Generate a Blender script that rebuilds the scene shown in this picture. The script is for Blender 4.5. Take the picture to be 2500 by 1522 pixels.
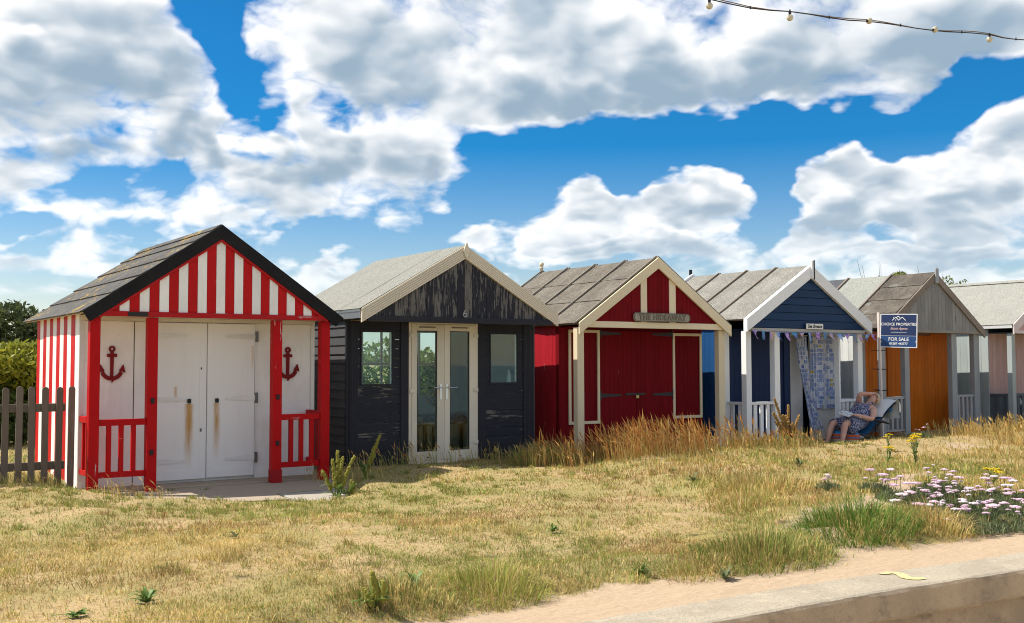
import bpy, bmesh, math, random
import numpy as np
from mathutils import Matrix, Vector

# ------------------------------------------------------------------ clear
for _o in list(bpy.data.objects):
    bpy.data.objects.remove(_o, do_unlink=True)
SC = bpy.context.scene
COL = SC.collection
R = math.radians

# ------------------------------------------------------------------ camera
# x runs along the row of huts, y away from the sea wall towards the huts, z up
CAM_POS = Vector((0.0, 0.0, 1.5))
YAW, PITCH, ROLL = 0.59477, 0.04943, 0.00258
_cd = bpy.data.cameras.new('camera')
CAM = bpy.data.objects.new('camera', _cd)
COL.objects.link(CAM)
_fw = Vector((math.sin(YAW) * math.cos(PITCH), math.cos(YAW) * math.cos(PITCH), math.sin(PITCH)))
_rt = Vector((math.cos(YAW), -math.sin(YAW), 0))
_up = _rt.cross(_fw)
_m = Matrix((_rt, _up, -_fw)).transposed()
CAM.matrix_world = Matrix.Translation(CAM_POS) @ (_m @ Matrix.Rotation(-ROLL, 3, 'Z')).to_4x4()
_cd.sensor_width = 36.0
_cd.lens = 37.67
_cd.clip_start = 0.05
_cd.clip_end = 6000.0
SC.camera = CAM
FOC = 2616.1                                   # focal length in photograph pixels

SC.view_settings.view_transform = 'Standard'
SC.view_settings.look = 'None'
SC.view_settings.exposure = EXPOSURE = 0.87
SC.view_settings.gamma = 1.0
SC.view_settings.use_curve_mapping = False

SC.cycles.use_denoising = True
SC.cycles.denoising_input_passes = 'RGB_ALBEDO_NORMAL'
SC.cycles.denoising_prefilter = 'ACCURATE'
SC.cycles.filter_width = 1.05                  # a sharp lens

# ------------------------------------------------------------------ sun
SUN_TO = Vector((-0.571, 0.47, 1.0)).normalized()          # towards the sun
SUN_EL = math.asin(SUN_TO.z)
SUN_AZ = math.atan2(SUN_TO.x, SUN_TO.y)                    # from +y towards +x
_sd = bpy.data.lights.new('sun', 'SUN')
_sd.energy = 3.85
_sd.angle = R(0.53)
_sd.color = (1.0, 0.94, 0.84)
SUN = bpy.data.objects.new('sun', _sd)
COL.objects.link(SUN)
SUN.rotation_euler = (-SUN_TO).to_track_quat('-Z', 'Y').to_euler()
SUN.location = (-10, 8, 20)


# ------------------------------------------------------------------ node helpers
class NT:
    def __init__(self, tree):
        self.t = tree
        self.n = tree.nodes
        self.l = tree.links

    def node(self, typ, **kw):
        nd = self.n.new(typ)
        for k, v in kw.items():
            setattr(nd, k, v)
        return nd

    def put(self, sock, v):
        if isinstance(v, bpy.types.NodeSocket):
            self.l.new(v, sock)
        elif v is not None:
            if sock.type == 'RGBA' and not isinstance(v, (int, float)) and len(v) == 3:
                v = (*v, 1.0)
            sock.default_value = v

    def math(self, op, a, b=None, c=None, clamp=False):
        nd = self.node('ShaderNodeMath', operation=op, use_clamp=clamp)
        self.put(nd.inputs[0], a)
        if b is not None:
            self.put(nd.inputs[1], b)
        if c is not None:
            self.put(nd.inputs[2], c)
        return nd.outputs[0]

    def vmath(self, op, a, b=None, scale=None):
        nd = self.node('ShaderNodeVectorMath', operation=op)
        self.put(nd.inputs[0], a)
        if b is not None:
            self.put(nd.inputs[1], b)
        if scale is not None:
            self.put(nd.inputs['Scale'], scale)
        return nd.outputs['Value'] if op in ('DOT_PRODUCT', 'LENGTH', 'DISTANCE') else nd.outputs['Vector']

    def mix(self, fac, a, b, blend='MIX'):
        nd = self.node('ShaderNodeMix', data_type='RGBA', blend_type=blend)
        self.put(nd.inputs[0], fac)
        self.put(nd.inputs[6], a)
        self.put(nd.inputs[7], b)
        return nd.outputs[2]

    def noise(self, vec, scale, detail=4, rough=0.5, dist=0.0, lac=2.0, out='Fac', dim='3D'):
        nd = self.node('ShaderNodeTexNoise')
        nd.noise_dimensions = dim
        self.put(nd.inputs['Vector'], vec)
        nd.inputs['Scale'].default_value = scale
        nd.inputs['Detail'].default_value = detail
        nd.inputs['Roughness'].default_value = rough
        nd.inputs['Lacunarity'].default_value = lac
        nd.inputs['Distortion'].default_value = dist
        return nd.outputs[out]

    def ramp(self, fac, lo, hi, a=0.0, b=1.0, smooth=True):
        nd = self.node('ShaderNodeMapRange')
        nd.interpolation_type = 'SMOOTHSTEP' if smooth else 'LINEAR'
        nd.clamp = True
        self.put(nd.inputs['Value'], fac)
        for k, v in zip(('From Min', 'From Max', 'To Min', 'To Max'), (lo, hi, a, b)):
            self.put(nd.inputs[k], v)
        return nd.outputs['Result']

    def sep(self, v):
        nd = self.node('ShaderNodeSeparateXYZ')
        self.put(nd.inputs[0], v)
        return nd.outputs

    def comb(self, x, y, z):
        nd = self.node('ShaderNodeCombineXYZ')
        for s, v in zip(nd.inputs, (x, y, z)):
            self.put(s, v)
        return nd.outputs[0]

    def mapping(self, vec, loc=(0, 0, 0), rot=(0, 0, 0), scale=(1, 1, 1), typ='POINT'):
        nd = self.node('ShaderNodeMapping', vector_type=typ)
        self.put(nd.inputs['Vector'], vec)
        nd.inputs['Location'].default_value = loc
        nd.inputs['Rotation'].default_value = rot
        nd.inputs['Scale'].default_value = scale
        return nd.outputs[0]


# ------------------------------------------------------------------ sky: daylight with fair-weather cumulus
def build_world():
    w = bpy.data.worlds.new('World')
    SC.world = w
    w.use_nodes = True
    nt = NT(w.node_tree)
    nt.n.clear()

    tc = nt.node('ShaderNodeTexCoord')
    dirv = nt.vmath('NORMALIZE', tc.outputs['Generated'])
    sx, sy, sz = nt.sep(dirv)

    def plane(x, y, z):                        # the cloud deck, seen in perspective
        inv = nt.math('DIVIDE', 1.0, nt.math('ADD', nt.math('MAXIMUM', z, -0.02), 0.46))
        return nt.comb(nt.math('MULTIPLY', x, inv), nt.math('MULTIPLY', y, inv), 0.0)

    p = plane(sx, sy, sz)
    wob = nt.noise(p, 4.4, detail=4, rough=0.55, out='Color', dim='2D')
    wobc = nt.vmath('SUBTRACT', wob, (0.5, 0.5, 0.5))
    # broad fields of cloud, and where this day's clouds and gaps stand: soft regions in azimuth and elevation
    base = nt.math('MULTIPLY', nt.math('SUBTRACT', nt.noise(p, 0.85, detail=2, dim='2D'), 0.5), 0.55)
    az = nt.math('ARCTAN2', sx, sy)
    st = nt.comb(nt.math('SUBTRACT', az, YAW), nt.math('ARCSINE', sz), 0.0)
    st = nt.vmath('ADD', st, nt.vmath('SCALE', wobc, scale=0.10))
    base = nt.math('ADD', base, nt.ramp(sz, 0.02, 0.13, 0.16, 0.0))
    crown = None                                                # how high in its own heap of cloud a point lies
    for (u, v, ru, rv, rot, amp) in CLOUD_REGIONS:
        s0 = math.atan((u - 1250) / FOC)
        t0 = math.atan((761 - v) / math.hypot(FOC, u - 1250)) + PITCH * math.cos(s0)
        m = nt.mapping(st, (s0, t0, 0), (0, 0, R(rot)), (ru / FOC, rv / FOC, 1), 'TEXTURE')
        gr = nt.node('ShaderNodeTexGradient', gradient_type='SPHERICAL')
        nt.put(gr.inputs[0], m)
        f = nt.ramp(gr.outputs['Fac'], 0.0, 0.75)
        base = nt.math('MULTIPLY_ADD', f, amp, base)
        if amp > 0:
            hx, hy, _h = nt.sep(m)
            hk = nt.math('MULTIPLY', nt.math('SUBTRACT', nt.math('MULTIPLY', hy, 0.95), nt.math('MULTIPLY', hx, 0.18)), nt.ramp(gr.outputs['Fac'], 0.0, 0.25))
            crown = hk if crown is None else nt.math('ADD', crown, hk)

    def billow(vec, detail, vdetail):
        pw = nt.vmath('ADD', vec, nt.vmath('SCALE', wobc, scale=0.075))
        n1 = nt.noise(pw, 4.3, detail=detail, rough=0.58, dim='2D')
        dn = nt.math('MULTIPLY_ADD', n1, 1.9, -0.72)
        if vdetail is not None:
            vor = nt.node('ShaderNodeTexVoronoi', feature='F1', voronoi_dimensions='2D')
            nt.put(vor.inputs['Vector'], nt.vmath('ADD', vec, nt.vmath('SCALE', wobc, scale=0.15)))
            vor.inputs['Scale'].default_value = 12.5
            vor.inputs['Detail'].default_value = vdetail
            vor.inputs['Roughness'].default_value = 0.62
            dn = nt.math('MULTIPLY_ADD', nt.math('SUBTRACT', 0.42, vor.outputs['Distance']), 0.34, dn)
        return nt.math('ADD', dn, base)

    d0 = billow(p, 8, 2.5)
    to = SUN_TO

    def toward(k):
        return plane(nt.math('ADD', sx, to.x * k), nt.math('ADD', sy, to.y * k), nt.math('ADD', sz, to.z * k))

    d0s = billow(p, 3.2, 0.8)
    d1 = billow(toward(0.022), 3.2, 0.8)
    d2 = billow(toward(0.045), 3, None)
    d3 = billow(toward(0.09), 2, None)
    alpha = nt.ramp(d0, -0.16, 0.42)
    alpha = nt.math('MULTIPLY', nt.math('POWER', alpha, 0.85), nt.ramp(sz, 0.0, 0.13, 0.66, 1.0))
    # sides turned to the sun are bright, thick undersides grey
    edge = nt.math('MULTIPLY_ADD', nt.math('SUBTRACT', d0s, d1), 1.0, nt.math('MULTIPLY', nt.math('SUBTRACT', d0s, d2), 0.20))
    deep = nt.math('MULTIPLY_ADD', nt.math('MAXIMUM', d2, 0.0), 0.45, nt.math('MULTIPLY', nt.math('MAXIMUM', d3, 0.0), 0.85))
    low = nt.ramp(d0s, 0.0, 0.7)
    deep = nt.math('MULTIPLY', deep, low)
    sh = nt.math('EXPONENT', nt.math('MULTIPLY', nt.math('POWER', deep, 1.3), -2.1))
    lit = nt.math('MULTIPLY_ADD', sh, 0.80, nt.math('ADD', edge, 0.16))
    lit = nt.math('MULTIPLY_ADD', crown, 0.42, lit)
    lit = nt.ramp(lit, -0.16, 1.12, smooth=True)
    ccol = nt.mix(lit, CLOUD_SHADE, CLOUD_LIT)
    # far cloud takes on the colour of the air near the horizon
    far = nt.ramp(sz, 0.0, 0.20, 0.60, 0.0)
    ccol = nt.mix(far, ccol, CLOUD_FAR)

    sky = nt.node('ShaderNodeTexSky', sky_type='NISHITA')
    sky.sun_disc = False
    sky.sun_elevation = SUN_EL
    sky.sun_rotation = SUN_AZ
    sky.altitude = 10.0
    sky.air_density = 1.0
    sky.dust_density = 0.45
    sky.ozone_density = 1.5
    air = nt.mix(nt.ramp(sz, 0.02, 0.20, smooth=False), (0.70, 0.64, 0.62), (0.045, 0.335, 0.55))
    tint = nt.mix(1.0, sky.outputs[0], air, blend='MULTIPLY')
    col = nt.mix(alpha, tint, ccol)
    bg = nt.node('ShaderNodeBackground')
    nt.put(bg.inputs['Color'], col)
    bg.inputs['Strength'].default_value = 0.12
    out = nt.node('ShaderNodeOutputWorld')
    nt.l.new(bg.outputs[0], out.inputs[0])
    w.cycles.sampling_method = 'MANUAL'
    w.cycles.sample_map_resolution = 512


CLOUD_LIT = (5.7, 5.6, 5.5)
CLOUD_SHADE = (1.55, 2.1, 2.65)
CLOUD_FAR = (3.4, 3.9, 4.3)
CLOUD_REGIONS = [
    # u, v, half width, half height (photo pixels), turn, strength
    (495, 60, 85, 260, 24, -0.80), (600, 265, 120, 120, 0, -0.75), (690, 300, 60, 50, 0, -0.4),
    (1560, 340, 540, 105, 0, -1.0), (1240, 440, 200, 150, -25, -0.95), (1900, 400, 180, 70, 0, -.7),
    (2020, 325, 420, 70, 4, -0.65), (2400, 235, 280, 105, 12, -0.9),
    (960, 615, 420, 75, -6, -0.85), (40, 530, 150, 45, 0, -0.8), (330, 650, 330, 45, 0, -.45), (60, 610, 90, 30, 0, -.5),
    (1120, 540, 130, 70, 0, -.8), (1330, 655, 260, 40, 0, -.4), (1860, 570, 110, 60, 0, -.3), (720, 355, 60, 40, 0, -.35),
    (95, 85, 60, 40, 0, -.35), (130, 460, 120, 40, 0, -.3), (370, 395, 90, 40, 0, -.3),
    (230, 60, 330, 170, 0, 0.45), (150, 230, 330, 160, 0, 0.45), (430, 230, 190, 170, 0, 0.40), (110, 390, 260, 90, 0, 0.50),
    (420, 350, 220, 90, 0, .40), (270, 510, 260, 80, 0, 0.55), (640, 470, 300, 110, 0, 0.55), (690, 320, 250, 150, -4, 0.50), (950, 380, 330, 110, -5, 0.50),
    (860, 100, 360, 160, 0, 0.50), (1150, 220, 330, 140, 0, 0.45), (1450, 120, 330, 190, 0, .5), (1750, 220, 330, 120, 0, 0.45), (2050, 110, 400, 170, 0, 0.50), (2380, 60, 320, 150, 0, 0.5),
    (1390, 515, 240, 90, 0, 0.62), (1690, 450, 190, 100, 0, 0.62), (2080, 460, 260, 100, 0, 0.50), (2330, 500, 240, 110, 0, .48), (1885, 490, 75, 120, 0, -.8), (1530, 430, 100, 60, 0, -.6), (2190, 370, 130, 60, 0, -.7), (2180, 545, 110, 40, 0, -.5), (1300, 600, 120, 35, 0, -.4), (820, 250, 90, 50, 0, -.25), (300, 300, 110, 50, 0, -.25), (1330, 290, 120, 40, 0, -.2),
    (2440, 370, 190, 120, 25, 0.45), (1560, 590, 300, 60, 0, 0.5), (1960, 560, 300, 70, 0, .4), (2250, 620, 360, 60, 0, 0.45),
    (150, 640, 260, 45, 0, 0.45), (850, 640, 100, 45, 0, .7), (900, 585, 110, 35, 0, .5), (1180, 590, 130, 50, 0, .5), (560, 560, 200, 45, 0, .4),
]
build_world()


# ------------------------------------------------------------------ mesh helpers
class MB:
    """Collects shapes; build() links them as one mesh object."""

    def __init__(self):
        self.v = []
        self.f = []

    def add(self, vs, fs):
        o = len(self.v)
        self.v.extend([tuple(p) for p in vs])
        self.f.extend([tuple(i + o for i in f) for f in fs])
        return self

    def box(self, x0, x1, y0, y1, z0, z1):
        return self.add([(x0, y0, z0), (x1, y0, z0), (x1, y1, z0), (x0, y1, z0),
                         (x0, y0, z1), (x1, y0, z1), (x1, y1, z1), (x0, y1, z1)],
                        [(3, 2, 1, 0), (4, 5, 6, 7), (0, 1, 5, 4), (1, 2, 6, 5), (2, 3, 7, 6), (3, 0, 4, 7)])

    def prism_xz(self, poly, y0, y1):
        """polygon in x,z (anticlockwise seen from -y) pushed along y"""
        n = len(poly)
        vs = [(x, y0, z) for x, z in poly] + [(x, y1, z) for x, z in poly]
        fs = [tuple(range(n)), tuple(range(2 * n - 1, n - 1, -1))]
        for i in range(n):
            j = (i + 1) % n
            fs.append((j, i, i + n, j + n))
        return self.add(vs, fs)

    def prism_yz(self, poly, x0, x1):
        n = len(poly)
        vs = [(x0, y, z) for y, z in poly] + [(x1, y, z) for y, z in poly]
        fs = [tuple(range(n - 1, -1, -1)), tuple(range(n, 2 * n))]
        for i in range(n):
            j = (i + 1) % n
            fs.append((i, j, j + n, i + n))
        return self.add(vs, fs)

    def prism_xy(self, poly, z0, z1):
        n = len(poly)
        vs = [(x, y, z0) for x, y in poly] + [(x, y, z1) for x, y in poly]
        fs = [tuple(range(n - 1, -1, -1)), tuple(range(n, 2 * n))]
        for i in range(n):
            j = (i + 1) % n
            fs.append((i, j, j + n, i + n))
        return self.add(vs, fs)

    def tube(self, pts, rad, n=8, cap=True):
        pts = [Vector(p) for p in pts]
        m = len(pts)
        if isinstance(rad, (int, float)):
            rad = [rad] * m
        rings = []
        ref = None
        for i, p in enumerate(pts):
            d = (pts[min(i + 1, m - 1)] - pts[max(i - 1, 0)]).normalized()
            if ref is None:
                ref = d.orthogonal().normalized()
            ref = (ref - d * ref.dot(d))
            ref = ref.normalized() if ref.length > 1e-6 else d.orthogonal().normalized()
            b = d.cross(ref)
            rings.append([p + (ref * math.cos(2 * math.pi * k / n) + b * math.sin(2 * math.pi * k / n)) * rad[i] for k in range(n)])
        vs = [q for r in rings for q in r]
        fs = []
        for i in range(m - 1):
            for k in range(n):
                a, c = i * n + k, i * n + (k + 1) % n
                fs.append((a, c, c + n, a + n))
        if cap:
            fs.append(tuple(range(n - 1, -1, -1)))
            fs.append(tuple(range((m - 1) * n, m * n)))
        return self.add(vs, fs)

    def lathe(self, prof, c=(0, 0, 0), n=12):
        """profile of (radius, z) turned about the z axis at c"""
        vs, fs = [], []
        for r, z in prof:
            for k in range(n):
                a = 2 * math.pi * k / n
                vs.append((c[0] + r * math.cos(a), c[1] + r * math.sin(a), c[2] + z))
        for i in range(len(prof) - 1):
            for k in range(n):
                a, b = i * n + k, i * n + (k + 1) % n
                fs.append((a, b, b + n, a + n))
        fs.append(tuple(range(n - 1, -1, -1)))
        fs.append(tuple(range((len(prof) - 1) * n, len(prof) * n)))
        return self.add(vs, fs)

    def ball(self, c, r, seg=10, rings=7, squash=1.0):
        prof = [(max(r * math.sin(math.pi * i / rings), 0.0005), -r * squash * math.cos(math.pi * i / rings)) for i in range(rings + 1)]
        return self.lathe(prof, c, seg)

    def mesh(self, name, bevel=0.0, smooth=False):
        me = bpy.data.meshes.new(name)
        me.from_pydata(self.v, [], self.f)
        if bevel > 0:
            bm = bmesh.new()
            bm.from_mesh(me)
            try:
                bmesh.ops.bevel(bm, geom=list(bm.edges), offset=bevel, segments=1, profile=0.5, affect='EDGES', clamp_overlap=True)
            except Exception:
                pass
            bm.to_mesh(me)
            bm.free()
        if smooth:
            me.polygons.foreach_set('use_smooth', [True] * len(me.polygons))
        me.update()
        return me

    def build(self, name, mat, parent=None, loc=None, bevel=0.0, smooth=False):
        return obj(name, self.mesh(name, bevel, smooth), mat, parent, loc)


def obj(name, me, mat=None, parent=None, loc=None):
    o = bpy.data.objects.new(name, me)
    COL.objects.link(o)
    if mat is not None:
        me.materials.clear()
        me.materials.append(mat)
    if parent is not None:
        o.parent = parent
        if loc is None:                                        # meshes are drawn at absolute height
            loc = (0, 0, -parent.location.z) if parent.parent is None and parent.type == 'EMPTY' else (0, 0, 0)
    if loc is not None:
        o.location = loc
    return o


def tag(o, label=None, cat=None, group=None, kind=None):
    if label:
        o['label'] = label
    if cat:
        o['category'] = cat
    if group:
        o['group'] = group
    if kind:
        o['kind'] = kind
    return o


def thing(name, label, cat, loc, rz=0.0, group=None):
    o = bpy.data.objects.new(name, None)
    o.empty_display_size = 0.1
    COL.objects.link(o)
    o.location = loc
    o.rotation_euler = (0, 0, rz)
    return tag(o, label, cat, group)


def copy_tree(o, parent=None):
    c = o.copy()
    COL.objects.link(c)
    c.parent = parent
    for ch in [k for k in bpy.data.objects if k.parent == o]:
        copy_tree(ch, c)
    return c


def big_mesh(name, verts, faces_flat, loop_total, mat, cols=None, parent=None, smooth=False):
    """numpy arrays straight into a mesh: verts (n,3), faces_flat (loops), loop_total (faces)"""
    me = bpy.data.meshes.new(name)
    me.vertices.add(len(verts))
    me.vertices.foreach_set('co', np.ascontiguousarray(verts, np.float32).ravel())
    me.loops.add(len(faces_flat))
    me.loops.foreach_set('vertex_index', np.ascontiguousarray(faces_flat, np.int32))
    me.polygons.add(len(loop_total))
    st = np.zeros(len(loop_total), np.int32)
    st[1:] = np.cumsum(loop_total)[:-1]
    me.polygons.foreach_set('loop_start', st)
    me.polygons.foreach_set('loop_total', np.ascontiguousarray(loop_total, np.int32))
    if smooth:
        me.polygons.foreach_set('use_smooth', np.ones(len(loop_total), bool))
    me.update(calc_edges=True)
    if cols is not None:
        at = me.color_attributes.new('col', 'FLOAT_COLOR', 'POINT')
        c4 = np.ones((len(verts), 4), np.float32)
        c4[:, :3] = cols
        at.data.foreach_set('color', c4.ravel())
    return obj(name, me, mat, parent)


# ------------------------------------------------------------------ materials
def new_mat(name):
    m = bpy.data.materials.new(name)
    m.use_nodes = True
    nt = NT(m.node_tree)
    nt.n.clear()
    out = nt.node('ShaderNodeOutputMaterial')
    bs = nt.node('ShaderNodeBsdfPrincipled')
    nt.l.new(bs.outputs[0], out.inputs[0])
    return m, nt, bs, out


def coords(nt, axis, along=0.12):
    """object coordinates with a per-object shift, squeezed along the grain"""
    tc = nt.node('ShaderNodeTexCoord')
    oi = nt.node('ShaderNodeObjectInfo')
    sh = nt.math('MULTIPLY', oi.outputs['Random'], 37.0)
    v = nt.vmath('ADD', tc.outputs['Object'], nt.comb(sh, sh, sh))
    sc = [1.0, 1.0, 1.0]
    if axis is not None:
        sc['xyz'.index(axis)] = along
    return v, nt.mapping(v, scale=sc), oi.outputs['Random'], tc.outputs['Object']


def bump(nt, bs, h, strength=0.3, dist=0.01):
    b = nt.node('ShaderNodeBump')
    b.inputs['Strength'].default_value = strength
    b.inputs['Distance'].default_value = dist
    nt.put(b.inputs['Height'], h)
    nt.l.new(b.outputs[0], bs.inputs['Normal'])


def paint(name, col, axis='z', worn=None, wear=0.0, rough=0.5, grain=0.25, dirt=0.25, dirt_col=None, vary=0.12, wscale=9.0, spots=0.0, spec=0.12):
    """painted or weathered timber with the grain along an axis"""
    m, nt, bs, _ = new_mat(name)
    raw, g, rnd, oc = coords(nt, axis)
    fine = nt.noise(g, 60.0, detail=4, rough=0.6)
    mid = nt.noise(raw, 2.3, detail=4, rough=0.55)
    k = nt.math('MULTIPLY_ADD', nt.math('SUBTRACT', rnd, 0.5), vary, 1.0)
    k = nt.math('MULTIPLY_ADD', nt.math('SUBTRACT', mid, 0.5), dirt * 1.2, k)
    k = nt.math('MULTIPLY_ADD', nt.math('SUBTRACT', fine, 0.5), grain * 0.5, k)
    c = nt.vmath('SCALE', tuple(col), scale=k)
    if dirt > 0:
        dm = nt.ramp(nt.noise(g, 5.0, detail=5, rough=0.65), 0.52, 0.78, 0.0, dirt)
        c = nt.mix(dm, c, dirt_col or tuple(x * 0.45 + 0.01 for x in col))
    h = nt.math('MULTIPLY', fine, grain)
    if worn is not None and wear > 0:
        wv = nt.noise(g, wscale, detail=7, rough=0.68)
        wl = nt.noise(raw, 1.4, detail=3, rough=0.5)
        wv = nt.math('MULTIPLY_ADD', nt.math('SUBTRACT', wl, 0.5), 0.45, wv)
        wv = nt.math('MULTIPLY_ADD', nt.math('SUBTRACT', rnd, 0.5), 0.12, wv)
        th = 0.80 - 0.42 * wear
        wm = nt.ramp(wv, th, th + 0.035)
        wc = nt.mix(fine, tuple(x * 0.55 for x in worn), tuple(min(1, x * 1.3) for x in worn))
        c = nt.mix(wm, c, wc)
        h = nt.math('SUBTRACT', h, nt.math('MULTIPLY', wm, 0.35))
    if spots > 0:
        vo = nt.node('ShaderNodeTexVoronoi')
        nt.put(vo.inputs['Vector'], raw)
        vo.inputs['Scale'].default_value = 7.0
        sm = nt.ramp(vo.outputs['Distance'], 0.05, 0.02, 0.0, spots)
        c = nt.mix(sm, c, (0.16, 0.09, 0.05))
    nt.put(bs.inputs['Base Color'], c)
    bs.inputs['Roughness'].default_value = rough
    bs.inputs['Specular IOR Level'].default_value = spec
    bump(nt, bs, h, 0.35, 0.004)
    return m


def felt(name, col, col2, speck=0.35, lichen=0.0, patch=0.4, stain=None):
    """mineral roofing felt: granules, stains, weathered patches"""
    m, nt, bs, _ = new_mat(name)
    raw, g, rnd, oc = coords(nt, None)
    gr = nt.noise(raw, 42.0, detail=4, rough=0.8)
    pt = nt.noise(raw, 2.6, detail=6, rough=0.62)
    c = nt.mix(nt.ramp(pt, 0.35, 0.68, 0.0, patch * 2 if patch < 0.5 else 1.0), tuple(col), tuple(col2))
    k = nt.ramp(gr, 0.34, 0.66, 1.0 - speck * 1.3, 1.0 + speck * 1.3, smooth=False)
    c = nt.vmath('SCALE', c, scale=k)
    if stain is not None:
        c = nt.mix(nt.ramp(nt.noise(nt.mapping(raw, scale=(1, 1, 0.6)), 3.5, detail=5, rough=0.6), 0.55, 0.7, 0.0, 0.75), c, stain)
    if lichen > 0:
        lv = nt.noise(raw, 14.0, detail=6, rough=0.7)
        ll = nt.noise(raw, 1.7, detail=2)
        lm = nt.ramp(nt.math('MULTIPLY_ADD', ll, 0.5, lv), 0.86 - 0.2 * lichen, 0.94 - 0.2 * lichen)
        c = nt.mix(lm, c, (0.42, 0.27, 0.05))
    nt.put(bs.inputs['Base Color'], c)
    bs.inputs['Roughness'].default_value = 0.95
    bs.inputs['Specular IOR Level'].default_value = 0.15
    bump(nt, bs, gr, 0.5, 0.006)
    return m


def plain(name, col, rough=0.5, metal=0.0, vary=0.1, spec=0.4, scale=25.0):
    m, nt, bs, _ = new_mat(name)
    raw, g, rnd, oc = coords(nt, None)
    n = nt.noise(raw, scale, detail=4, rough=0.6)
    k = nt.math('MULTIPLY_ADD', nt.math('SUBTRACT', n, 0.5), vary * 2, 1.0)
    nt.put(bs.inputs['Base Color'], nt.vmath('SCALE', tuple(col), scale=k))
    bs.inputs['Roughness'].default_value = rough
    bs.inputs['Metallic'].default_value = metal
    bs.inputs['Specular IOR Level'].default_value = spec
    return m


def leafy(name, translucent=0.3, rough=0.6, col=None):
    """foliage coloured by the mesh's own leaf colours"""
    m, nt, bs, out = new_mat(name)
    if col is None:
        at = nt.node('ShaderNodeAttribute', attribute_name='col')
        c = at.outputs['Color']
    else:
        c = nt.mix(0.0, col, col)
    nt.put(bs.inputs['Base Color'], c)
    bs.inputs['Roughness'].default_value = rough
    bs.inputs['Specular IOR Level'].default_value = 0.25
    tr = nt.node('ShaderNodeBsdfTranslucent')
    nt.put(tr.inputs['Color'], c)
    mx = nt.node('ShaderNodeMixShader')
    mx.inputs[0].default_value = translucent
    nt.l.new(bs.outputs[0], mx.inputs[1])
    nt.l.new(tr.outputs[0], mx.inputs[2])
    nt.l.new(mx.outputs[0], out.inputs[0])
    return m


def glass(name, tint=(0.86, 0.93, 0.91)):
    m, nt, bs, out = new_mat(name)
    fr = nt.node('ShaderNodeFresnel')
    fr.inputs['IOR'].default_value = 1.5
    tp = nt.node('ShaderNodeBsdfTransparent')
    tp.inputs['Color'].default_value = (*tint, 1)
    gl = nt.node('ShaderNodeBsdfGlossy')
    gl.inputs['Roughness'].default_value = 0.01
    mx = nt.node('ShaderNodeMixShader')
    nt.l.new(nt.math('MULTIPLY_ADD', fr.outputs[0], 0.9, 0.0), mx.inputs[0])
    nt.l.new(tp.outputs[0], mx.inputs[1])
    nt.l.new(gl.outputs[0], mx.inputs[2])
    nt.l.new(mx.outputs[0], out.inputs[0])
    return m


# ------------------------------------------------------------------ terrain
def _hash(ix, iy, s):
    h = (ix.astype(np.int64) * 374761393 + iy.astype(np.int64) * 668265263 + s * 1442695041) & 0x7fffffff
    h = ((h ^ (h >> 13)) * 1274126177) & 0x7fffffff
    return ((h ^ (h >> 16)) & 0xffff) / 65535.0


def vnoise(x, y, scale=1.0, oct=3, seed=1):
    x = np.asarray(x, float) * scale
    y = np.asarray(y, float) * scale
    tot, amp, norm = 0.0, 1.0, 0.0
    for o in range(oct):
        ix, iy = np.floor(x), np.floor(y)
        fx, fy = x - ix, y - iy
        fx = fx * fx * (3 - 2 * fx)
        fy = fy * fy * (3 - 2 * fy)
        a = _hash(ix, iy, seed + o)
        b = _hash(ix + 1, iy, seed + o)
        c = _hash(ix, iy + 1, seed + o)
        d = _hash(ix + 1, iy + 1, seed + o)
        tot = tot + amp * ((a * (1 - fx) + b * fx) * (1 - fy) + (c * (1 - fx) + d * fx) * fy)
        norm += amp
        amp *= 0.5
        x, y = x * 2.03, y * 2.03
    return tot / norm


def sstep(a, b, x):
    t = np.clip((np.asarray(x, float) - a) / (b - a), 0, 1)
    return t * t * (3 - 2 * t)


def wall_back(x):
    """back edge of the sea wall"""
    x = np.asarray(x, float)
    return 4.69 - 0.008 * (x - 3.0) - 0.042 * np.maximum(x - 4.6, 0) * sstep(4.6, 7.0, x)


_SE = np.array([(-12, 5.0), (1.5, 5.0), (2.92, 5.03), (3.32, 5.12), (3.75, 5.2), (4.48, 5.24), (4.9, 5.2), (5.15, 5.0), (5.76, 5.0), (6.35, 5.15),
                (6.62, 5.6), (6.72, 5.75), (6.8, 5.3), (7.0, 5.13), (7.63, 5.0), (8.0, 5.25), (8.14, 5.16), (8.62, 5.1), (10, 4.9), (14, 4.6), (40, 3.2)])
_PAD = [(2.62, 13.3), (2.72, 12.25), (3.05, 11.55), (3.5, 11.25), (4.1, 10.95), (4.75, 10.62), (5.15, 10.75), (5.38, 11.4), (5.72, 12.1), (5.78, 13.3)]


def poly_dist(px, py, poly):
    """signed distance to a polygon, negative inside"""
    px, py = np.asarray(px, float), np.asarray(py, float)
    dmin = np.full(px.shape, 1e9)
    ins = np.zeros(px.shape, bool)
    n = len(poly)
    for i in range(n):
        ax, ay = poly[i]
        bx, by = poly[(i + 1) % n]
        ex, ey = bx - ax, by - ay
        t = np.clip(((px - ax) * ex + (py - ay) * ey) / (ex * ex + ey * ey), 0, 1)
        dmin = np.minimum(dmin, np.hypot(px - ax - t * ex, py - ay - t * ey))
        cr = ((ay > py) != (by > py))
        with np.errstate(divide='ignore', invalid='ignore'):
            xi = (bx - ax) * (py - ay) / (by - ay if by != ay else 1e-9) + ax
        ins ^= cr & (px < xi)
    return np.where(ins, -dmin, dmin)


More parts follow.
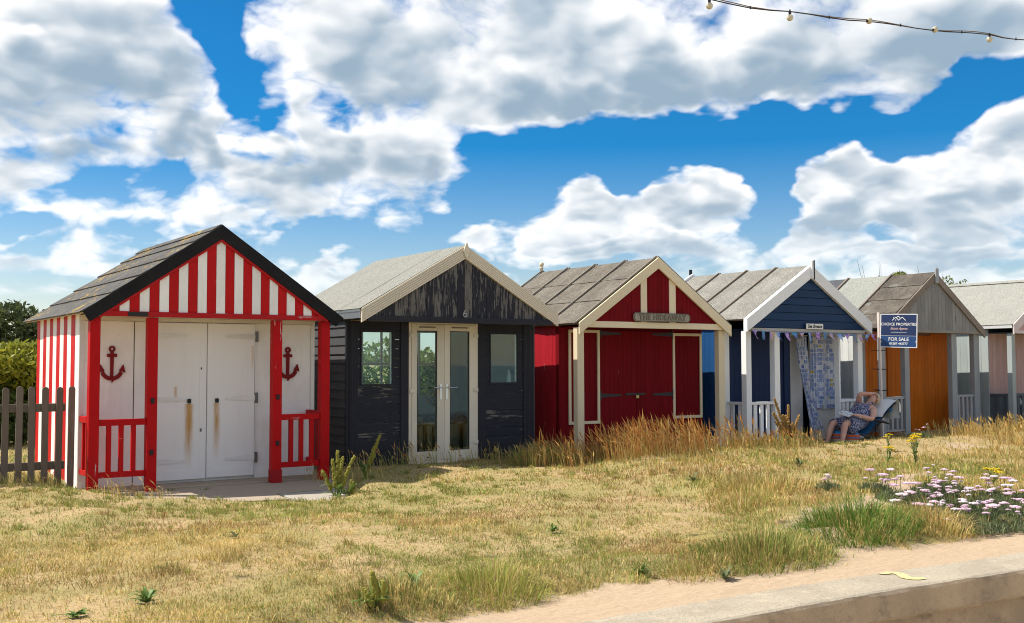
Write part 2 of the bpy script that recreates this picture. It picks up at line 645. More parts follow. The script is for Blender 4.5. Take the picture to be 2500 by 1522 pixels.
def sand_amount(x, y):
    """1 on bare sand, 0 on turf"""
    edge = np.interp(x, _SE[:, 0], _SE[:, 1]) + (vnoise(x, y, 2.6, 3, 5) - 0.5) * 0.34
    s = 1 - sstep(-0.05, 0.10, np.asarray(y) - edge)
    # blown sand running up between the tussocks, bare scrapes in the rough turf
    trail = [(6.7, 5.7, 7.3, 6.3, 0.22), (7.3, 6.3, 8.4, 6.35, 0.20), (8.4, 6.1, 9.4, 6.9, 0.24), (9.4, 6.9, 10.6, 7.5, 0.26), (7.9, 5.5, 8.5, 5.9, 0.16)]
    for ax, ay, bx, by, w in trail:
        ex, ey = bx - ax, by - ay
        t = np.clip(((x - ax) * ex + (y - ay) * ey) / (ex * ex + ey * ey), 0, 1)
        dd = np.hypot(x - ax - t * ex, y - ay - t * ey)
        s = np.maximum(s, (1 - sstep(w * 0.1, w * 1.5, dd + (vnoise(x, y, 4.3, 4, 9) - 0.5) * 0.5)) * 0.85)
    rough = sstep(6.6, 7.6, x - 0.25 * (y - 7)) * (1 - sstep(10.2, 11.2, y))
    s = np.maximum(s, rough * sstep(0.60, 0.80, vnoise(x, y, 1.1, 4, 21)) * 0.62)
    return np.clip(s, 0, 1)


def zground(x, y):
    x, y = np.asarray(x, float), np.asarray(y, float)
    z = 0.15 + 0.045 * np.exp(-((x - 2.6) / 2.6) ** 2 - ((y - 7.6) / 1.7) ** 2)
    z = z + 0.10 * (1 - sstep(2.0, 3.1, x)) * sstep(8.5, 11.3, y) * (1 - 0.35 * sstep(13, 17, y))
    z = z + 0.035 * np.exp(-((x - 7.0) / 1.4) ** 2 - ((y - 11.6) / 1.0) ** 2)
    z = z + 0.05 * np.exp(-((x - 8.6) / 1.6) ** 2 - ((y - 7.6) / 1.6) ** 2)
    z = z - 0.065 * np.exp(-((x - 4.3) / 1.0) ** 2 - ((y - 10.3) / 1.0) ** 2)
    z = z + 0.115 * np.exp(-((y - 10.9) / 0.55) ** 2) * sstep(8.4, 9.8, x)
    z = z + (vnoise(x, y, 0.8, 3, 3) - 0.5) * 0.09 + (vnoise(x, y, 2.7, 2, 4) - 0.5) * 0.03
    # the rough bank stands a little above the mown turf
    bank = sstep(-0.10, 0.30, x - np.interp(y, [4.5, 5.67, 6.58, 7.83, 10.36, 11.6], [6.6, 6.74, 7.03, 7.5, 8.53, 8.9])) * sstep(5.6, 6.6, y) * (1 - sstep(10.4, 11.4, y))
    z = z + 0.075 * bank * (1 - sstep(10.0, 14.0, x))
    s = sand_amount(x, y)
    z = z - s * 0.015 * sstep(5.2, 6.2, y)
    edge = np.interp(x, _SE[:, 0], _SE[:, 1])
    t = sstep(-0.12, 0.42, y - edge)
    z = z + 0.05 * np.exp(-((y - edge - 0.35) / 0.3) ** 2) * (x < 8.2)
    low = 0.103 + (vnoise(x, y * 2.2, 3.0, 3, 7) - 0.5) * 0.022
    z = low * (1 - t) + z * t
    pd = poly_dist(x, y, _PAD)
    z = np.where(pd < 0.25, z + (0.035 - z) * (1 - sstep(-0.05, 0.25, pd)), z)
    # beyond the sea wall the sheet drops below the promenade
    wb = wall_back(x)
    z = np.where(y < wb + 0.25, np.minimum(z, 0.099 + 0.02 * sstep(0.02, 0.25, y - wb)), z)
    z = z - 0.012 * (1 - sstep(-0.20, -0.04, y - wb))
    z = np.where(y < wb - 0.22, -1.2, z)
    z = np.where(y < -6.5, -4.0, z)
    return z


def build_ground():
    def axis(lo, hi, step, far_lo, far_hi):
        mid = np.arange(lo, hi + step / 2, step)
        up, dn = [], []
        s, v = step, hi
        while v < far_hi:
            s *= 1.22
            v += s
            up.append(v)
        s, v = step, lo
        while v > far_lo:
            s *= 1.22
            v -= s
            dn.append(v)
        return np.concatenate([dn[::-1], mid, up])

    xs = axis(-0.5, 24.0, 0.06, -900, 1500)
    ys = np.concatenate([[-40, -12, -6.4, 0, 2.0, 3.0], axis(3.6, 14.0, 0.06, 3.59, 2500)[1:]])
    X, Y = np.meshgrid(xs, ys)
    Z = zground(X, Y)
    nx, ny = len(xs), len(ys)
    V = np.stack([X.ravel(), Y.ravel(), Z.ravel()], 1)
    i = np.arange(nx * ny).reshape(ny, nx)
    F = np.stack([i[:-1, :-1], i[:-1, 1:], i[1:, 1:], i[1:, :-1]], -1).reshape(-1, 4)
    s = sand_amount(X, Y).ravel()
    gn = vnoise(X, Y, 0.55, 4, 31).ravel()
    cols = np.stack([s, gn, np.zeros_like(s)], 1)

    m, nt, bs, _ = new_mat('turf_and_sand')
    at = nt.node('ShaderNodeAttribute', attribute_name='col')
    sa, gnn, _z = nt.sep(at.outputs['Vector'])
    geo = nt.node('ShaderNodeNewGeometry')
    pos = geo.outputs['Position']
    n1 = nt.noise(pos, 1.3, detail=6, rough=0.6)
    n2 = nt.noise(pos, 30.0, detail=5, rough=0.7)
    n3 = nt.noise(pos, 260.0, detail=2, rough=0.6)
    turf = nt.mix(nt.ramp(n1, 0.38, 0.62), (0.43, 0.31, 0.16), (0.31, 0.26, 0.105))
    turf = nt.mix(nt.ramp(n2, 0.45, 0.75), turf, (0.21, 0.145, 0.07))
    sand = nt.mix(n1, (0.445, 0.33, 0.22), (0.51, 0.385, 0.265))
    sand = nt.mix(nt.ramp(n2, 0.3, 0.8), sand, (0.385, 0.28, 0.18))
    sand = nt.vmath('SCALE', sand, scale=nt.math('MULTIPLY_ADD', n3, 0.5, 0.75))
    sm = nt.ramp(nt.math('MULTIPLY_ADD', nt.math('SUBTRACT', n2, 0.5), 0.5, sa), 0.35, 0.65)
    nt.put(bs.inputs['Base Color'], nt.mix(sm, turf, sand))
    bs.inputs['Roughness'].default_value = 1.0
    bs.inputs['Specular IOR Level'].default_value = 0.1
    rip = nt.noise(nt.mapping(pos, rot=(0, 0, R(20)), scale=(1, 2.6, 1)), 5.5, detail=5, rough=0.55)
    bump(nt, bs, nt.math('MULTIPLY_ADD', rip, 1.0, nt.math('MULTIPLY', n3, 0.12)), 0.55, 0.05)
    o = big_mesh('ground', V, F.ravel(), np.full(len(F), 4), m, cols, smooth=True)
    tag(o, kind='structure')

    # promenade on the near side of the wall
    mc = plain('promenade_concrete', (0.50, 0.45, 0.37), 0.9, vary=0.2)
    p = MB().box(-60, 90, -7.0, 4.5, -0.9, -0.52).build('promenade', mc)
    tag(p, kind='structure')
    # beach and sea behind the camera, which the panes reflect
    ms, nt, bs, _ = new_mat('beach_sand')
    geo = nt.node('ShaderNodeNewGeometry')
    n1 = nt.noise(geo.outputs['Position'], 0.8, detail=6, rough=0.6)
    nt.put(bs.inputs['Base Color'], nt.mix(n1, (0.52, 0.40, 0.26), (0.60, 0.47, 0.31)))
    bs.inputs['Roughness'].default_value = 1.0
    b = MB().add([(-400, -38, -3.2), (600, -38, -3.2), (600, -7.0, -1.0), (-400, -7.0, -1.0)], [(0, 1, 2, 3)]).build('beach', ms)
    tag(b, kind='structure')
    mw, nt, bs, _ = new_mat('sea_water')
    geo = nt.node('ShaderNodeNewGeometry')
    bs.inputs['Base Color'].default_value = (0.06, 0.10, 0.10, 1)
    bs.inputs['Roughness'].default_value = 0.25
    bump(nt, bs, nt.noise(nt.mapping(geo.outputs['Position'], scale=(0.4, 1, 1)), 1.2, detail=5), 0.5, 0.2)
    w = MB().add([(-3000, -3000, -3.0), (3000, -3000, -3.0), (3000, -34, -3.0), (-3000, -34, -3.0)], [(0, 1, 2, 3)]).build('sea', mw)
    tag(w, kind='structure')


build_ground()


# ------------------------------------------------------------------ sea wall
def build_sea_wall():
    m, nt, bs, _ = new_mat('weathered_concrete')
    geo = nt.node('ShaderNodeNewGeometry')
    pos = geo.outputs['Position']
    nz = nt.sep(geo.outputs['Normal'])[2]
    a = nt.noise(pos, 2.2, detail=6, rough=0.65)
    b = nt.noise(pos, 55.0, detail=4, rough=0.7)
    e = nt.noise(pos, 190.0, detail=3, rough=0.7)
    st = nt.noise(nt.mapping(pos, scale=(1, 1, 0.25)), 7.0, detail=6, rough=0.7)
    face = nt.mix(nt.ramp(a, 0.35, 0.65), (0.50, 0.355, 0.22), (0.40, 0.285, 0.18))
    face = nt.mix(nt.ramp(nt.noise(pos, 3.1, detail=7, rough=0.75), 0.50, 0.66, 0, 0.65), face, (0.20, 0.15, 0.105))
    top = nt.mix(nt.ramp(a, 0.35, 0.65), (0.47, 0.405, 0.305), (0.385, 0.33, 0.25))
    top = nt.mix(nt.ramp(b, 0.46, 0.66, 0, 0.6), top, (0.30, 0.245, 0.175))
    top = nt.mix(nt.ramp(nt.noise(pos, 6.0, detail=6, rough=0.7), 0.55, 0.7, 0, 0.5), top, (0.60, 0.50, 0.36))
    c = nt.mix(nt.ramp(nz, 0.4, 0.8), face, top)
    c = nt.mix(nt.ramp(e, 0.54, 0.66, 0, 0.75), c, (0.10, 0.08, 0.06))
    nt.put(bs.inputs['Base Color'], c)
    bs.inputs['Roughness'].default_value = 0.95
    bs.inputs['Specular IOR Level'].default_value = 0.15
    bump(nt, bs, nt.math('MULTIPLY_ADD', b, 1.0, nt.math('MULTIPLY', e, 0.6)), 0.6, 0.012)
    xs = list(np.arange(-14, 2, 0.1)) + list(np.arange(2, 12.01, 0.035)) + list(np.arange(12.5, 60, 1.0))
    prof = [(0.0, -0.6), (0.0, 0.088), (-0.012, 0.102), (-0.385, 0.104), (-0.405, 0.096), (-0.415, 0.078), (-0.415, -0.068), (-0.395, -0.088),
            (-0.325, -0.098), (-0.318, -0.6)]
    vs, fs = [], []
    n = len(prof)
    for i, x in enumerate(xs):
        wb = float(wall_back(x))
        for j, (dy, z) in enumerate(prof):
            wob = (0.016 if j in (4, 5, 6, 7) else 0.006) * (float(vnoise(x * 1.0, j * 0.35, 9.0, 3, 77)) - 0.5)
            vs.append((x, wb + dy + wob, z + wob * 0.7))
    for i in range(len(xs) - 1):
        for j in range(n - 1):
            a0 = i * n + j
            fs.append((a0, a0 + n, a0 + n + 1, a0 + 1))
    w = MB().add(vs, fs).build('sea_wall', m, smooth=False)
    tag(w, 'low weathered concrete sea wall running along the blown sand', 'wall')
    # yellow painted squiggle on the coping
    pts = [(6.05, 4.565), (6.09, 4.585), (6.14, 4.57), (6.155, 4.53), (6.135, 4.485), (6.10, 4.44), (6.075, 4.40), (6.08, 4.365), (6.12, 4.345), (6.165, 4.352)]
    P = []
    for i in range(len(pts) - 1):
        for t in (0, .34, .67):
            p0, p1 = pts[max(i - 1, 0)], pts[i]
            p2, p3 = pts[i + 1], pts[min(i + 2, len(pts) - 1)]
            q = [0.5 * (2 * p1[k] + (p2[k] - p0[k]) * t + (2 * p0[k] - 5 * p1[k] + 4 * p2[k] - p3[k]) * t * t + (3 * p1[k] - p0[k] - 3 * p2[k] + p3[k]) * t ** 3) for k in (0, 1)]
            P.append(q)
    P.append(pts[-1])
    vs, fs = [], []
    for i, (x, y) in enumerate(P):
        x2, y2 = P[min(i + 1, len(P) - 1)]
        x1, y1 = P[max(i - 1, 0)]
        d = Vector((x2 - x1, y2 - y1)).normalized()
        w2 = 0.034 * (0.75 + 0.5 * float(vnoise(i * 0.4, 0.0, 1.0, 2, 12)))
        if i in (0, len(P) - 1):
            w2 *= 0.5
        for s in (-1, 1):
            vs.append((x - d.y * w2 * s, y + d.x * w2 * s, 0.1085))
    for i in range(len(P) - 1):
        fs.append((2 * i, 2 * i + 2, 2 * i + 3, 2 * i + 1))
    yl = paint('yellow_marking', (0.62, 0.50, 0.21), None, worn=(0.45, 0.38, 0.27), wear=0.66, rough=0.8, dirt=0.2, wscale=40)
    MB().add(vs, fs).build('painted_mark', yl, w)


build_sea_wall()


# ------------------------------------------------------------------ concrete pad in front of the striped hut
def build_pad():
    m, nt, bs, _ = new_mat('pad_concrete')
    geo = nt.node('ShaderNodeNewGeometry')
    pos = geo.outputs['Position']
    a = nt.noise(pos, 1.6, detail=5, rough=0.6)
    b = nt.noise(pos, 120.0, detail=3, rough=0.7)
    c = nt.mix(a, (0.38, 0.295, 0.205), (0.33, 0.275, 0.205))
    c = nt.mix(nt.ramp(a, 0.55, 0.75, 0, 0.6), c, (0.46, 0.345, 0.225))
    c = nt.vmath('SCALE', c, scale=nt.math('MULTIPLY_ADD', b, 0.5, 0.75))
    nt.put(bs.inputs['Base Color'], c)
    bs.inputs['Roughness'].default_value = 0.95
    bump(nt, bs, b, 0.4, 0.006)
    pad = MB()
    pad.prism_xy([(2.5, 12.0), (3.3, 11.05), (4.45, 10.8), (4.5, 11.35), (5.45, 11.4), (5.9, 12.15), (5.9, 12.46), (2.5, 12.46)], -0.1, 0.082)
    p = tag(pad.build('concrete_pad', m), kind='structure')
    MB().prism_xy([(2.5, 12.475), (5.9, 12.475), (5.9, 15.4), (2.5, 15.4)], -0.1, 0.10).build('slab', m, p, loc=(0, 0, 0), bevel=0.01)
    m2 = plain('paving_grey', (0.36, 0.32, 0.26), 0.95, vary=0.18, scale=60)
    MB().prism_xy([(4.47, 10.45), (5.05, 10.35), (5.1, 10.9), (4.52, 10.93)], -0.1, 0.088).build('paving_slab', m2, p, loc=(0, 0, 0), bevel=0.01)
    MB().prism_xy([(4.53, 10.95), (5.11, 10.92), (5.4, 11.36), (4.54, 11.33)], -0.1, 0.080).build('paving_slab', m2, p, loc=(0, 0, 0), bevel=0.01)


build_pad()


# ------------------------------------------------------------------ huts: shared pieces
class Roof:
    def __init__(s, w, zt, za, bw, vertical=True):
        th = 0.5
        for _ in range(30):
            th = math.atan((za - bw / math.cos(th) - zt) / w)
        s.w, s.zt, s.za, s.bw, s.th, s.vertical = w, zt, za, bw, th, vertical
        s.c, s.s = math.cos(th), math.sin(th)
        s.t = math.tan(th)
        s.xo = w if vertical else w + bw * s.s
        s.S = s.xo / s.c

    def outer(s, x):
        return s.za - s.t * abs(x)

    def inner(s, x):
        return s.za - s.bw / s.c - s.t * abs(x)

    def P(s, side, d, n):
        """point on a slope: d metres down from the ridge, n proud of it"""
        return (side * (d * s.c + n * s.s), s.za - d * s.s + n * s.c)

    def slab(s, mb, side, d0, d1, n0, n1, y0, y1):
        q = [s.P(side, d0, n0), s.P(side, d1, n0), s.P(side, d1, n1), s.P(side, d0, n1)]
        if side > 0:
            q = q[::-1]
        return mb.prism_xz(q[::-1] if side > 0 else q, y0, y1)


def barge(root, rf, mat, y0, y1, name='barge_board', grooves=0):
    for sd in (-1, 1):
        if rf.vertical:
            q = [(0, rf.za), (0, rf.inner(0)), (sd * rf.w, rf.zt), (sd * rf.w, rf.zt + rf.bw / rf.c)]
        else:
            q = [(0, rf.za), (0, rf.inner(0)), (sd * rf.w, rf.zt), (sd * rf.xo, rf.zt + rf.bw * rf.c)]
        if sd > 0:
            q = q[::-1]
        if grooves:
            mb = MB()
            for k in range(grooves):
                f0, f1 = k / grooves, (k + 1) / grooves
                g = 0.0022
                a = rf.bw / rf.c
                zz = lambda x, f: rf.za - rf.t * abs(x) - a * f
                p = [(0, zz(0, f0) - g), (0, zz(0, f1) + g), (sd * rf.w, zz(rf.w, f1) + g), (sd * rf.w, zz(rf.w, f0) - g)]
                mb.prism_xz(p[::-1] if sd > 0 else p, y0, y0 + 0.012)
            mb.prism_xz(q, y0 + 0.0115, y1)
            mb.build(name, mat, root)
        else:
            MB().prism_xz(q, y0, y1).build(name, mat, root, bevel=0.003)


def deck(root, rf, mat, y0, y1, n0=-0.03, n1=-0.004, over=0.012, name='roof_felt'):
    out = []
    for sd in (-1, 1):
        mb = MB()
        rf.slab(mb, sd, 0.0, rf.S + over, n0, n1, y0, y1)
        out.append(mb.build(name, mat, root))
    return out


def felt_sheet(root, rf, mat, sd, d0, d1, y0, y1, lift0, lift1, seed, name='felt_strip', ny=26, sag=0.006):
    """one strip of roofing felt, a little uneven, its lower edge standing proud"""
    vs, fs = [], []
    rows = 5
    for i in range(rows + 1):
        f = i / rows
        for j in range(ny + 1):
            y = y0 + (y1 - y0) * j / ny
            wv = (float(vnoise(y * 3.1, i * 0.8 + seed * 3.7, 1.0, 3, seed + 40)) - 0.5)
            dd = d0 + (d1 - d0) * f + (wv * 0.035 if i == rows else 0.0)
            nn = lift0 + (lift1 - lift0) * f + wv * sag * (0.5 + f)
            x, z = rf.P(sd, dd, nn)
            vs.append((x, y, z))
    # skirt under the lower edge
    for j in range(ny + 1):
        x, y, z = vs[rows * (ny + 1) + j]
        px, pz = rf.P(sd, abs(x) / rf.c, 0)
        vs.append((x - sd * rf.s * 0.018, y, z - rf.c * 0.018))
    for i in range(rows + 1):
        for j in range(ny):
            a = i * (ny + 1) + j
            q = (a, a + 1, a + ny + 2, a + ny + 1)
            fs.append(q[::-1] if sd > 0 else q)
    return MB().add(vs, fs).build(name, mat, root)


def v_boards(root, mats, edges, z0, top, y0, y1, name='board', gap=0.003, bevel=0.0, apex=0.0):
    """upright boards filling a gable; top(x) gives the slope they are cut to"""
    for k in range(len(edges) - 1):
        a, b = edges[k] + gap / 2, edges[k + 1] - gap / 2
        pts = [(a, z0), (b, z0)]
        tb, ta = top(b), top(a)
        if max(ta, tb) < z0 + 0.01:
            continue
        if tb > z0 + 0.004:
            pts.append((b, tb))
        if a < apex < b:
            pts.append((apex, top(apex)))
        if ta > z0 + 0.004:
            pts.append((a, ta))
        # boards at the very ends run out to a point on the slope
        if tb <= z0 + 0.004:
            xz = a + (b - a) * (ta - z0) / max(ta - tb, 1e-6)
            pts = [(a, z0), (xz, z0), (a, ta)]
        elif ta <= z0 + 0.004:
            xz = b - (b - a) * (tb - z0) / max(tb - ta, 1e-6)
            pts = [(xz, z0), (b, z0), (b, tb)]
        j = ((k * 7919) % 13) / 13.0 * 0.003
        m = mats[k % len(mats)] if isinstance(mats, (list, tuple)) else mats
        MB().prism_xz(pts, y0 - j, y1).build(name, m, root, bevel=bevel)


def side_boards(root, mats, x, edges, z0, z1, th=0.018, name='board', gap=0.003, jit=0.003):
    """upright boards on a side wall facing -x"""
    for k in range(len(edges) - 1):
        j = ((k * 7919) % 11) / 11.0 * jit
        m = mats[k % len(mats)] if isinstance(mats, (list, tuple)) else mats
        MB().box(x - j, x + th, edges[k] + gap / 2, edges[k + 1] - gap / 2, z0, z1).build(name, m, root)


def front_boards(root, mats, y, edges, z0, z1, th=0.018, name='board', gap=0.003, jit=0.003):
    for k in range(len(edges) - 1):
        j = ((k * 7919) % 11) / 11.0 * jit
        m = mats[k % len(mats)] if isinstance(mats, (list, tuple)) else mats
        MB().box(edges[k] + gap / 2, edges[k + 1] - gap / 2, y - j, y + th, z0, z1).build(name, m, root)


def lap_boards_side(root, mat, x, y0, y1, z0, z1, h, name='board', th=0.02):
    """feather-edged boards lapped upwards on a wall facing -x"""
    z = z0
    k = 0
    while z < z1 - 0.01:
        t = min(z + h + 0.012, z1)
        j = ((k * 37) % 7) * 0.0008
        MB().add([(x - th - j, y0, z), (x - th - j, y1, z), (x + 0.004, y1, z), (x + 0.004, y0, z),
                  (x - 0.004, y0, t), (x - 0.004, y1, t), (x + 0.004, y1, t), (x + 0.004, y0, t)],
                 [(0, 1, 2, 3), (7, 6, 5, 4), (1, 0, 4, 5), (2, 1, 5, 6), (3, 2, 6, 7), (0, 3, 7, 4)]).build(name, mat, root)
        z += h
        k += 1


def bay(root, mat, a, b, zt, zb, balusters, bw, depth=0.045, rail_w=0.06):
    """railing between two points (x,y): top and bottom rail with upright balusters as its pieces"""
    ax, ay = a
    bx, by = b
    d = Vector((bx - ax, by - ay, 0))
    L = d.length
    d.normalize()
    nrm = Vector((-d.y, d.x, 0))

    def bar(mb, s0, s1, z0, z1, hw):
        q = []
        for s, n in ((s0, -hw), (s1, -hw), (s1, hw), (s0, hw)):
            p = Vector((ax, ay, 0)) + d * s + nrm * n
            q.append((p.x, p.y))
        mb.prism_xy(q, z0, z1)

    mb = MB()
    bar(mb, 0, L, zt[0], zt[1], rail_w / 2)
    r = mb.build('top_rail', mat, root, bevel=0.003)
    m1 = MB()
    bar(m1, 0, L, zb[0], zb[1], rail_w / 2 - 0.006)
    m1.build('bottom_rail', mat, r, bevel=0.003)
    for f in balusters:
        m2 = MB()
        bar(m2, L * f - bw / 2, L * f + bw / 2, zb[1] - 0.001, zt[0] + 0.001, depth / 2)
        m2.build('baluster', mat, r, bevel=0.002)
    return r


def core(root, rf, mat, wl, ya, yb, z0, name='wall'):
    """plain shell behind the boarding: pentagon from front wall to back wall"""
    zw = rf.outer(wl) - 0.05
    q = [(-wl, z0), (wl, z0), (wl, zw), (0, rf.outer(0) - 0.05), (-wl, zw)]
    return MB().prism_xz(q, ya, yb).build(name, mat, root)


def strap_hinge(mb, x0, x1, y, z, h0, h1, th=0.006):
    """tapering strap from x0 (knuckle) to x1 (tip) on a face at y"""
    q = [(x0, z - h0), (x1, z - h1), (x1, z + h1), (x0, z + h0)]
    if x1 < x0:
        q = q[::-1]
    mb.prism_xz(q, y - th, y)
    return mb


def text_mesh(body, size, extrude=0.002, shear=0.0, align='CENTER', spacing=1.0, bold=0.0):
    cu = bpy.data.curves.new('lettering', 'FONT')
    cu.body = body
    cu.size = size
    cu.extrude = extrude
    cu.shear = shear
    cu.offset = bold
    cu.align_x = align
    cu.align_y = 'CENTER'
    cu.space_character = spacing
    cu.resolution_u = 3
    o = bpy.data.objects.new('lettering', cu)
    COL.objects.link(o)
    bpy.context.view_layer.update()
    dg = bpy.context.evaluated_depsgraph_get()
    me = bpy.data.meshes.new_from_object(o.evaluated_get(dg))
    bpy.data.objects.remove(o, do_unlink=True)
    me.name = 'lettering'
    return me


def lettering(body, size, mat, parent, loc, rot=None, **kw):
    """upright text facing -y, unless turned"""
    me = text_mesh(body, size, **kw)
    o = obj('lettering', me, mat, parent, loc)
    o.rotation_euler = rot if rot else (R(90), 0, 0)
    return o


# common paints
M_RED = paint('red_gloss_paint', (0.47, 0.005, 0.007), 'z', worn=(0.55, 0.50, 0.45), wear=0.27, rough=0.5, grain=0.2, dirt=0.32, spec=0.12, wscale=22, dirt_col=(0.30, 0.010, 0.012))
M_REDX = paint('red_gloss_rail', (0.47, 0.005, 0.007), 'x', worn=(0.55, 0.50, 0.45), wear=0.27, rough=0.5, grain=0.2, dirt=0.32, spec=0.12, wscale=22, dirt_col=(0.30, 0.010, 0.012))
M_REDCHIP = paint('red_paint_flaking', (0.46, 0.014, 0.016), 'x', worn=(0.62, 0.58, 0.52), wear=0.42, rough=0.5, grain=0.2, dirt=0.3, wscale=16)
M_REDB = paint('red_board', (0.50, 0.008, 0.009), 'z', worn=(0.6, 0.55, 0.5), wear=0.22, rough=0.5, grain=0.25, dirt=0.28, wscale=20)
M_WHITEB = paint('white_board', (0.84, 0.81, 0.755), 'z', rough=0.5, grain=0.2, dirt=0.28, dirt_col=(0.55, 0.50, 0.42), spots=0.4)


# ------------------------------------------------------------------ hut: red and white stripes
def hut_striped():
    zb = 0.08
    root = thing('beach_hut', 'red and white striped beach hut with black felt roof and anchors beside its doors', 'beach hut', (4.205, 12.283, zb), 0.0057, 'beach huts in the row')
    rf = Roof(1.469, 1.982, 3.152, 0.14, vertical=False)
    m_felt = felt('grey_slate_felt', (0.083, 0.080, 0.077), (0.125, 0.119, 0.11), speck=0.2, lichen=0.16, patch=0.4)
    m_black = felt('black_felt_edge', (0.017, 0.016, 0.017), (0.026, 0.025, 0.025), speck=0.12, patch=0.3)
    wl, yw, yb = 1.435, 0.617, 3.02
    # roof deck and lapped felt strips
    m_deck = paint('roof_underside', (0.55, 0.50, 0.42), 'y', rough=0.8, dirt=0.3)
    deck(root, rf, m_deck, 0.035, 3.30, -0.032, -0.010, over=0.0, name='roof_deck')
    n = 5
    for sd in (-1, 1):
        for k in range(n):
            d0 = rf.S / n * k - (0.06 if k else -0.005)
            d1 = rf.S / n * (k + 1) + (0.03 if k == n - 1 else 0.0)
            felt_sheet(root, rf, m_felt, sd, d0, d1, 0.036, 3.33, -0.010, 0.008, seed=k + (9 if sd > 0 else 0), sag=0.007)
    mb = MB()
    for sd in (-1, 1):
        rf.slab(mb, sd, 0.0, 0.13, 0.000, 0.010, 0.036, 3.34)
    mb.build('ridge_cap', m_felt, root)
    barge(root, rf, m_black, -0.004, 0.034)
    # flaking red trim under the black edge
    for sd in (-1, 1):
        g, hgt = 0.002, 0.034
        q = [(0, rf.inner(0) - g), (0, rf.inner(0) - hgt), (sd * 1.36, rf.inner(1.36) - hgt), (sd * 1.36, rf.inner(1.36) - g)]
        MB().prism_xz(q if sd < 0 else q[::-1], 0.012, 0.038).build('trim', M_REDCHIP, root)
    # striped gable boards
    bwid = 0.1095
    edges = [(k - 0.5) * bwid for k in range(-12, 14)]
    mats = [M_WHITEB if (k % 2 == 0) else M_REDB for k in range(-12, 14)]
    v_boards(root, mats, edges, 2.09, lambda x: rf.inner(x) - 0.01, 0.040, 0.062, gap=0.004)
    MB().box(-1.32, 1.30, 0.018, 0.066, 2.048, 2.106).build('beam', M_REDCHIP, root, bevel=0.004)
    MB().box(-1.06, -0.845, 0.008, 0.0175, 2.05, 2.098).build('name_plate', plain('black_plate', (0.012, 0.010, 0.010), 0.5), root)
    # porch ceiling
    m_cream = paint('cream_panel', (0.68, 0.63, 0.53), 'x', rough=0.6, dirt=0.3, spots=0.3)
    MB().box(-1.43, 1.43, 0.068, yw + 0.02, 2.062, 2.075).build('porch_ceiling', m_cream, root)
    MB().box(-1.43, 1.43, 0.565, 0.613, 2.018, 2.0605).build('lintel', m_cream, root)
    # body
    m_panel = paint('white_sheet', (0.83, 0.80, 0.755), 'z', rough=0.55, grain=0.08, dirt=0.3, dirt_col=(0.52, 0.45, 0.36), spots=0.55)
    core(root, rf, m_panel, wl - 0.012, yw + 0.02, yb, zb - 0.05)
    side = np.linspace(yw + 0.0, yb, 13)
    smats = [M_WHITEB, M_REDB] * 6
    side_boards(root, smats, -wl - 0.008, list(side), zb + 0.02, rf.outer(wl) - 0.045)
    # front wall sheets left and right of the doors
    zt = 2.016
    MB().box(-wl, -0.835, yw - 0.004, yw + 0.018, zb + 0.02, zt).build('wall_panel', m_panel, root, bevel=0.002)
    MB().box(-0.825, -0.575, yw - 0.001, yw + 0.018, zb + 0.02, zt).build('wall_panel', m_panel, root, bevel=0.002)
    MB().box(0.650, wl, yw - 0.004, yw + 0.018, zb + 0.02, zt).build('wall_panel', m_panel, root, bevel=0.002)
    MB().box(-0.836, -0.824, yw - 0.002, yw + 0.004, zb + 0.02, zt).build('joint', plain('joint_dark', (0.10, 0.07, 0.05), 0.9), root)
    m_strip = paint('white_cover_strip', (0.74, 0.72, 0.68), 'z', rough=0.5, dirt=0.2)
    MB().box(wl - 0.045, wl + 0.006, yw - 0.016, yw - 0.005, zb + 0.02, zt).build('cover_strip', m_strip, root)
    MB().box(-wl - 0.006, -wl + 0.05, yw - 0.016, yw - 0.005, zb + 0.02, zt).build('cover_strip', m_strip, root)
    MB().box(0.637, 0.649, yw - 0.030, yw + 0.01, zb + 0.04, zt).build('door_frame', m_strip, root)
    # doors with rust runs below the bolts
    m, nt, bs, _ = new_mat('white_door_rusty')
    raw, g, rnd, oc = coords(nt, 'z')
    ox, oy, oz = nt.sep(oc)
    c = nt.mix(nt.ramp(nt.noise(g, 4.0, detail=5, rough=0.6), 0.5, 0.8, 0, 0.35), (0.84, 0.815, 0.78), (0.66, 0.61, 0.53))
    wob = nt.math('MULTIPLY', nt.math('SUBTRACT', nt.noise(nt.mapping(oc, scale=(1, 1, 0.7)), 6.0, detail=3), 0.5), 0.035)
    for x0, wid, z1, z0, amt in ((-0.185, 0.075, 1.045, 0.16, 1.3), (0.155, 0.062, 1.045, 0.25, 1.0), (-0.345, 0.03, 1.25, 1.0, 0.8), (0.60, 0.022, 1.75, 1.3, 0.6)):
        dx = nt.math('ABSOLUTE', nt.math('ADD', nt.math('SUBTRACT', ox, x0), wob))
        a = nt.ramp(dx, 0.0, wid, 1.0, 0.0)
        b = nt.math('MULTIPLY', nt.ramp(oz, z0, z0 + (z1 - z0) * 0.8), nt.ramp(oz, z1, z1 - 0.01))
        st = nt.ramp(nt.noise(nt.mapping(oc, scale=(1, 1, 0.05)), 90.0, detail=3), 0.25, 0.6)
        k = nt.math('MULTIPLY', nt.math('MULTIPLY', a, b), nt.math('MULTIPLY_ADD', st, 0.5 * amt, 0.5 * amt))
        c = nt.mix(k, c, (0.52, 0.27, 0.06))
    nt.put(bs.inputs['Base Color'], c)
    bs.inputs['Roughness'].default_value = 0.5
    bump(nt, bs, nt.noise(g, 50, detail=3), 0.15, 0.003)
    m_door = m
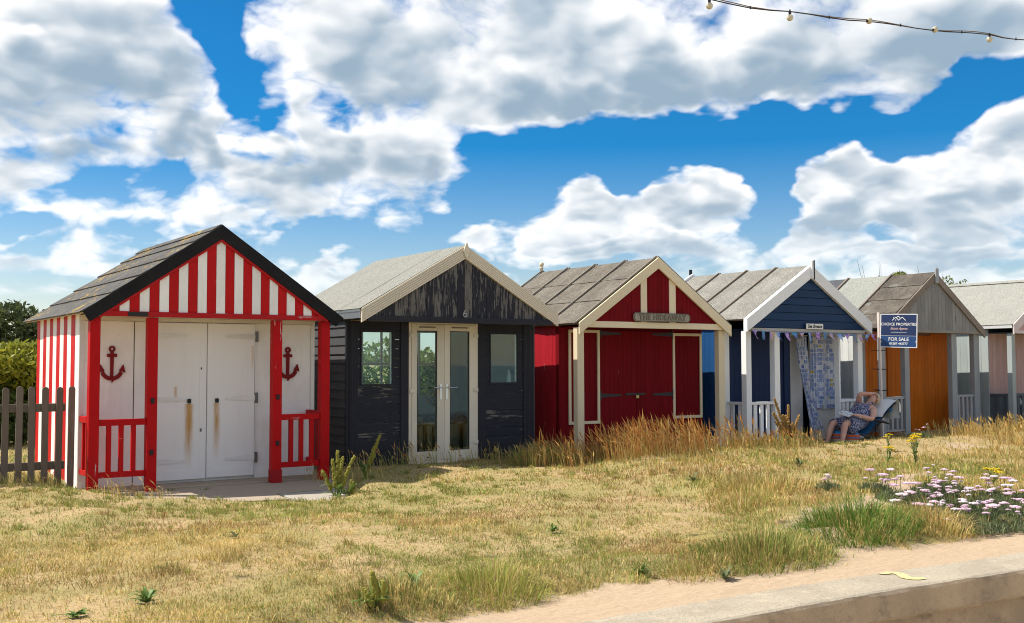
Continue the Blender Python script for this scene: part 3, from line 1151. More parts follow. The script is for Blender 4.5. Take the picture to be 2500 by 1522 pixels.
    m_hw = paint('painted_hinge', (0.78, 0.755, 0.72), 'x', worn=(0.40, 0.28, 0.18), wear=0.22, rough=0.5, dirt=0.35, dirt_col=(0.34, 0.24, 0.15))
    m_grey = plain('grey_steel', (0.16, 0.155, 0.15), 0.45, metal=0.6, vary=0.3)
    m_blk = plain('black_iron', (0.014, 0.012, 0.012), 0.55)
    for sd, (a, b) in ((-1, (-0.570, 0.028)), (1, (0.036, 0.634))):
        z0 = 0.135 if sd < 0 else 0.140
        dr = MB().box(a, b, yw - 0.026, yw + 0.006, z0, 2.012).build('door', m_door, root, bevel=0.003)
        # raised framing round the edge
        fr = MB()
        fw, y0, y1 = 0.085, yw - 0.031, yw - 0.0262
        fr.box(a + 0.004, b - 0.004, y0, y1, z0 + 0.004, z0 + 0.11)
        fr.box(a + 0.004, b - 0.004, y0, y1, 2.006 - 0.09, 2.006)
        fr.box(a + 0.004, a + fw, y0, y1, z0 + 0.112, 2.006 - 0.092)
        fr.box(b - fw, b - 0.004, y0, y1, z0 + 0.112, 2.006 - 0.092)
        fr.build('door_frame_board', m_door, dr)
        for z in (0.36, 1.095, 1.855):
            h = MB()
            if sd < 0:
                strap_hinge(h, a - 0.01, a + 0.35, yw - 0.0315, z, 0.036, 0.014)
            else:
                strap_hinge(h, b + 0.01, b - 0.37, yw - 0.0315, z, 0.036, 0.014)
            h.build('strap_hinge', m_hw, dr)
            if sd > 0:
                MB().box(b + 0.002, b + 0.042, yw - 0.045, yw - 0.0315, z - 0.065, z + 0.065).build('hinge_knuckle', m_grey, dr, bevel=0.004)
        xk = -0.185 if sd < 0 else 0.155
        MB().box(xk - 0.022, xk + 0.022, yw - 0.052, yw - 0.0315, 1.045, 1.098).build('bolt', m_blk, dr, bevel=0.006)
        if sd < 0:
            MB().box(-0.045, -0.033, yw - 0.038, yw - 0.0315, 1.448, 1.475).build('keyhole', m_blk, dr)
            MB().box(-0.05, -0.03, yw - 0.04, yw - 0.0315, 0.70, 0.74).build('lock_plate', m_grey, dr)
    # posts
    posts = [(-1.449, -1.338), (-0.822, -0.708), (0.669, 0.785), (1.296, 1.414)]
    for k, (a, b) in enumerate(posts):
        MB().box(a, b, 0.070, 0.182, 0.055, 2.0455).build('post', M_RED, root, bevel=0.006)
    MB().box(posts[2][0] - 0.006, posts[2][1] + 0.006, 0.064, 0.188, 0.085, 0.24).build('post_shoe', paint('red_post_foot', (0.34, 0.015, 0.016), 'z', worn=(0.05, 0.04, 0.04), wear=0.45, rough=0.6), root, bevel=0.004)
    for (x, z) in ((-0.765, 1.10), (-0.77, 0.52), (0.73, 1.115), (0.73, 0.56)):
        MB().box(x - 0.02, x + 0.02, 0.052, 0.0695, z - 0.03, z + 0.03).build('latch', m_blk, root, bevel=0.004)
    zt_, zb_ = (0.832, 0.902), (0.258, 0.322)
    bay(root, M_REDX, (-1.337, 0.125), (-0.823, 0.125), zt_, zb_, (0.22, 0.48, 0.74), 0.05)
    bay(root, M_REDX, (0.786, 0.125), (1.295, 0.125), zt_, zb_, (0.27, 0.53, 0.80), 0.05)
    for x in (-1.40, 1.36):
        bay(root, M_RED, (x, 0.183), (x, yw - 0.006), (0.86, 0.93), (0.27, 0.33), (0.3, 0.7), 0.05)
    # anchors on the wall
    m_anc = paint('dark_red_wood', (0.20, 0.012, 0.014), 'z', worn=(0.09, 0.02, 0.02), wear=0.3, rough=0.5, grain=0.2)
    for x, lab in ((3.12, 'dark red wooden anchor on the white wall left of the doors'), (5.275, 'dark red wooden anchor on the wall behind the right-hand railing')):
        a = thing('anchor', lab, 'anchor', (x, 12.883, 1.30), 0.0057, 'anchors on the striped hut')
        anchor_parts(a, m_anc)
    return root


def anchor_parts(a, mat):
    th = (-0.014, 0.016)
    mb = MB()
    # shank, stock, fluke arc with points
    outl = [(-0.017, 0.065), (-0.019, 0.30), (-0.055, 0.30), (-0.055, 0.335), (-0.019, 0.338), (-0.015, 0.36), (0.015, 0.36), (0.019, 0.338), (0.055, 0.335),
            (0.055, 0.30), (0.019, 0.30), (0.017, 0.065)]
    mb.prism_xz(outl[::-1], *th)
    arc = []
    for k in range(13):
        t = R(202 + k * (136 / 12))
        arc.append((0.132 * math.cos(t), 0.158 + 0.132 * math.sin(t)))
    arc2 = []
    for k in range(13):
        t = R(338 - k * (136 / 12))
        arc2.append((0.10 * math.cos(t), 0.183 + 0.112 * math.sin(t)))
    mb.prism_xz(arc[:7] + [(0, 0.0)] + arc[7:] + arc2, th[0] - 0.002, th[1] - 0.002)
    for s in (-1, 1):
        q = [(s * 0.152, 0.118), (s * 0.082, 0.142), (s * 0.128, 0.212)]
        mb.prism_xz(q[::-1] if s < 0 else q, th[0] - 0.004, th[1] - 0.003)
    mb.build('anchor_body', mat, a, loc=(0, 0, 0))
    ring = MB()
    n = 16
    vs, fs = [], []
    for k in range(n):
        t = 2 * math.pi * k / n
        for r in (0.017, 0.037):
            for y in th:
                vs.append((r * math.cos(t), y, 0.392 + r * math.sin(t)))
    for k in range(n):
        a0, b0 = 4 * k, 4 * ((k + 1) % n)
        fs += [(a0, a0 + 2, b0 + 2, b0), (a0 + 1, b0 + 1, b0 + 3, a0 + 3), (a0 + 2, a0 + 3, b0 + 3, b0 + 2), (a0, b0, b0 + 1, a0 + 1)]
    ring.add(vs, fs).build('ring', mat, a, loc=(0, 0, 0))


hut_striped()


# ------------------------------------------------------------------ hut: charcoal with glazed doors
def hut_charcoal():
    zb = 0.17
    root = thing('beach_hut', 'charcoal grey beach hut with peeling gable boards and cream glazed double doors', 'beach hut', (7.584, 12.32, zb), 0.0017, 'beach huts in the row')
    rf = Roof(1.549, 2.042, 3.114, 0.156)
    CH = (0.030, 0.031, 0.040)
    m_v = paint('charcoal_peeling', CH, 'z', worn=(0.155, 0.142, 0.128), wear=0.74, rough=0.75, grain=0.6, dirt=0.2, wscale=34)
    m_h = paint('charcoal_board', CH, 'x', worn=(0.20, 0.175, 0.15), wear=0.30, rough=0.65, grain=0.35, dirt=0.2, wscale=36)
    m_h2 = paint('charcoal_board_worn', CH, 'x', worn=(0.20, 0.175, 0.145), wear=0.50, rough=0.7, grain=0.4, dirt=0.2, wscale=34)
    m_s = paint('charcoal_side_lit', (0.075, 0.074, 0.078), 'y', worn=(0.2, 0.18, 0.16), wear=0.22, rough=0.55, grain=0.3, dirt=0.2, spec=0.2)  # same charcoal made lighter, painting the sunlight on the side into its colour
    m_c = paint('charcoal_trim', (0.032, 0.032, 0.040), 'z', rough=0.6, grain=0.15, dirt=0.15)
    m_cx = paint('charcoal_beam', (0.032, 0.032, 0.040), 'x', rough=0.6, grain=0.15, dirt=0.15)
    m_bg = paint('beige_trim', (0.68, 0.60, 0.46), 'x', rough=0.6, grain=0.08, dirt=0.12)
    m_cr = paint('cream_plastic', (0.72, 0.645, 0.51), 'z', rough=0.45, grain=0.03, dirt=0.14, dirt_col=(0.42, 0.38, 0.30))
    m_felt = felt('pale_green_grey_felt', (0.245, 0.242, 0.21), (0.215, 0.212, 0.185), speck=0.30, patch=0.3)
    m_in = paint('pale_inner_boards', (0.74, 0.77, 0.74), 'z', rough=0.7, dirt=0.1)
    wl, yw, yb = 1.488, 0.55, 2.60
    z0 = zb - 0.06
    # roof with two seams
    ys = [0.02, 0.62, 1.14, 2.70]
    for sd in (-1, 1):
        for k in range(3):
            felt_sheet(root, rf, m_felt, sd, 0.0, rf.S + 0.02, ys[k], ys[k + 1] - 0.006, 0.004 + 0.002 * (k % 2), 0.010 + 0.002 * (k % 2), seed=60 + k + sd, ny=10, sag=0.005)
    deck(root, rf, m_in, 0.034, 2.69, -0.035, -0.006, over=0.0, name='roof_deck')
    m_seam = plain('seam_tar', (0.10, 0.10, 0.09), 0.8)
    for y in ys[1:3]:
        for sd in (-1, 1):
            mb = MB()
            rf.slab(mb, sd, 0.02, rf.S + 0.01, -0.004, 0.0055, y - 0.010, y + 0.004)
            mb.build('seam', m_seam, root)
    barge(root, rf, m_bg, -0.004, 0.034, grooves=6)
    m_zinc = plain('zinc_flashing', (0.55, 0.60, 0.63), 0.3, metal=0.85, vary=0.1)
    mb = MB()
    zo = rf.outer(rf.w)
    mb.box(-rf.w - 0.012, -rf.w + 0.004, 0.04, 0.85, zo - 0.125, zo - 0.01)
    mb.box(-rf.w - 0.020, -rf.w - 0.0125, 0.04, 0.85, zo - 0.04, zo - 0.012)
    mb.build('flashing', m_zinc, root)
    MB().box(-rf.w - 0.008, -rf.w + 0.01, 0.86, 2.68, zo - 0.125, zo - 0.012).build('fascia', m_c, root)
    # diamond finial
    d = [(0, 2.915), (0.052, 3.035), (0, 3.165), (-0.052, 3.035)]
    MB().prism_xz(d, -0.028, -0.006).build('finial', m_bg, root, bevel=0.004)
    # gable
    edges = list(np.linspace(-1.42, 1.42, 25))
    v_boards(root, m_v, edges, 2.105, lambda x: rf.inner(x) + 0.03, 0.036, 0.056, gap=0.005)
    bm = MB()
    for k in range(3):
        bm.box(-1.46, 1.46, 0.004, 0.060, 2.060 + k * 0.0255, 2.082 + k * 0.0255)
    bm.box(-1.459, 1.459, 0.008, 0.0605, 2.061, 2.134)
    bm.build('beam', m_cx, root)
    num = lettering('6', 0.155, plain('steel_number', (0.30, 0.29, 0.28), 0.4, metal=0.7), root, (0.0, 0.027, 2.185 - zb), extrude=0.006)
    num.name = 'house_number'
    MB().box(-1.46, 1.46, 0.061, yw + 0.02, 2.096, 2.11).build('porch_ceiling', m_cx, root)
    MB().box(-wl, wl, yw - 0.004, yw + 0.03, 2.078, 2.095).build('lintel', paint('bare_batten', (0.36, 0.25, 0.14), 'x', rough=0.7), root)
    # side walls, back wall with its window, floor
    zs = rf.outer(wl) - 0.05
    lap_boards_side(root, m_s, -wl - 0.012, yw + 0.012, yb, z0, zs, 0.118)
    MB().box(-wl - 0.032, -wl + 0.03, yw - 0.028, yw + 0.006, z0, 2.09).build('corner_board', m_c, root)
    MB().box(-wl, -wl + 0.03, yw + 0.03, yb, z0, zs).build('wall_lining', m_in, root)
    MB().box(wl - 0.03, wl, yw + 0.03, yb, z0, zs).build('wall_lining', m_in, root)
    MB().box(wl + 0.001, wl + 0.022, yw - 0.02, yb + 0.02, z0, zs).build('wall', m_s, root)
    MB().box(-wl, wl, yw + 0.03, yb + 0.02, z0 - 0.05, zb + 0.03).build('floor', plain('bare_floor', (0.38, 0.33, 0.26), 0.7), root)
    # rear wall round its window
    wx0, wx1, wz0, wz1 = -0.95, 1.05, 1.0, 2.02
    for q in ([(-wl, zb + 0.03), (wl, zb + 0.03), (wl, wz0), (-wl, wz0)],
              [(-wl, wz0 + 0.0005), (wx0, wz0 + 0.0005), (wx0, wz1), (-wl, wz1)],
              [(wx1, wz0 + 0.0005), (wl, wz0 + 0.0005), (wl, wz1), (wx1, wz1)],
              [(-wl, wz1 + 0.0005), (wl, wz1 + 0.0005), (wl, zs), (0, rf.outer(0) - 0.05), (-wl, zs)]):
        MB().prism_xz(q, yb - 0.02, yb + 0.03).build('back_wall', m_in, root)
    m_wb = paint('white_glazing_bar', (0.78, 0.78, 0.76), 'z', rough=0.4, grain=0.05, dirt=0.1)
    wf = MB()
    for k in range(7):
        x = wx0 + (wx1 - wx0) * k / 6
        wf.box(x - 0.018, x + 0.018, yb - 0.035, yb - 0.0205, wz0, wz1)
    for z in (wz0, 0.5 * (wz0 + wz1), wz1):
        wf.box(wx0, wx1, yb - 0.0345, yb - 0.021, z - 0.016, z + 0.016)
    rw = wf.build('rear_window', m_wb, root)
    m_gl = glass('window_glass')
    MB().box(wx0, wx1, yb + 0.0, yb + 0.004, wz0, wz1).build('pane', m_gl, rw)
    # front: corner boards, panels of boarding with a window each, boards beside the doors
    def grooved(a, b, name='corner_board'):
        mb = MB()
        nn = max(2, int(round((b - a) / 0.024)))
        for k in range(nn):
            mb.box(a + (b - a) * k / nn + 0.0015, a + (b - a) * (k + 1) / nn - 0.0015, yw - 0.028, yw - 0.020, z0, 2.077)
        mb.box(a, b, yw - 0.0205, yw + 0.02, z0, 2.0775)
        mb.build(name, m_c, root)
    grooved(-wl - 0.001, -1.345)
    grooved(1.305, wl + 0.001)
    for a, b in ((-0.712, -0.592), (0.517, 0.655)):
        MB().box(a, b, yw - 0.028, yw + 0.02, z0, 2.0775).build('door_post', m_c, root, bevel=0.003)
    for pa, pb, wa, wb_ in ((-1.344, -0.713, -1.294, -0.846), (0.656, 1.304, 0.741, 1.193)):
        zlo, zhi = 1.215, 1.965
        k, z = 0, z0
        while z < zlo - 0.005:
            t = min(z + 0.1235, zlo)
            MB().box(pa, pb, yw - 0.012 - 0.002 * (k % 3), yw + 0.012, z + 0.002, t - 0.002).build('board', m_h2 if k in (8, 3, 5) else m_h, root, bevel=0.003)
            z = t
            k += 1
        zz = np.linspace(zlo, zhi, 7)
        for i in range(6):
            for a, b in ((pa, wa - 0.012), (wb_ + 0.05, pb)):
                if b - a > 0.02:
                    MB().box(a, b, yw - 0.012, yw + 0.012, zz[i] + 0.002, zz[i + 1] - 0.002).build('board', m_h, root, bevel=0.002)
        MB().box(pa, pb, yw - 0.013, yw + 0.012, zhi + 0.001, 2.0775).build('board', m_h, root, bevel=0.003)
        fr = MB()
        for q in ((wa - 0.011, wb_ + 0.049, zlo + 0.001, zlo + 0.028), (wa - 0.011, wb_ + 0.049, zhi - 0.03, zhi - 0.001)):
            fr.box(q[0], q[1], yw - 0.018, yw + 0.02, q[2], q[3])
        fr.box(wb_ + 0.012, wb_ + 0.0485, yw - 0.0175, yw + 0.02, zlo + 0.0285, zhi - 0.0305)
        fr.box(wa - 0.0105, wa + 0.006, yw - 0.0175, yw + 0.02, zlo + 0.0285, zhi - 0.0305)
        wn = fr.build('window', m_c, root)
        MB().box(wa, wb_ + 0.012, yw + 0.001, yw + 0.005, zlo + 0.02, zhi - 0.02).build('pane', m_gl, wn)
        sp = MB()
        sp.box(wb_ - 0.010, wb_ + 0.0115, yw + 0.006, yw + 0.03, zlo + 0.03, zhi - 0.032)
        sp.build('sash', m_wb, wn)
    # doors: frame, two leaves
    fx0, fx1, fz0, fz1 = -0.590, 0.515, 0.192, 2.077
    fr = MB()
    fr.box(fx0, fx0 + 0.036, yw - 0.035, yw + 0.03, fz0, fz1)
    fr.box(fx1 - 0.036, fx1, yw - 0.035, yw + 0.03, fz0, fz1)
    fr.box(fx0 + 0.0365, fx1 - 0.0365, yw - 0.034, yw + 0.03, fz1 - 0.022, fz1)
    fr.box(fx0 - 0.004, fx1 + 0.004, yw - 0.05, yw + 0.03, fz0 - 0.05, fz0 - 0.001)
    fr.build('door_frame', m_cr, root, bevel=0.003)
    m_ch = plain('chrome', (0.62, 0.62, 0.60), 0.22, metal=1.0, vary=0.05)
    xm = -0.040
    for sd, (a, b, ga, gb) in ((-1, (fx0 + 0.037, xm - 0.002, -0.469, -0.153)), (1, (xm + 0.002, fx1 - 0.037, 0.052, 0.37))):
        lf = MB()
        zlo, zhi, y0, y1 = fz0 + 0.002, fz1 - 0.023, yw - 0.045, yw + 0.02
        g0, g1 = 0.318, 1.966
        lf.box(a, ga, y0, y1, zlo, zhi)
        lf.box(gb, b, y0, y1, zlo, zhi)
        lf.box(ga + 0.0005, gb - 0.0005, y0, y1, zlo, g0)
        lf.box(ga + 0.0005, gb - 0.0005, y0, y1, g1, zhi)
        dr = lf.build('door', m_cr, root, bevel=0.003)
        gs = MB()
        t = 0.012
        gs.box(ga, ga + t, y0 + 0.008, y0 + 0.02, g0, g1)
        gs.box(gb - t, gb, y0 + 0.008, y0 + 0.02, g0, g1)
        gs.box(ga + t, gb - t, y0 + 0.008, y0 + 0.02, g0, g0 + t)
        gs.box(ga + t, gb - t, y0 + 0.008, y0 + 0.02, g1 - t, g1)
        gs.build('gasket', plain('black_rubber', (0.02, 0.02, 0.02), 0.6), dr)
        MB().box(ga, gb, y0 + 0.021, y0 + 0.027, g0, g1).build('pane', m_gl, dr)
        MB().box(ga + 0.03, gb - 0.03, y0 - 0.012, y0 - 0.0005, 2.005, 2.022).build('vent', plain('vent_brown', (0.22, 0.17, 0.11), 0.5), dr, bevel=0.003)
        for z in (0.415, 1.145, 1.905):
            if sd < 0:
                MB().box(a - 0.032, a + 0.045, y0 - 0.016, y0 - 0.0005, z - 0.028, z + 0.028).build('hinge', m_cr, dr, bevel=0.006)
            else:
                MB().box(b - 0.045, b + 0.032, y0 - 0.016, y0 - 0.0005, z - 0.028, z + 0.028).build('hinge', m_cr, dr, bevel=0.006)
        hx = gb + 0.055 if sd < 0 else ga - 0.055
        hm = MB()
        hm.box(hx - 0.015, hx + 0.015, y0 - 0.010, y0 - 0.0005, 1.02, 1.235)
        hm.tube([(hx, y0 - 0.005, 1.185), (hx, y0 - 0.05, 1.185)], 0.009, 8)
        hm.tube([(hx + sd * -0.005, y0 - 0.05, 1.185), (hx + sd * 0.14 if sd > 0 else hx - 0.14, y0 - 0.052, 1.182)], 0.009, 8)
        hm.build('handle', m_ch, dr)
        MB().tube([(0.5 * (a + b), y0 - 0.004, fz0 + 0.045), (0.5 * (a + b), y0 - 0.0005, fz0 + 0.045)], 0.013, 10).build('drain_cap', plain('dark_plug', (0.05, 0.045, 0.04), 0.5), dr)
    return root


hut_charcoal()


# things inside the charcoal hut, seen through its glass
def hut_contents():
    m_dk = paint('dark_green_wood', (0.035, 0.05, 0.045), 'x', rough=0.5, dirt=0.2)
    t = thing('table', 'dark wooden table standing inside the charcoal hut behind the glazed doors', 'table', (8.25, 14.05, 0.2))
    MB().box(-0.5, 0.5, -0.28, 0.28, 0.74, 0.775).build('table_top', m_dk, t, bevel=0.004)
    for sx in (-1, 1):
        for sy in (-1, 1):
            MB().box(sx * 0.45 - 0.025, sx * 0.45 + 0.025, sy * 0.23 - 0.025, sy * 0.23 + 0.025, 0.2, 0.7395).build('leg', m_dk, t)
    MB().box(-0.42, 0.42, -0.2555, -0.235, 0.62, 0.735).build('apron', m_dk, t)
    p = thing('potted_plant', 'pot of yellow flowers on the table inside the charcoal hut', 'plant', (8.05, 13.95, 0.775))
    MB().lathe([(0.045, 0.0), (0.06, 0.09), (0.066, 0.092), (0.066, 0.11), (0.055, 0.105)], (0, 0, 0), 14).build('pot', plain('white_pot', (0.7, 0.7, 0.66), 0.4), p, loc=(0, 0, 0))
    rng = random.Random(5)
    st, fl = MB(), MB()
    for k in range(26):
        a, r, h = rng.uniform(0, 6.28), rng.uniform(0.02, 0.17), rng.uniform(0.16, 0.30)
        st.tube([(0, 0, 0.1), (r * 0.5 * math.cos(a), r * 0.5 * math.sin(a), h * 0.7), (r * math.cos(a), r * math.sin(a), h)], 0.004, 4)
        fl.ball((r * math.cos(a), r * math.sin(a), h), rng.uniform(0.018, 0.030), 7, 4, 0.5)
    st.build('stems', plain('stem_green', (0.08, 0.14, 0.03), 0.6), p, loc=(0, 0, 0))
    fl.build('flowers', plain('yellow_petals', (0.75, 0.42, 0.02), 0.6), p, loc=(0, 0, 0))
    c = thing('chair', 'dark slatted chair standing by the table inside the charcoal hut', 'chair', (7.62, 13.75, 0.2), 0.3)
    MB().box(-0.2, 0.2, -0.2, 0.2, 0.62, 0.65).build('seat', m_dk, c)
    for sx in (-1, 1):
        MB().box(sx * 0.18 - 0.02, sx * 0.18 + 0.02, -0.2, -0.16, 0.2, 0.6195).build('leg', m_dk, c)
        MB().box(sx * 0.18 - 0.02, sx * 0.18 + 0.02, 0.165, 0.2, 0.2, 1.08).build('leg', m_dk, c)
    for z in (0.8, 0.91, 1.02):
        MB().box(-0.159, 0.159, 0.172, 0.19, z, z + 0.06).build('slat', m_dk, c)
    l = thing('ornament', 'small pale lighthouse ornament on the sill behind the right-hand window', 'ornament', (8.70, 12.955, 1.215))
    ml = plain('bleached_ornament', (0.62, 0.66, 0.63), 0.5)
    MB().lathe([(0.042, 0), (0.036, 0.06), (0.030, 0.14)], (0, 0, 0), 12).build('tower', ml, l, loc=(0, 0, 0))
    MB().lathe([(0.038, 0.1405), (0.038, 0.15), (0.022, 0.151), (0.022, 0.185), (0.03, 0.186), (0.004, 0.215)], (0, 0, 0), 12).build('lantern', ml, l, loc=(0, 0, 0))
    for z in (0.05, 0.1):
        MB().lathe([(0.0385 - z * 0.08, z), (0.0375 - z * 0.08, z + 0.022)], (0, 0, 0), 12).build('band', plain('green_band', (0.12, 0.20, 0.16), 0.5), l, loc=(0, 0, 0))
    sh = MB().box(8.28, 8.80, 12.912, 12.99, 1.196, 1.2145).build('shelf', plain('pale_sill', (0.55, 0.58, 0.55), 0.6))
    tag(sh, 'narrow pale shelf under the right-hand window inside the charcoal hut', 'shelf')


hut_contents()


# ------------------------------------------------------------------ hut: burgundy
def hut_burgundy():
    zb = 0.15
    root = thing('beach_hut', 'burgundy beach hut with cream trim and a name board above closed double doors', 'beach hut', (11.02, 12.272, zb), -0.0131, 'beach huts in the row')
    rf = Roof(1.52, 1.939, 3.134, 0.14)
    BU = (0.165, 0.006, 0.010)
    m_b = paint('burgundy_board', BU, 'z', worn=(0.25, 0.10, 0.09), wear=0.16, rough=0.65, grain=0.3, dirt=0.3, vary=0.16, spec=0.05)
    m_sd = paint('burgundy_side_lit', (0.40, 0.016, 0.026), 'z', worn=(0.42, 0.30, 0.26), wear=0.30, rough=0.5, grain=0.3, dirt=0.2, wscale=14)  # burgundy brightened, the sun on the side wall put into the colour
    m_cr = paint('cream_timber', (0.74, 0.63, 0.43), 'z', rough=0.55, grain=0.15, dirt=0.12, dirt_col=(0.48, 0.36, 0.2), spots=0.5)
    m_crx = paint('cream_timber_long', (0.74, 0.63, 0.43), 'x', rough=0.55, grain=0.15, dirt=0.12, dirt_col=(0.48, 0.36, 0.2), spots=0.6)
    m_felt = felt('brown_grey_felt', (0.125, 0.108, 0.088), (0.185, 0.165, 0.135), speck=0.42, patch=0.45)
    m_bat = paint('grey_batten', (0.22, 0.19, 0.15), 'x', rough=0.8, grain=0.4, dirt=0.3)
    wl, yw, yb, L = 1.445, 0.61, 2.95, 3.12
    ys = np.linspace(0.03, L, 5)
    for sd in (-1, 1):
        for k in range(4):
            for j in range(3):
                felt_sheet(root, rf, m_felt, sd, rf.S / 3 * j - (0.04 if j else 0), rf.S / 3 * (j + 1) + (0.02 if j == 2 else 0), ys[k] + 0.002, ys[k + 1] - 0.002,
                           0.0, 0.010, seed=100 + k * 5 + j + (40 if sd > 0 else 0), ny=8, sag=0.010)
    deck(root, rf, m_bat, 0.034, L, -0.035, -0.008, over=0.0, name='roof_deck')
    for k, y in enumerate(ys):
        for sd in (-1, 1):
            mb = MB()
            rf.slab(mb, sd, 0.0, rf.S + 0.03, 0.012, 0.034, (y - 0.014) if k else 0.036, y + 0.014 if k else 0.066)
            mb.build('batten', m_bat, root)
    barge(root, rf, m_crx, 0.0, 0.034)
    # ball finial on the far gable
    MB().lathe([(0.028, -0.06), (0.026, 0.06), (0.036, 0.066), (0.036, 0.08), (0.018, 0.09), (0.03, 0.105), (0.043, 0.135), (0.036, 0.165), (0.01, 0.185)], (0, L + 0.02, rf.za), 12).build('finial', m_cr, root, smooth=True)
    edges = list(np.arange(-1.36, 1.37, 0.085))
    v_boards(root, m_b, edges, 2.12, lambda x: rf.inner(x) + 0.03, 0.048, 0.068, gap=0.004)
    MB().box(-1.36, 1.40, 0.0345, 0.085, 2.042, 2.135).build('beam', m_crx, root, bevel=0.003)
    for a, b in ((-0.335, -0.215), (0.235, 0.365)):
        q = [(a, 2.1355), (b, 2.1355), (b, rf.inner(b) + 0.02), (a, rf.inner(a) + 0.02)]
        MB().prism_xz(q, 0.036, 0.0475).build('gable_strut', m_cr, root)
    MB().box(-1.42, 1.42, 0.086, yw + 0.02, 2.052, 2.064).build('porch_ceiling', m_b, root)
    core(root, rf, m_b, wl - 0.012, yw + 0.03, yb, zb - 0.05)
    zs = rf.outer(wl) - 0.06
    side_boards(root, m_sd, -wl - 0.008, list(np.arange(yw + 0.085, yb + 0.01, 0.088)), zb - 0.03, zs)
    MB().box(-wl - 0.012, -wl + 0.02, yw - 0.006, yw + 0.083, zb - 0.03, zs).build('corner_board', m_b, root)
    # front boarding: side panels and doors
    z0, z1 = zb - 0.03, 2.05
    front_boards(root, m_b, yw, list(np.linspace(-wl + 0.021, -0.70, 9)), z0, z1)
    front_boards(root, m_b, yw, list(np.linspace(0.79, wl, 9)), z0, z1)
    m_blk = plain('black_iron_strap', (0.018, 0.016, 0.018), 0.5)
    for sd, (a, b) in ((-1, (-0.695, 0.022)), (1, (0.027, 0.785))):
        dr = MB().box(a, b, yw - 0.002, yw + 0.012, z0 + 0.06, 2.018).build('door', m_b, root)
        ee = np.linspace(a, b, 9)
        for k in range(8):
            MB().box(ee[k] + 0.0015, ee[k + 1] - 0.0015, yw - 0.018 - 0.001 * (k % 3), yw - 0.0022, z0 + 0.06, 2.018).build('board', m_b, dr)
        for z in (1.02, 1.975):
            h = MB()
            if sd < 0:
                strap_hinge(h, a + 0.02, a + 0.42, yw - 0.0205, z, 0.032, 0.014)
                h.box(a - 0.01, a + 0.02, yw - 0.028, yw - 0.0205, z - 0.075, z + 0.075)
            else:
                strap_hinge(h, b - 0.02, b - 0.43, yw - 0.0205, z, 0.032, 0.014)
                h.box(b - 0.02, b + 0.01, yw - 0.028, yw - 0.0205, z - 0.075, z + 0.075)
            h.build('strap_hinge', m_blk, dr)
    bt = MB()
    bt.box(-0.20, 0.20, yw - 0.032, yw - 0.0215, 1.015, 1.05)
    bt.build('bolt', m_blk, root)
    MB().box(0.0, 0.06, yw - 0.05, yw - 0.0325, 0.965, 1.02).build('padlock', plain('brass', (0.42, 0.33, 0.14), 0.35, metal=0.8), root, bevel=0.006)
    for a, b, za_, zb_ in ((-1.29, -0.70, 0.595, 2.025), (0.788, 1.42, 0.625, 2.0)):
        fr = MB()
        w, y0, y1 = 0.045, yw - 0.030, yw - 0.005
        fr.box(a, a + w, y0, y1, za_, zb_)
        fr.box(b - w, b, y0, y1, za_, zb_)
        fr.box(a + w, b - w, y0, y1, za_, za_ + w)
        fr.box(a + w, b - w, y0, y1, zb_ - w, zb_)
        fr.build('panel_trim', m_cr, root, bevel=0.003)
    for a, b in ((-1.50, -1.378), (1.318, 1.452)):
        MB().box(a, b, 0.088, 0.19, zb - 0.1, 2.0405).build('post', m_cr, root, bevel=0.004)
    return rf


def name_board():
    """THE HIDEAWAY, rope letters on a bleached plank"""
    o = thing('name_sign', 'weathered plank with raised rope lettering on the burgundy hut', 'sign', (11.085, 12.295, 2.143), -0.0131)
    mw = paint('bleached_plank', (0.33, 0.30, 0.24), 'x', worn=(0.50, 0.46, 0.38), wear=0.4, rough=0.8, grain=0.5, dirt=0.4)
    mr = paint('rope_letters', (0.19, 0.165, 0.125), 'x', rough=0.9, grain=0.6, dirt=0.3)
    w, h = 0.565, 0.135
    q = [(-w + 0.035, 0), (w - 0.035, 0), (w, 0.035), (w, h - 0.035), (w - 0.035, h), (-w + 0.035, h), (-w, h - 0.035), (-w, 0.035)]
    MB().prism_xz(q, -0.022, -0.003).build('plank', mw, o, loc=(0, 0, 0), bevel=0.003)
    fr = MB()
    for i in range(8):
        (x0, z0), (x1, z1) = q[i], q[(i + 1) % 8]
        fr.tube([(x0 * 0.985, -0.024, 0.0675 + (z0 - 0.0675) * 0.9), (x1 * 0.985, -0.024, 0.0675 + (z1 - 0.0675) * 0.9)], 0.007, 6)
    fr.build('rope_border', mr, o, loc=(0, 0, 0))
    lettering('THE HIDEAWAY', 0.118, mr, o, (0, -0.024, 0.066), extrude=0.008, spacing=1.12, bold=0.004)


hut_burgundy()
name_board()


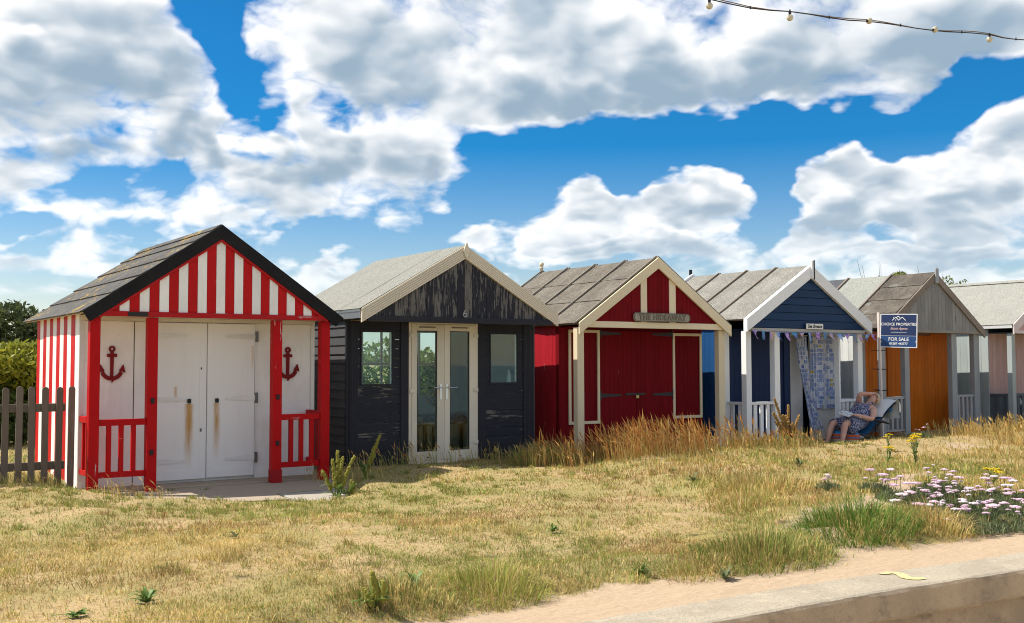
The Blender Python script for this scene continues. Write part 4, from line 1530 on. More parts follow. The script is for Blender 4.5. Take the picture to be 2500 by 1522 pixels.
# ------------------------------------------------------------------ hut: navy with white barge boards
def hut_navy():
    zb = 0.13
    root = thing('beach_hut', 'navy blue beach hut with white barge boards, white railings and curtains at its doorway', 'beach hut', (14.52, 12.283, zb), 0.005, 'beach huts in the row')
    rf = Roof(1.597, 2.023, 3.189, 0.185)
    NV = (0.012, 0.026, 0.075)
    m_x = paint('navy_shiplap', (0.008, 0.030, 0.085), 'x', rough=0.35, grain=0.2, dirt=0.12, spec=0.15)
    m_z = paint('navy_board', NV, 'z', rough=0.5, grain=0.2, dirt=0.2)
    m_sd = paint('navy_side_lit', (0.016, 0.075, 0.21), 'z', worn=(0.10, 0.16, 0.28), wear=0.12, rough=0.5, grain=0.2, dirt=0.2, spots=0.3)  # navy raised to a brighter blue so the boards carry painted sunlight
    m_w = paint('white_gloss', (0.80, 0.80, 0.79), 'z', rough=0.4, grain=0.08, dirt=0.10)
    m_wx = paint('white_gloss_long', (0.80, 0.80, 0.79), 'x', rough=0.4, grain=0.08, dirt=0.08)
    m_felt = felt('brown_stone_felt', (0.195, 0.185, 0.16), (0.265, 0.252, 0.222), speck=0.40, patch=0.4)
    m_bat = paint('brown_batten', (0.23, 0.185, 0.145), 'x', rough=0.8, grain=0.4, dirt=0.2)
    wl, yw, yb, L = 1.500, 0.617, 2.75, 2.90
    ys = [0.09, 0.80, 1.50, 2.20, L]
    for sd in (-1, 1):
        for k in range(4):
            felt_sheet(root, rf, m_felt, sd, 0.0, rf.S + 0.02, ys[k], ys[k + 1] - 0.004, 0.0, 0.006, seed=200 + k + (9 if sd > 0 else 0), ny=8, sag=0.010)
    deck(root, rf, m_bat, 0.095, L, -0.035, -0.008, over=0.0, name='roof_deck')
    for y in ys[1:4]:
        for sd in (-1, 1):
            mb = MB()
            rf.slab(mb, sd, 0.0, rf.S + 0.02, 0.008, 0.032, y - 0.014, y + 0.014)
            mb.build('batten', m_bat, root)
    barge(root, rf, m_wx, 0.0, 0.088)
    # far barge boards peep over the ridge
    for sd in (-1, 1):
        q = [(0, rf.za + 0.05), (0, rf.inner(0)), (sd * rf.w, rf.zt), (sd * rf.w, rf.zt + rf.bw / rf.c + 0.05)]
        MB().prism_xz(q if sd < 0 else q[::-1], L + 0.001, L + 0.05).build('barge_board', m_wx, root)
    m_dkw = paint('dark_slat', (0.03, 0.03, 0.035), 'z', rough=0.5)
    f = MB().box(-0.030, 0.030, -0.03, -0.0005, 2.955, 3.262).build('finial', m_w, root, bevel=0.003)
    MB().box(0.008, 0.034, -0.036, -0.0305, 2.94, 3.275).build('finial_face', m_dkw, f)
    MB().box(-0.03, 0.03, L + 0.051, L + 0.075, 3.05, 3.33).build('finial', m_dkw, root)
    # horizontal boards in the gable
    z, k = 2.10, 0
    while z < 3.0:
        t = z + 0.132
        hw = lambda q: max((rf.inner(0) + 0.03 - q) / rf.t, 0.01)
        a0, a1 = hw(z + 0.003), hw(t - 0.003)
        MB().add([(-a0, 0.048, z + 0.003), (a0, 0.048, z + 0.003), (a1, 0.058, t - 0.003), (-a1, 0.058, t - 0.003),
                  (-a0, 0.075, z + 0.003), (a0, 0.075, z + 0.003), (a1, 0.075, t - 0.003), (-a1, 0.075, t - 0.003)],
                 [(0, 1, 2, 3), (7, 6, 5, 4), (1, 0, 4, 5), (2, 1, 5, 6), (3, 2, 6, 7), (0, 3, 7, 4)]).build('board', m_x, root, bevel=0.002)
        z = t
        k += 1
    MB().prism_xz([(-1.36, 2.09), (1.36, 2.09), (0, rf.inner(0) + 0.02)], 0.076, 0.086).build('gable_back', m_z, root)
    MB().box(-1.45, 1.45, 0.046, 0.115, 2.038, 2.092).build('beam', paint('weathered_beam', (0.46, 0.44, 0.40), 'x', rough=0.6, dirt=0.3), root, bevel=0.003)
    MB().box(-1.48, 1.48, 0.116, yw + 0.02, 2.062, 2.075).build('porch_ceiling', m_z, root)
    # body
    zs = rf.outer(wl) - 0.06
    core(root, rf, m_z, wl - 0.012, yw + 0.42, yb, zb - 0.05)
    MB().box(-wl + 0.012, -wl + 0.03, yw + 0.02, yw + 0.419, zb - 0.05, zs).build('wall_lining', m_z, root)
    MB().box(wl - 0.03, wl - 0.012, yw + 0.02, yw + 0.419, zb - 0.05, zs).build('wall_lining', m_z, root)
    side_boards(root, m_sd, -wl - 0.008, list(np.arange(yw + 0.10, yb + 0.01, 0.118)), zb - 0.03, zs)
    MB().box(-wl - 0.010, -wl + 0.10, yw - 0.014, yw + 0.018, zb - 0.03, 2.058).build('corner_board', m_w, root)
    z0, z1 = zb - 0.03, 2.058
    front_boards(root, m_z, yw, list(np.linspace(-wl + 0.102, -0.06, 12)), z0, z1)
    MB().box(-0.058, 0.095, yw - 0.02, yw + 0.018, z0, z1).build('door_post', m_z, root)
    # doorway: pale inner partition, dark gap, white door leaf with a curtain
    m_p = paint('pale_partition', (0.62, 0.60, 0.57), 'z', rough=0.6, dirt=0.15)
    MB().box(0.096, 0.55, yw + 0.10, yw + 0.12, z0, z1).build('partition', m_p, root)
    MB().box(0.551, 0.625, yw + 0.30, yw + 0.31, z0, z1).build('doorway_shade_sheet', plain('painted_inside_shade', (0.012, 0.012, 0.014), 0.9), root)  # near-black sheet added to paint the shade inside the gap
    lf = MB().box(0.626, 1.46, yw - 0.004, yw + 0.018, z0 + 0.02, z1 - 0.01).build('door', m_p, root, bevel=0.002)
    ed = MB()
    ed.box(0.627, 0.655, yw - 0.016, yw - 0.0045, z0 + 0.02, z1 - 0.01)
    ed.box(1.425, 1.459, yw - 0.016, yw - 0.0045, z0 + 0.02, z1 - 0.01)
    ed.build('door_edge', m_w, lf)
    MB().tube([(0.15, yw + 0.06, 2.0), (1.43, yw - 0.03, 2.0)], 0.007, 8).build('curtain_rail', m_w, root)
    # posts and railings
    posts = [(-1.508, -1.386), (-0.830, -0.702), (0.815, 0.846), (1.335, 1.465)]
    for a, b in posts:
        MB().box(a, b, 0.118, 0.230, zb - 0.1, 2.0375).build('post', m_w, root, bevel=0.004)
    zt_, zb_ = (0.826, 0.872), (0.245, 0.285)
    bay(root, m_wx, (-1.385, 0.175), (-0.831, 0.175), zt_, zb_, (0.23, 0.50, 0.77), 0.075, 0.03)
    bay(root, m_wx, (0.847, 0.175), (1.334, 0.175), zt_, zb_, (0.25, 0.5, 0.75), 0.06, 0.03)
    bay(root, m_w, (-1.447, 0.231), (-1.447, yw - 0.016), zt_, zb_, (0.25, 0.72), 0.075, 0.03)
    bay(root, m_w, (1.40, 0.231), (1.40, yw - 0.006), zt_, zb_, (0.25, 0.72), 0.06, 0.03)
    # green groundsheet edge in front of the doorway
    g = MB().box(14.05, 14.72, 12.1, 12.42, 0.12, 0.17).build('doormat', plain('green_mat', (0.035, 0.12, 0.085), 0.8))
    tag(g, 'faded green mat on the ground before the curtained doorway', 'mat')
    return root


def curtain_material():
    m, nt, bs, out = new_mat('curtain_print')
    uv = nt.node('ShaderNodeTexCoord').outputs['UV']
    cols = None
    c = (0.72, 0.74, 0.80)
    for k, (sc, off, thr, a, b) in enumerate((((11.0, 13.0), (0.0, 0.0), 0.42, (0.10, 0.17, 0.42), (0.22, 0.33, 0.62)), ((7.0, 6.5), (3.3, 1.7), 0.72, (0.16, 0.24, 0.50), (0.34, 0.42, 0.66)))):
        v = nt.vmath('ADD', nt.vmath('MULTIPLY', uv, (sc[0], sc[1], 1.0)), (off[0], off[1], 0.0))
        fl = nt.vmath('FLOOR', v)
        fr = nt.vmath('FRACTION', v)
        wn = nt.node('ShaderNodeTexWhiteNoise')
        nt.put(wn.inputs['Vector'], fl)
        x, y, _ = nt.sep(fr)
        edge = nt.math('MINIMUM', nt.math('MINIMUM', x, nt.math('SUBTRACT', 1.0, x)), nt.math('MINIMUM', y, nt.math('SUBTRACT', 1.0, y)))
        inside = nt.ramp(edge, 0.08, 0.11)
        ln = nt.ramp(nt.noise(nt.mapping(uv, scale=(1, 0.5, 1)), 46.0, detail=2), 0.42, 0.52)
        on = nt.math('MULTIPLY', inside, nt.math('GREATER_THAN', wn.outputs['Value'], thr))
        c = nt.mix(nt.math('MULTIPLY', on, nt.math('MULTIPLY_ADD', ln, 0.55, 0.40)), c, nt.mix(wn.outputs['Value'], a, b))
        if k == 0:
            sq = nt.math('MULTIPLY', nt.ramp(edge, 0.20, 0.24), nt.math('LESS_THAN', wn.outputs['Value'], 0.085))
            c = nt.mix(sq, c, (0.62, 0.50, 0.10))
    nt.put(bs.inputs['Base Color'], c)
    bs.inputs['Roughness'].default_value = 0.85
    bs.inputs['Specular IOR Level'].default_value = 0.1
    tr = nt.node('ShaderNodeBsdfTranslucent')
    nt.put(tr.inputs['Color'], c)
    mx = nt.node('ShaderNodeMixShader')
    mx.inputs[0].default_value = 0.2
    nt.l.new(bs.outputs[0], mx.inputs[1])
    nt.l.new(tr.outputs[0], mx.inputs[2])
    nt.l.new(mx.outputs[0], out.inputs[0])
    return m


def cloth(name, label, cat, rows, folds, depth, mat, yfun, nu=90, nv=40, group=None, uvs=(1.0, 1.0), seed=0):
    """hanging cloth: rows give (z, x_left, x_right, fold strength)"""
    zz = np.array([r[0] for r in rows][::-1])
    xl = np.array([r[1] for r in rows][::-1])
    xr = np.array([r[2] for r in rows][::-1])
    am = np.array([r[3] for r in rows][::-1])
    v = np.linspace(zz[-1], zz[0], nv)
    V, UV = [], []
    for i, z in enumerate(v):
        a, b, k = np.interp(z, zz, xl), np.interp(z, zz, xr), np.interp(z, zz, am)
        u = np.linspace(0, 1, nu)
        ph = u * folds * 2 * np.pi + 0.7 * np.sin(u * 9 + seed) + 0.25 * np.sin(i * 0.13 + u * 5)
        off = depth * k * (np.sin(ph) + 0.35 * np.sin(2.3 * ph + 1.0 + seed))
        hem = 0.012 * np.sin(u * folds * 5) * (i > nv - 3)
        V.append(np.stack([a + (b - a) * u + 0.3 * off, yfun(z) + off, np.full(nu, z) + hem], 1))
        UV.append(np.stack([u * uvs[0], np.full(nu, (z - zz[0]) * uvs[1])], 1))
    V = np.concatenate(V)
    UV = np.concatenate(UV)
    idx = np.arange(nu * nv).reshape(nv, nu)
    F = np.stack([idx[:-1, :-1], idx[1:, :-1], idx[1:, 1:], idx[:-1, 1:]], -1).reshape(-1, 4)
    o = big_mesh(name, V, F.ravel(), np.full(len(F), 4), mat, smooth=True)
    uvl = o.data.uv_layers.new(name='UVMap')
    uvl.data.foreach_set('uv', UV[F.ravel()].astype(np.float32).ravel())
    return tag(o, label, cat, group)


hut_navy()
M_CURT = curtain_material()
_c = 14.52
cloth('curtain', 'blue and white printed curtain hanging flat across the white door panel', 'curtain',
      [(1.985, _c + 0.58, _c + 1.39, 0.7), (1.3, _c + 0.59, _c + 1.39, 1.0), (0.70, _c + 0.60, _c + 1.37, 1.0)], 8, 0.024, M_CURT, lambda z: 12.283 + 0.617 - 0.055, group='printed curtains at the navy hut', seed=1)
cloth('curtain', 'blue and white printed curtain gathered in the middle and swinging out of the doorway', 'curtain',
      [(1.985, _c + 0.18, _c + 0.47, 0.9), (1.45, _c + 0.22, _c + 0.47, 1.0), (1.02, _c + 0.30, _c + 0.44, 0.9), (0.95, _c + 0.31, _c + 0.46, 0.8), (0.7, _c + 0.33, _c + 0.56, 1.0), (0.34, _c + 0.38, _c + 0.70, 1.2)],
      4, 0.020, M_CURT, lambda z: 12.283 + 0.56 - 0.16 * (1.985 - z) / 1.6, group='printed curtains at the navy hut', uvs=(0.6, 1.0), seed=4)


def sea_breeze_sign():
    o = thing('name_sign', 'small white name plaque with black script on the navy gable', 'sign', (14.575, 12.30, 2.092), 0.005)
    MB().box(-0.215, 0.215, -0.014, 0.0, 0.0, 0.092).build('plaque', paint('white_plaque', (0.80, 0.79, 0.75), 'x', rough=0.5, dirt=0.15), o, loc=(0, 0, 0), bevel=0.002)
    lettering('Sea Breeze', 0.082, plain('black_ink', (0.01, 0.01, 0.012), 0.5), o, (-0.002, -0.0145, 0.046), extrude=0.001, shear=0.25, bold=0.0025)


sea_breeze_sign()


def bunting():
    """string of little pennants under the navy gable"""
    o = thing('bunting', 'string of small multicoloured pennants under the navy gable', 'bunting', (13.0, 12.27, 1.9))
    n = 17
    xs = np.linspace(13.03, 16.22, 60)
    sag = lambda x: 2.045 - 0.018 * math.sin(min(max((x - 13.03) / 1.75, 0), 1) * math.pi) - 0.025 * math.sin(min(max((x - 14.78) / 1.44, 0), 1) * math.pi) - 0.015 * (x - 13.03) / 3.2
    MB().tube([(x - 13.0, 0.0, sag(x) - 1.9) for x in xs], 0.004, 5).build('string', plain('blue_tape', (0.20, 0.30, 0.62), 0.8), o, loc=(0, 0, 0))
    mats = []
    for nm, c1, c2 in (('violet_print', (0.20, 0.13, 0.52), (0.55, 0.35, 0.65)), ('teal_print', (0.06, 0.30, 0.45), (0.16, 0.16, 0.55)), ('lilac_print', (0.42, 0.34, 0.68), (0.62, 0.40, 0.16)), ('blue_print', (0.10, 0.20, 0.58), (0.30, 0.45, 0.75))):
        m, nt, bs, _ = new_mat(nm)
        raw, g, rnd, oc = coords(nt, None)
        nt.put(bs.inputs['Base Color'], nt.mix(nt.ramp(nt.noise(raw, 22, detail=2), 0.45, 0.55), c1, c2))
        bs.inputs['Roughness'].default_value = 0.8
        mats.append(m)
    rng = random.Random(11)
    for k in range(n):
        x = 13.08 + k * 0.19 + rng.uniform(-0.02, 0.02)
        w, h = 0.105, rng.uniform(0.13, 0.175)
        sw, tw = rng.uniform(0.01, 0.06), rng.uniform(-0.05, 0.07)
        vs, fs = [], []
        for i in range(6):
            f = i / 5
            ww = w * (1 - f) * 0.5 + 0.002
            cx, cy = x - 13.0 + sw * f * f * 1.6, -0.012 + tw * f * f
            tz = sag(x) - 1.9 - h * f * (1 - 0.1 * f)
            vs += [(cx - ww, cy - 0.018 * math.sin(f * 4 + k), tz), (cx + ww, cy + 0.022 * math.sin(f * 3.3 + k * 2), tz)]
        for i in range(5):
            fs.append((2 * i, 2 * i + 1, 2 * i + 3, 2 * i + 2))
        MB().add(vs, fs).build('pennant', mats[k % 4], o, loc=(0, 0, 0), smooth=True)


bunting()


# ------------------------------------------------------------------ hut: orange doors, bare grey gable
def hut_orange():
    zb = 0.13
    root = thing('beach_hut', 'weathered grey beach hut with bare gable boards and bright orange doors', 'beach hut', (18.031, 12.285, zb), 0.0, 'beach huts in the row')
    rf = Roof(1.568, 2.001, 3.235, 0.125)
    m_g = paint('bare_grey_board', (0.25, 0.245, 0.235), 'z', worn=(0.16, 0.14, 0.12), wear=0.35, rough=0.8, grain=0.5, dirt=0.45, vary=0.3)
    m_bg = paint('bare_brown_barge', (0.235, 0.19, 0.155), 'x', worn=(0.30, 0.28, 0.26), wear=0.4, rough=0.8, grain=0.5, dirt=0.4)
    m_or = paint('orange_board', (0.50, 0.125, 0.006), 'z', worn=(0.22, 0.09, 0.02), wear=0.20, rough=0.55, grain=0.3, dirt=0.45, dirt_col=(0.20, 0.12, 0.015), vary=0.15)
    m_gp = paint('grey_paint_post', (0.30, 0.315, 0.325), 'z', worn=(0.42, 0.40, 0.38), wear=0.30, rough=0.6, grain=0.35, dirt=0.3)
    m_gx = paint('grey_paint_rail', (0.34, 0.35, 0.355), 'x', worn=(0.46, 0.44, 0.42), wear=0.35, rough=0.6, grain=0.35, dirt=0.3)
    m_sw = paint('white_side_board', (0.66, 0.68, 0.66), 'z', worn=(0.30, 0.27, 0.22), wear=0.25, rough=0.6, grain=0.3, dirt=0.35, spots=0.3)
    f1 = felt('brown_worn_felt', (0.085, 0.072, 0.060), (0.145, 0.125, 0.10), speck=0.42, patch=0.5, stain=(0.20, 0.21, 0.19))
    f2 = felt('pale_green_felt', (0.265, 0.27, 0.235), (0.23, 0.235, 0.21), speck=0.32, patch=0.3)
    f3 = felt('slate_felt', (0.075, 0.078, 0.085), (0.11, 0.11, 0.115), speck=0.2, patch=0.3)
    wl, yw, yb, L = 1.505, 0.645, 2.60, 2.62
    segs = [(0.03, 0.98, f1), (0.99, 2.02, f2), (2.03, L, f3)]
    for sd in (-1, 1):
        for k, (a, b, m) in enumerate(segs):
            rows = 4 if k == 0 else 1
            for j in range(rows):
                felt_sheet(root, rf, m, sd, rf.S / rows * j - (0.05 if j else 0), rf.S / rows * (j + 1) + (0.02 if j == rows - 1 else 0), a, b, 0.0, 0.014 if k == 0 else 0.006, seed=300 + k * 7 + j + (50 if sd > 0 else 0), ny=10, sag=0.012)
    deck(root, rf, m_bg, 0.034, L, -0.035, -0.008, over=0.0, name='roof_deck')
    for y in (0.985, 2.025):
        for sd in (-1, 1):
            mb = MB()
            rf.slab(mb, sd, 0.0, rf.S + 0.01, 0.010, 0.034, y - 0.018, y + 0.018)
            mb.build('batten', m_bg, root)
    barge(root, rf, m_bg, 0.0, 0.034)
    MB().box(-0.045, 0.045, -0.03, -0.0005, 3.02, 3.30).build('finial', m_gp, root, bevel=0.003)
    edges = list(np.linspace(-1.42, 1.42, 27))
    v_boards(root, m_g, edges, 2.11, lambda x: rf.inner(x) + 0.03, 0.040, 0.060, gap=0.005)
    MB().box(-1.45, 1.45, 0.036, 0.11, 2.078, 2.128).build('beam', paint('bare_grey_beam', (0.26, 0.235, 0.20), 'x', rough=0.8, grain=0.5, dirt=0.3), root, bevel=0.003)
    MB().box(-1.48, 1.48, 0.111, yw + 0.02, 2.085, 2.097).build('porch_ceiling', paint('bare_ceiling', (0.30, 0.20, 0.12), 'y', rough=0.8), root)
    zs = rf.outer(wl) - 0.06
    core(root, rf, m_g, wl - 0.012, yw + 0.03, yb, zb - 0.05)
    side_boards(root, m_sw, -wl - 0.008, list(np.arange(yw + 0.09, yb + 0.01, 0.125)), zb - 0.03, zs)
    MB().box(-wl - 0.012, -wl + 0.19, yw - 0.014, yw + 0.085, zb - 0.03, 2.084).build('corner_board', m_gp, root)
    z0, z1 = zb - 0.02, 2.084
    front_boards(root, m_or, yw, list(np.linspace(-wl + 0.192, -0.67, 7)), z0, z1)
    front_boards(root, m_or, yw, list(np.linspace(0.715, wl, 8)), z0, z1)
    for a, b in ((-0.665, 0.018), (0.024, 0.71)):
        dr = MB().box(a, b, yw - 0.002, yw + 0.012, z0 + 0.06, 2.05).build('door', m_or, root)
        ee = np.linspace(a, b, 7)
        for k in range(6):
            MB().box(ee[k] + 0.0015, ee[k + 1] - 0.0015, yw - 0.018 - 0.001 * (k % 3), yw - 0.0022, z0 + 0.06, 2.05).build('board', m_or, dr)
    MB().box(-0.66, 1.45, yw - 0.10, yw - 0.022, zb - 0.08, zb + 0.05).build('step', m_gp, root)
    for a, b in ((-1.517, -1.415), (-0.850, -0.710), (0.61, 0.775), (1.345, 1.52)):
        MB().box(a, b, 0.112, 0.215, zb - 0.1, 2.0775).build('post', m_gp, root, bevel=0.004)
    zt_, zb_ = (0.845, 0.890), (0.248, 0.288)
    bay(root, m_gx, (-1.414, 0.165), (-0.851, 0.165), zt_, zb_, (0.14, 0.38, 0.62, 0.86), 0.06, 0.055)
    bay(root, m_gx, (0.776, 0.165), (1.344, 0.165), zt_, zb_, (0.14, 0.38, 0.62, 0.86), 0.06, 0.055)
    for x in (-1.46, 1.46):
        bay(root, m_gx, (x, 0.216), (x, yw - 0.016), zt_, zb_, (0.25, 0.72), 0.06, 0.05)
    return root


hut_orange()


# ------------------------------------------------------------------ hut: pink, at the edge of the picture
def hut_pink():
    zb = 0.15
    root = thing('beach_hut', 'pink beach hut with pale grey-green roof at the end of the row', 'beach hut', (21.6, 11.94, zb), 0.0, 'beach huts in the row')
    rf = Roof(1.57, 2.07, 3.245, 0.17)
    m_pk = paint('pink_board', (0.50, 0.33, 0.30), 'z', worn=(0.36, 0.26, 0.23), wear=0.22, rough=0.65, grain=0.3, dirt=0.3)
    m_pb = paint('pink_white_barge', (0.66, 0.57, 0.54), 'x', worn=(0.78, 0.74, 0.72), wear=0.5, rough=0.6, grain=0.2, dirt=0.2)
    m_gs = paint('grey_green_side', (0.36, 0.40, 0.395), 'z', worn=(0.50, 0.52, 0.50), wear=0.18, rough=0.6, grain=0.25, dirt=0.25, spots=0.3)
    m_dk = paint('dark_slate_board', (0.085, 0.10, 0.115), 'z', rough=0.6, grain=0.3, dirt=0.25)
    m_felt = felt('pale_grey_green_felt', (0.29, 0.285, 0.25), (0.25, 0.25, 0.22), speck=0.34, patch=0.3)
    wl, yw, yb, L = 1.49, 0.61, 3.0, 3.1
    for sd in (-1, 1):
        for k, (a, b) in enumerate(((0.03, 1.05), (1.054, 2.1), (2.104, L))):
            felt_sheet(root, rf, m_felt, sd, 0.0, rf.S + 0.02, a, b, 0.0, 0.008, seed=400 + k + (9 if sd > 0 else 0), ny=8, sag=0.008)
    deck(root, rf, m_dk, 0.034, L, -0.035, -0.008, over=0.0, name='roof_deck')
    mb = MB()
    for sd in (-1, 1):
        rf.slab(mb, sd, 0.0, 0.10, 0.010, 0.022, 0.03, L)
    mb.build('ridge_cap', m_felt, root)
    zo = rf.outer(rf.w)
    MB().box(-rf.w - 0.012, -rf.w + 0.006, 0.04, L, zo - 0.075, zo - 0.02).build('fascia', plain('pale_gutter', (0.55, 0.56, 0.56), 0.5), root)
    barge(root, rf, m_pb, 0.0, 0.034)
    v_boards(root, m_pk, list(np.linspace(-1.42, 1.42, 25)), 2.13, lambda x: rf.inner(x) + 0.03, 0.040, 0.060, gap=0.005)
    MB().box(-1.45, 1.45, 0.036, 0.10, 2.09, 2.15).build('beam', m_pb, root)
    MB().box(-1.48, 1.48, 0.101, yw + 0.02, 2.10, 2.112).build('porch_ceiling', m_dk, root)
    zs = rf.outer(wl) - 0.06
    core(root, rf, m_dk, wl - 0.012, yw + 0.03, yb, zb - 0.05)
    side_boards(root, m_gs, -wl - 0.008, list(np.arange(yw + 0.0, yb + 0.01, 0.155)), zb - 0.03, zs)
    front_boards(root, m_pk, yw, list(np.linspace(-wl + 0.012, wl, 25)), 0.88, 2.098)
    front_boards(root, m_dk, yw, list(np.linspace(-wl + 0.012, wl, 13)), zb - 0.03, 0.84)
    MB().box(-wl + 0.012, wl, yw - 0.03, yw + 0.01, 0.842, 0.878).build('sill', m_dk, root)
    for a, b in ((-1.495, -1.375), (-0.83, -0.70), (0.70, 0.83), (1.375, 1.495)):
        MB().box(a, b, 0.105, 0.21, zb - 0.1, 2.0895).build('post', m_gs, root, bevel=0.004)
    zt_, zb_ = (0.845, 0.890), (0.248, 0.288)
    bay(root, m_dk, (-1.374, 0.16), (-0.831, 0.16), zt_, zb_, (0.2, 0.5, 0.8), 0.06)
    bay(root, m_dk, (-1.435, 0.211), (-1.435, yw - 0.006), zt_, zb_, (0.3, 0.7), 0.06)
    return root


hut_pink()


# ------------------------------------------------------------------ estate agent's board tied to the grey post
def sale_board():
    root = thing('sale_sign', 'navy for-sale board on a pale wooden pole tied to the grey hut post', 'sign', (16.36, 12.315, 0.12))
    e = Vector((0.29, -0.957, 0)).normalized()            # along the board, left to right
    tilt = R(-2.0)
    m_pole = paint('pale_pink_batten', (0.66, 0.57, 0.52), 'z', rough=0.6, grain=0.2, dirt=0.2)
    m_bd = plain('navy_board_print', (0.018, 0.035, 0.105), 0.4, vary=0.04)
    m_bl = plain('blue_panel_print', (0.020, 0.065, 0.19), 0.4, vary=0.04)
    m_wt = plain('white_print', (0.82, 0.80, 0.78), 0.45, vary=0.03)
    m_pk = plain('pink_print', (0.75, 0.52, 0.48), 0.45, vary=0.03)
    # the pole leans a little
    MB().tube([(0.02, 0, 0.0), (-0.07, -0.03, 2.30)], 0.030, 4).build('pole', m_pole, root, loc=(0, 0, 0))
    for k, z in enumerate((0.42, 0.90, 1.28, 1.62)):
        f = z / 2.3
        x, y = 0.02 - 0.09 * f, -0.03 * f
        pts = []
        for i in range(13):
            a = 2 * math.pi * i / 12
            pts.append((x + 0.085 + 0.135 * math.cos(a), y + 0.08 + 0.115 * math.sin(a) * 1.1, z + 0.004 * math.sin(a)))
        MB().tube(pts, 0.006, 5, cap=False).build('cable_tie', plain('black_tie', (0.01, 0.01, 0.01), 0.5), root, loc=(0, 0, 0))
    # board frame: x along e, z up, facing the sea wall
    W, H = 0.655, 0.60
    bd = MB().box(0, W, 0.0, 0.012, 0, H).build('board', m_wt, root, loc=(-0.085, -0.06, 1.675))
    bd.rotation_euler = (0, tilt * -1, math.atan2(e.y, e.x))
    t = 0.014
    MB().box(t, W - t, -0.0012, -0.0002, 0.212, H - t).build('print', m_bd, bd, loc=(0, 0, 0))
    MB().box(t, W - t, -0.0012, -0.0002, t, 0.206).build('print', m_bl, bd, loc=(0, 0, 0))
    cx = W / 2 + 0.002

    def stroke(pts, w, m):
        mb = MB()
        for (x0, z0), (x1, z1) in zip(pts[:-1], pts[1:]):
            d = Vector((x1 - x0, z1 - z0)).normalized() * w / 2
            nx, nz = -d.y, d.x
            x0, z0, x1, z1 = x0 - d.x * .8, z0 - d.y * .8, x1 + d.x * .8, z1 + d.y * .8
            mb.prism_xz([(x0 - nx, z0 - nz), (x1 - nx, z1 - nz), (x1 + nx, z1 + nz), (x0 + nx, z0 + nz)], -0.0026, -0.0014)
        mb.build('logo', m, bd, loc=(0, 0, 0))

    zl = 0.485
    stroke([(cx - 0.115, zl), (cx - 0.055, zl + 0.055), (cx + 0.0, zl)], 0.011, m_wt)
    stroke([(cx - 0.045, zl + 0.045), (cx - 0.01, zl + 0.075), (cx + 0.03, zl + 0.035), (cx + 0.0, zl + 0.003)], 0.011, m_wt)
    stroke([(cx + 0.022, zl + 0.022), (cx + 0.06, zl + 0.058), (cx + 0.12, zl)], 0.011, m_wt)
    stroke([(cx - 0.090, zl + 0.03), (cx - 0.090, zl + 0.055)], 0.009, m_wt)
    stroke([(cx - 0.062, zl + 0.004), (cx - 0.052, zl + 0.004)], 0.013, m_wt)
    kw = dict(extrude=0.0006)
    lettering('CHOICE PROPERTIES', 0.0695, m_wt, bd, (cx, -0.002, 0.413), bold=0.0006, spacing=0.98, **kw)
    lettering('Estate Agents', 0.060, m_pk, bd, (cx, -0.002, 0.338), shear=0.45, spacing=0.92, **kw)
    lettering('- www.choiceproperties.co.uk -', 0.024, m_wt, bd, (cx, -0.002, 0.272), **kw)
    lettering('FOR SALE', 0.085, m_wt, bd, (cx, -0.002, 0.146), bold=0.001, **kw)
    lettering('01507 443777', 0.056, m_wt, bd, (cx, -0.002, 0.067), bold=0.001, **kw)
    for x in (0.028, W - 0.028):
        MB().tube([(x, -0.004, 0.105), (x, -0.0014, 0.105)], 0.008, 8).build('fixing', m_wt, bd, loc=(0, 0, 0))


sale_board()


# ------------------------------------------------------------------ picket fence
def fence():
    y = 12.62
    zg = float(zground(2.2, y))
    root = thing('picket_fence', 'weathered brown picket fence beside the striped hut', 'fence', (2.2, y, zg))
    mw = paint('fence_brown', (0.17, 0.135, 0.105), 'z', worn=(0.24, 0.21, 0.175), wear=0.45, rough=0.85, grain=0.6, dirt=0.4, vary=0.25)
    mx = paint('fence_brown_rail', (0.15, 0.12, 0.092), 'x', worn=(0.16, 0.14, 0.11), wear=0.4, rough=0.85, grain=0.6, dirt=0.4)
    for z in (0.405, 1.040):
        MB().box(-3.6, 0.375, 0.023, 0.068, z - 0.045, z + 0.045).build('rail', mx, root, bevel=0.004)
    rng = random.Random(3)
    n = 30
    for k in range(n):
        x = 0.435 - 0.135 * k + rng.uniform(-0.004, 0.004)
        w = 0.0345
        h = 1.272 + rng.uniform(-0.008, 0.008)
        q = [(-w, zg - 0.1), (w, zg - 0.1)]
        for i in range(9):
            a = math.pi * i / 8
            q.append((w * math.cos(a), h - w + w * math.sin(a)))
        o = MB().prism_xz(q, 0.0, 0.022).build('picket', mw, root, bevel=0.002)
        o.location = (x, rng.uniform(-0.004, 0.0), -zg)
        o.rotation_euler = (0, rng.uniform(-0.012, 0.012), 0)
    MB().box(-2.0, -1.9, 0.069, 0.16, zg - 0.2, 1.2).build('post', mx, root, bevel=0.005)


fence()


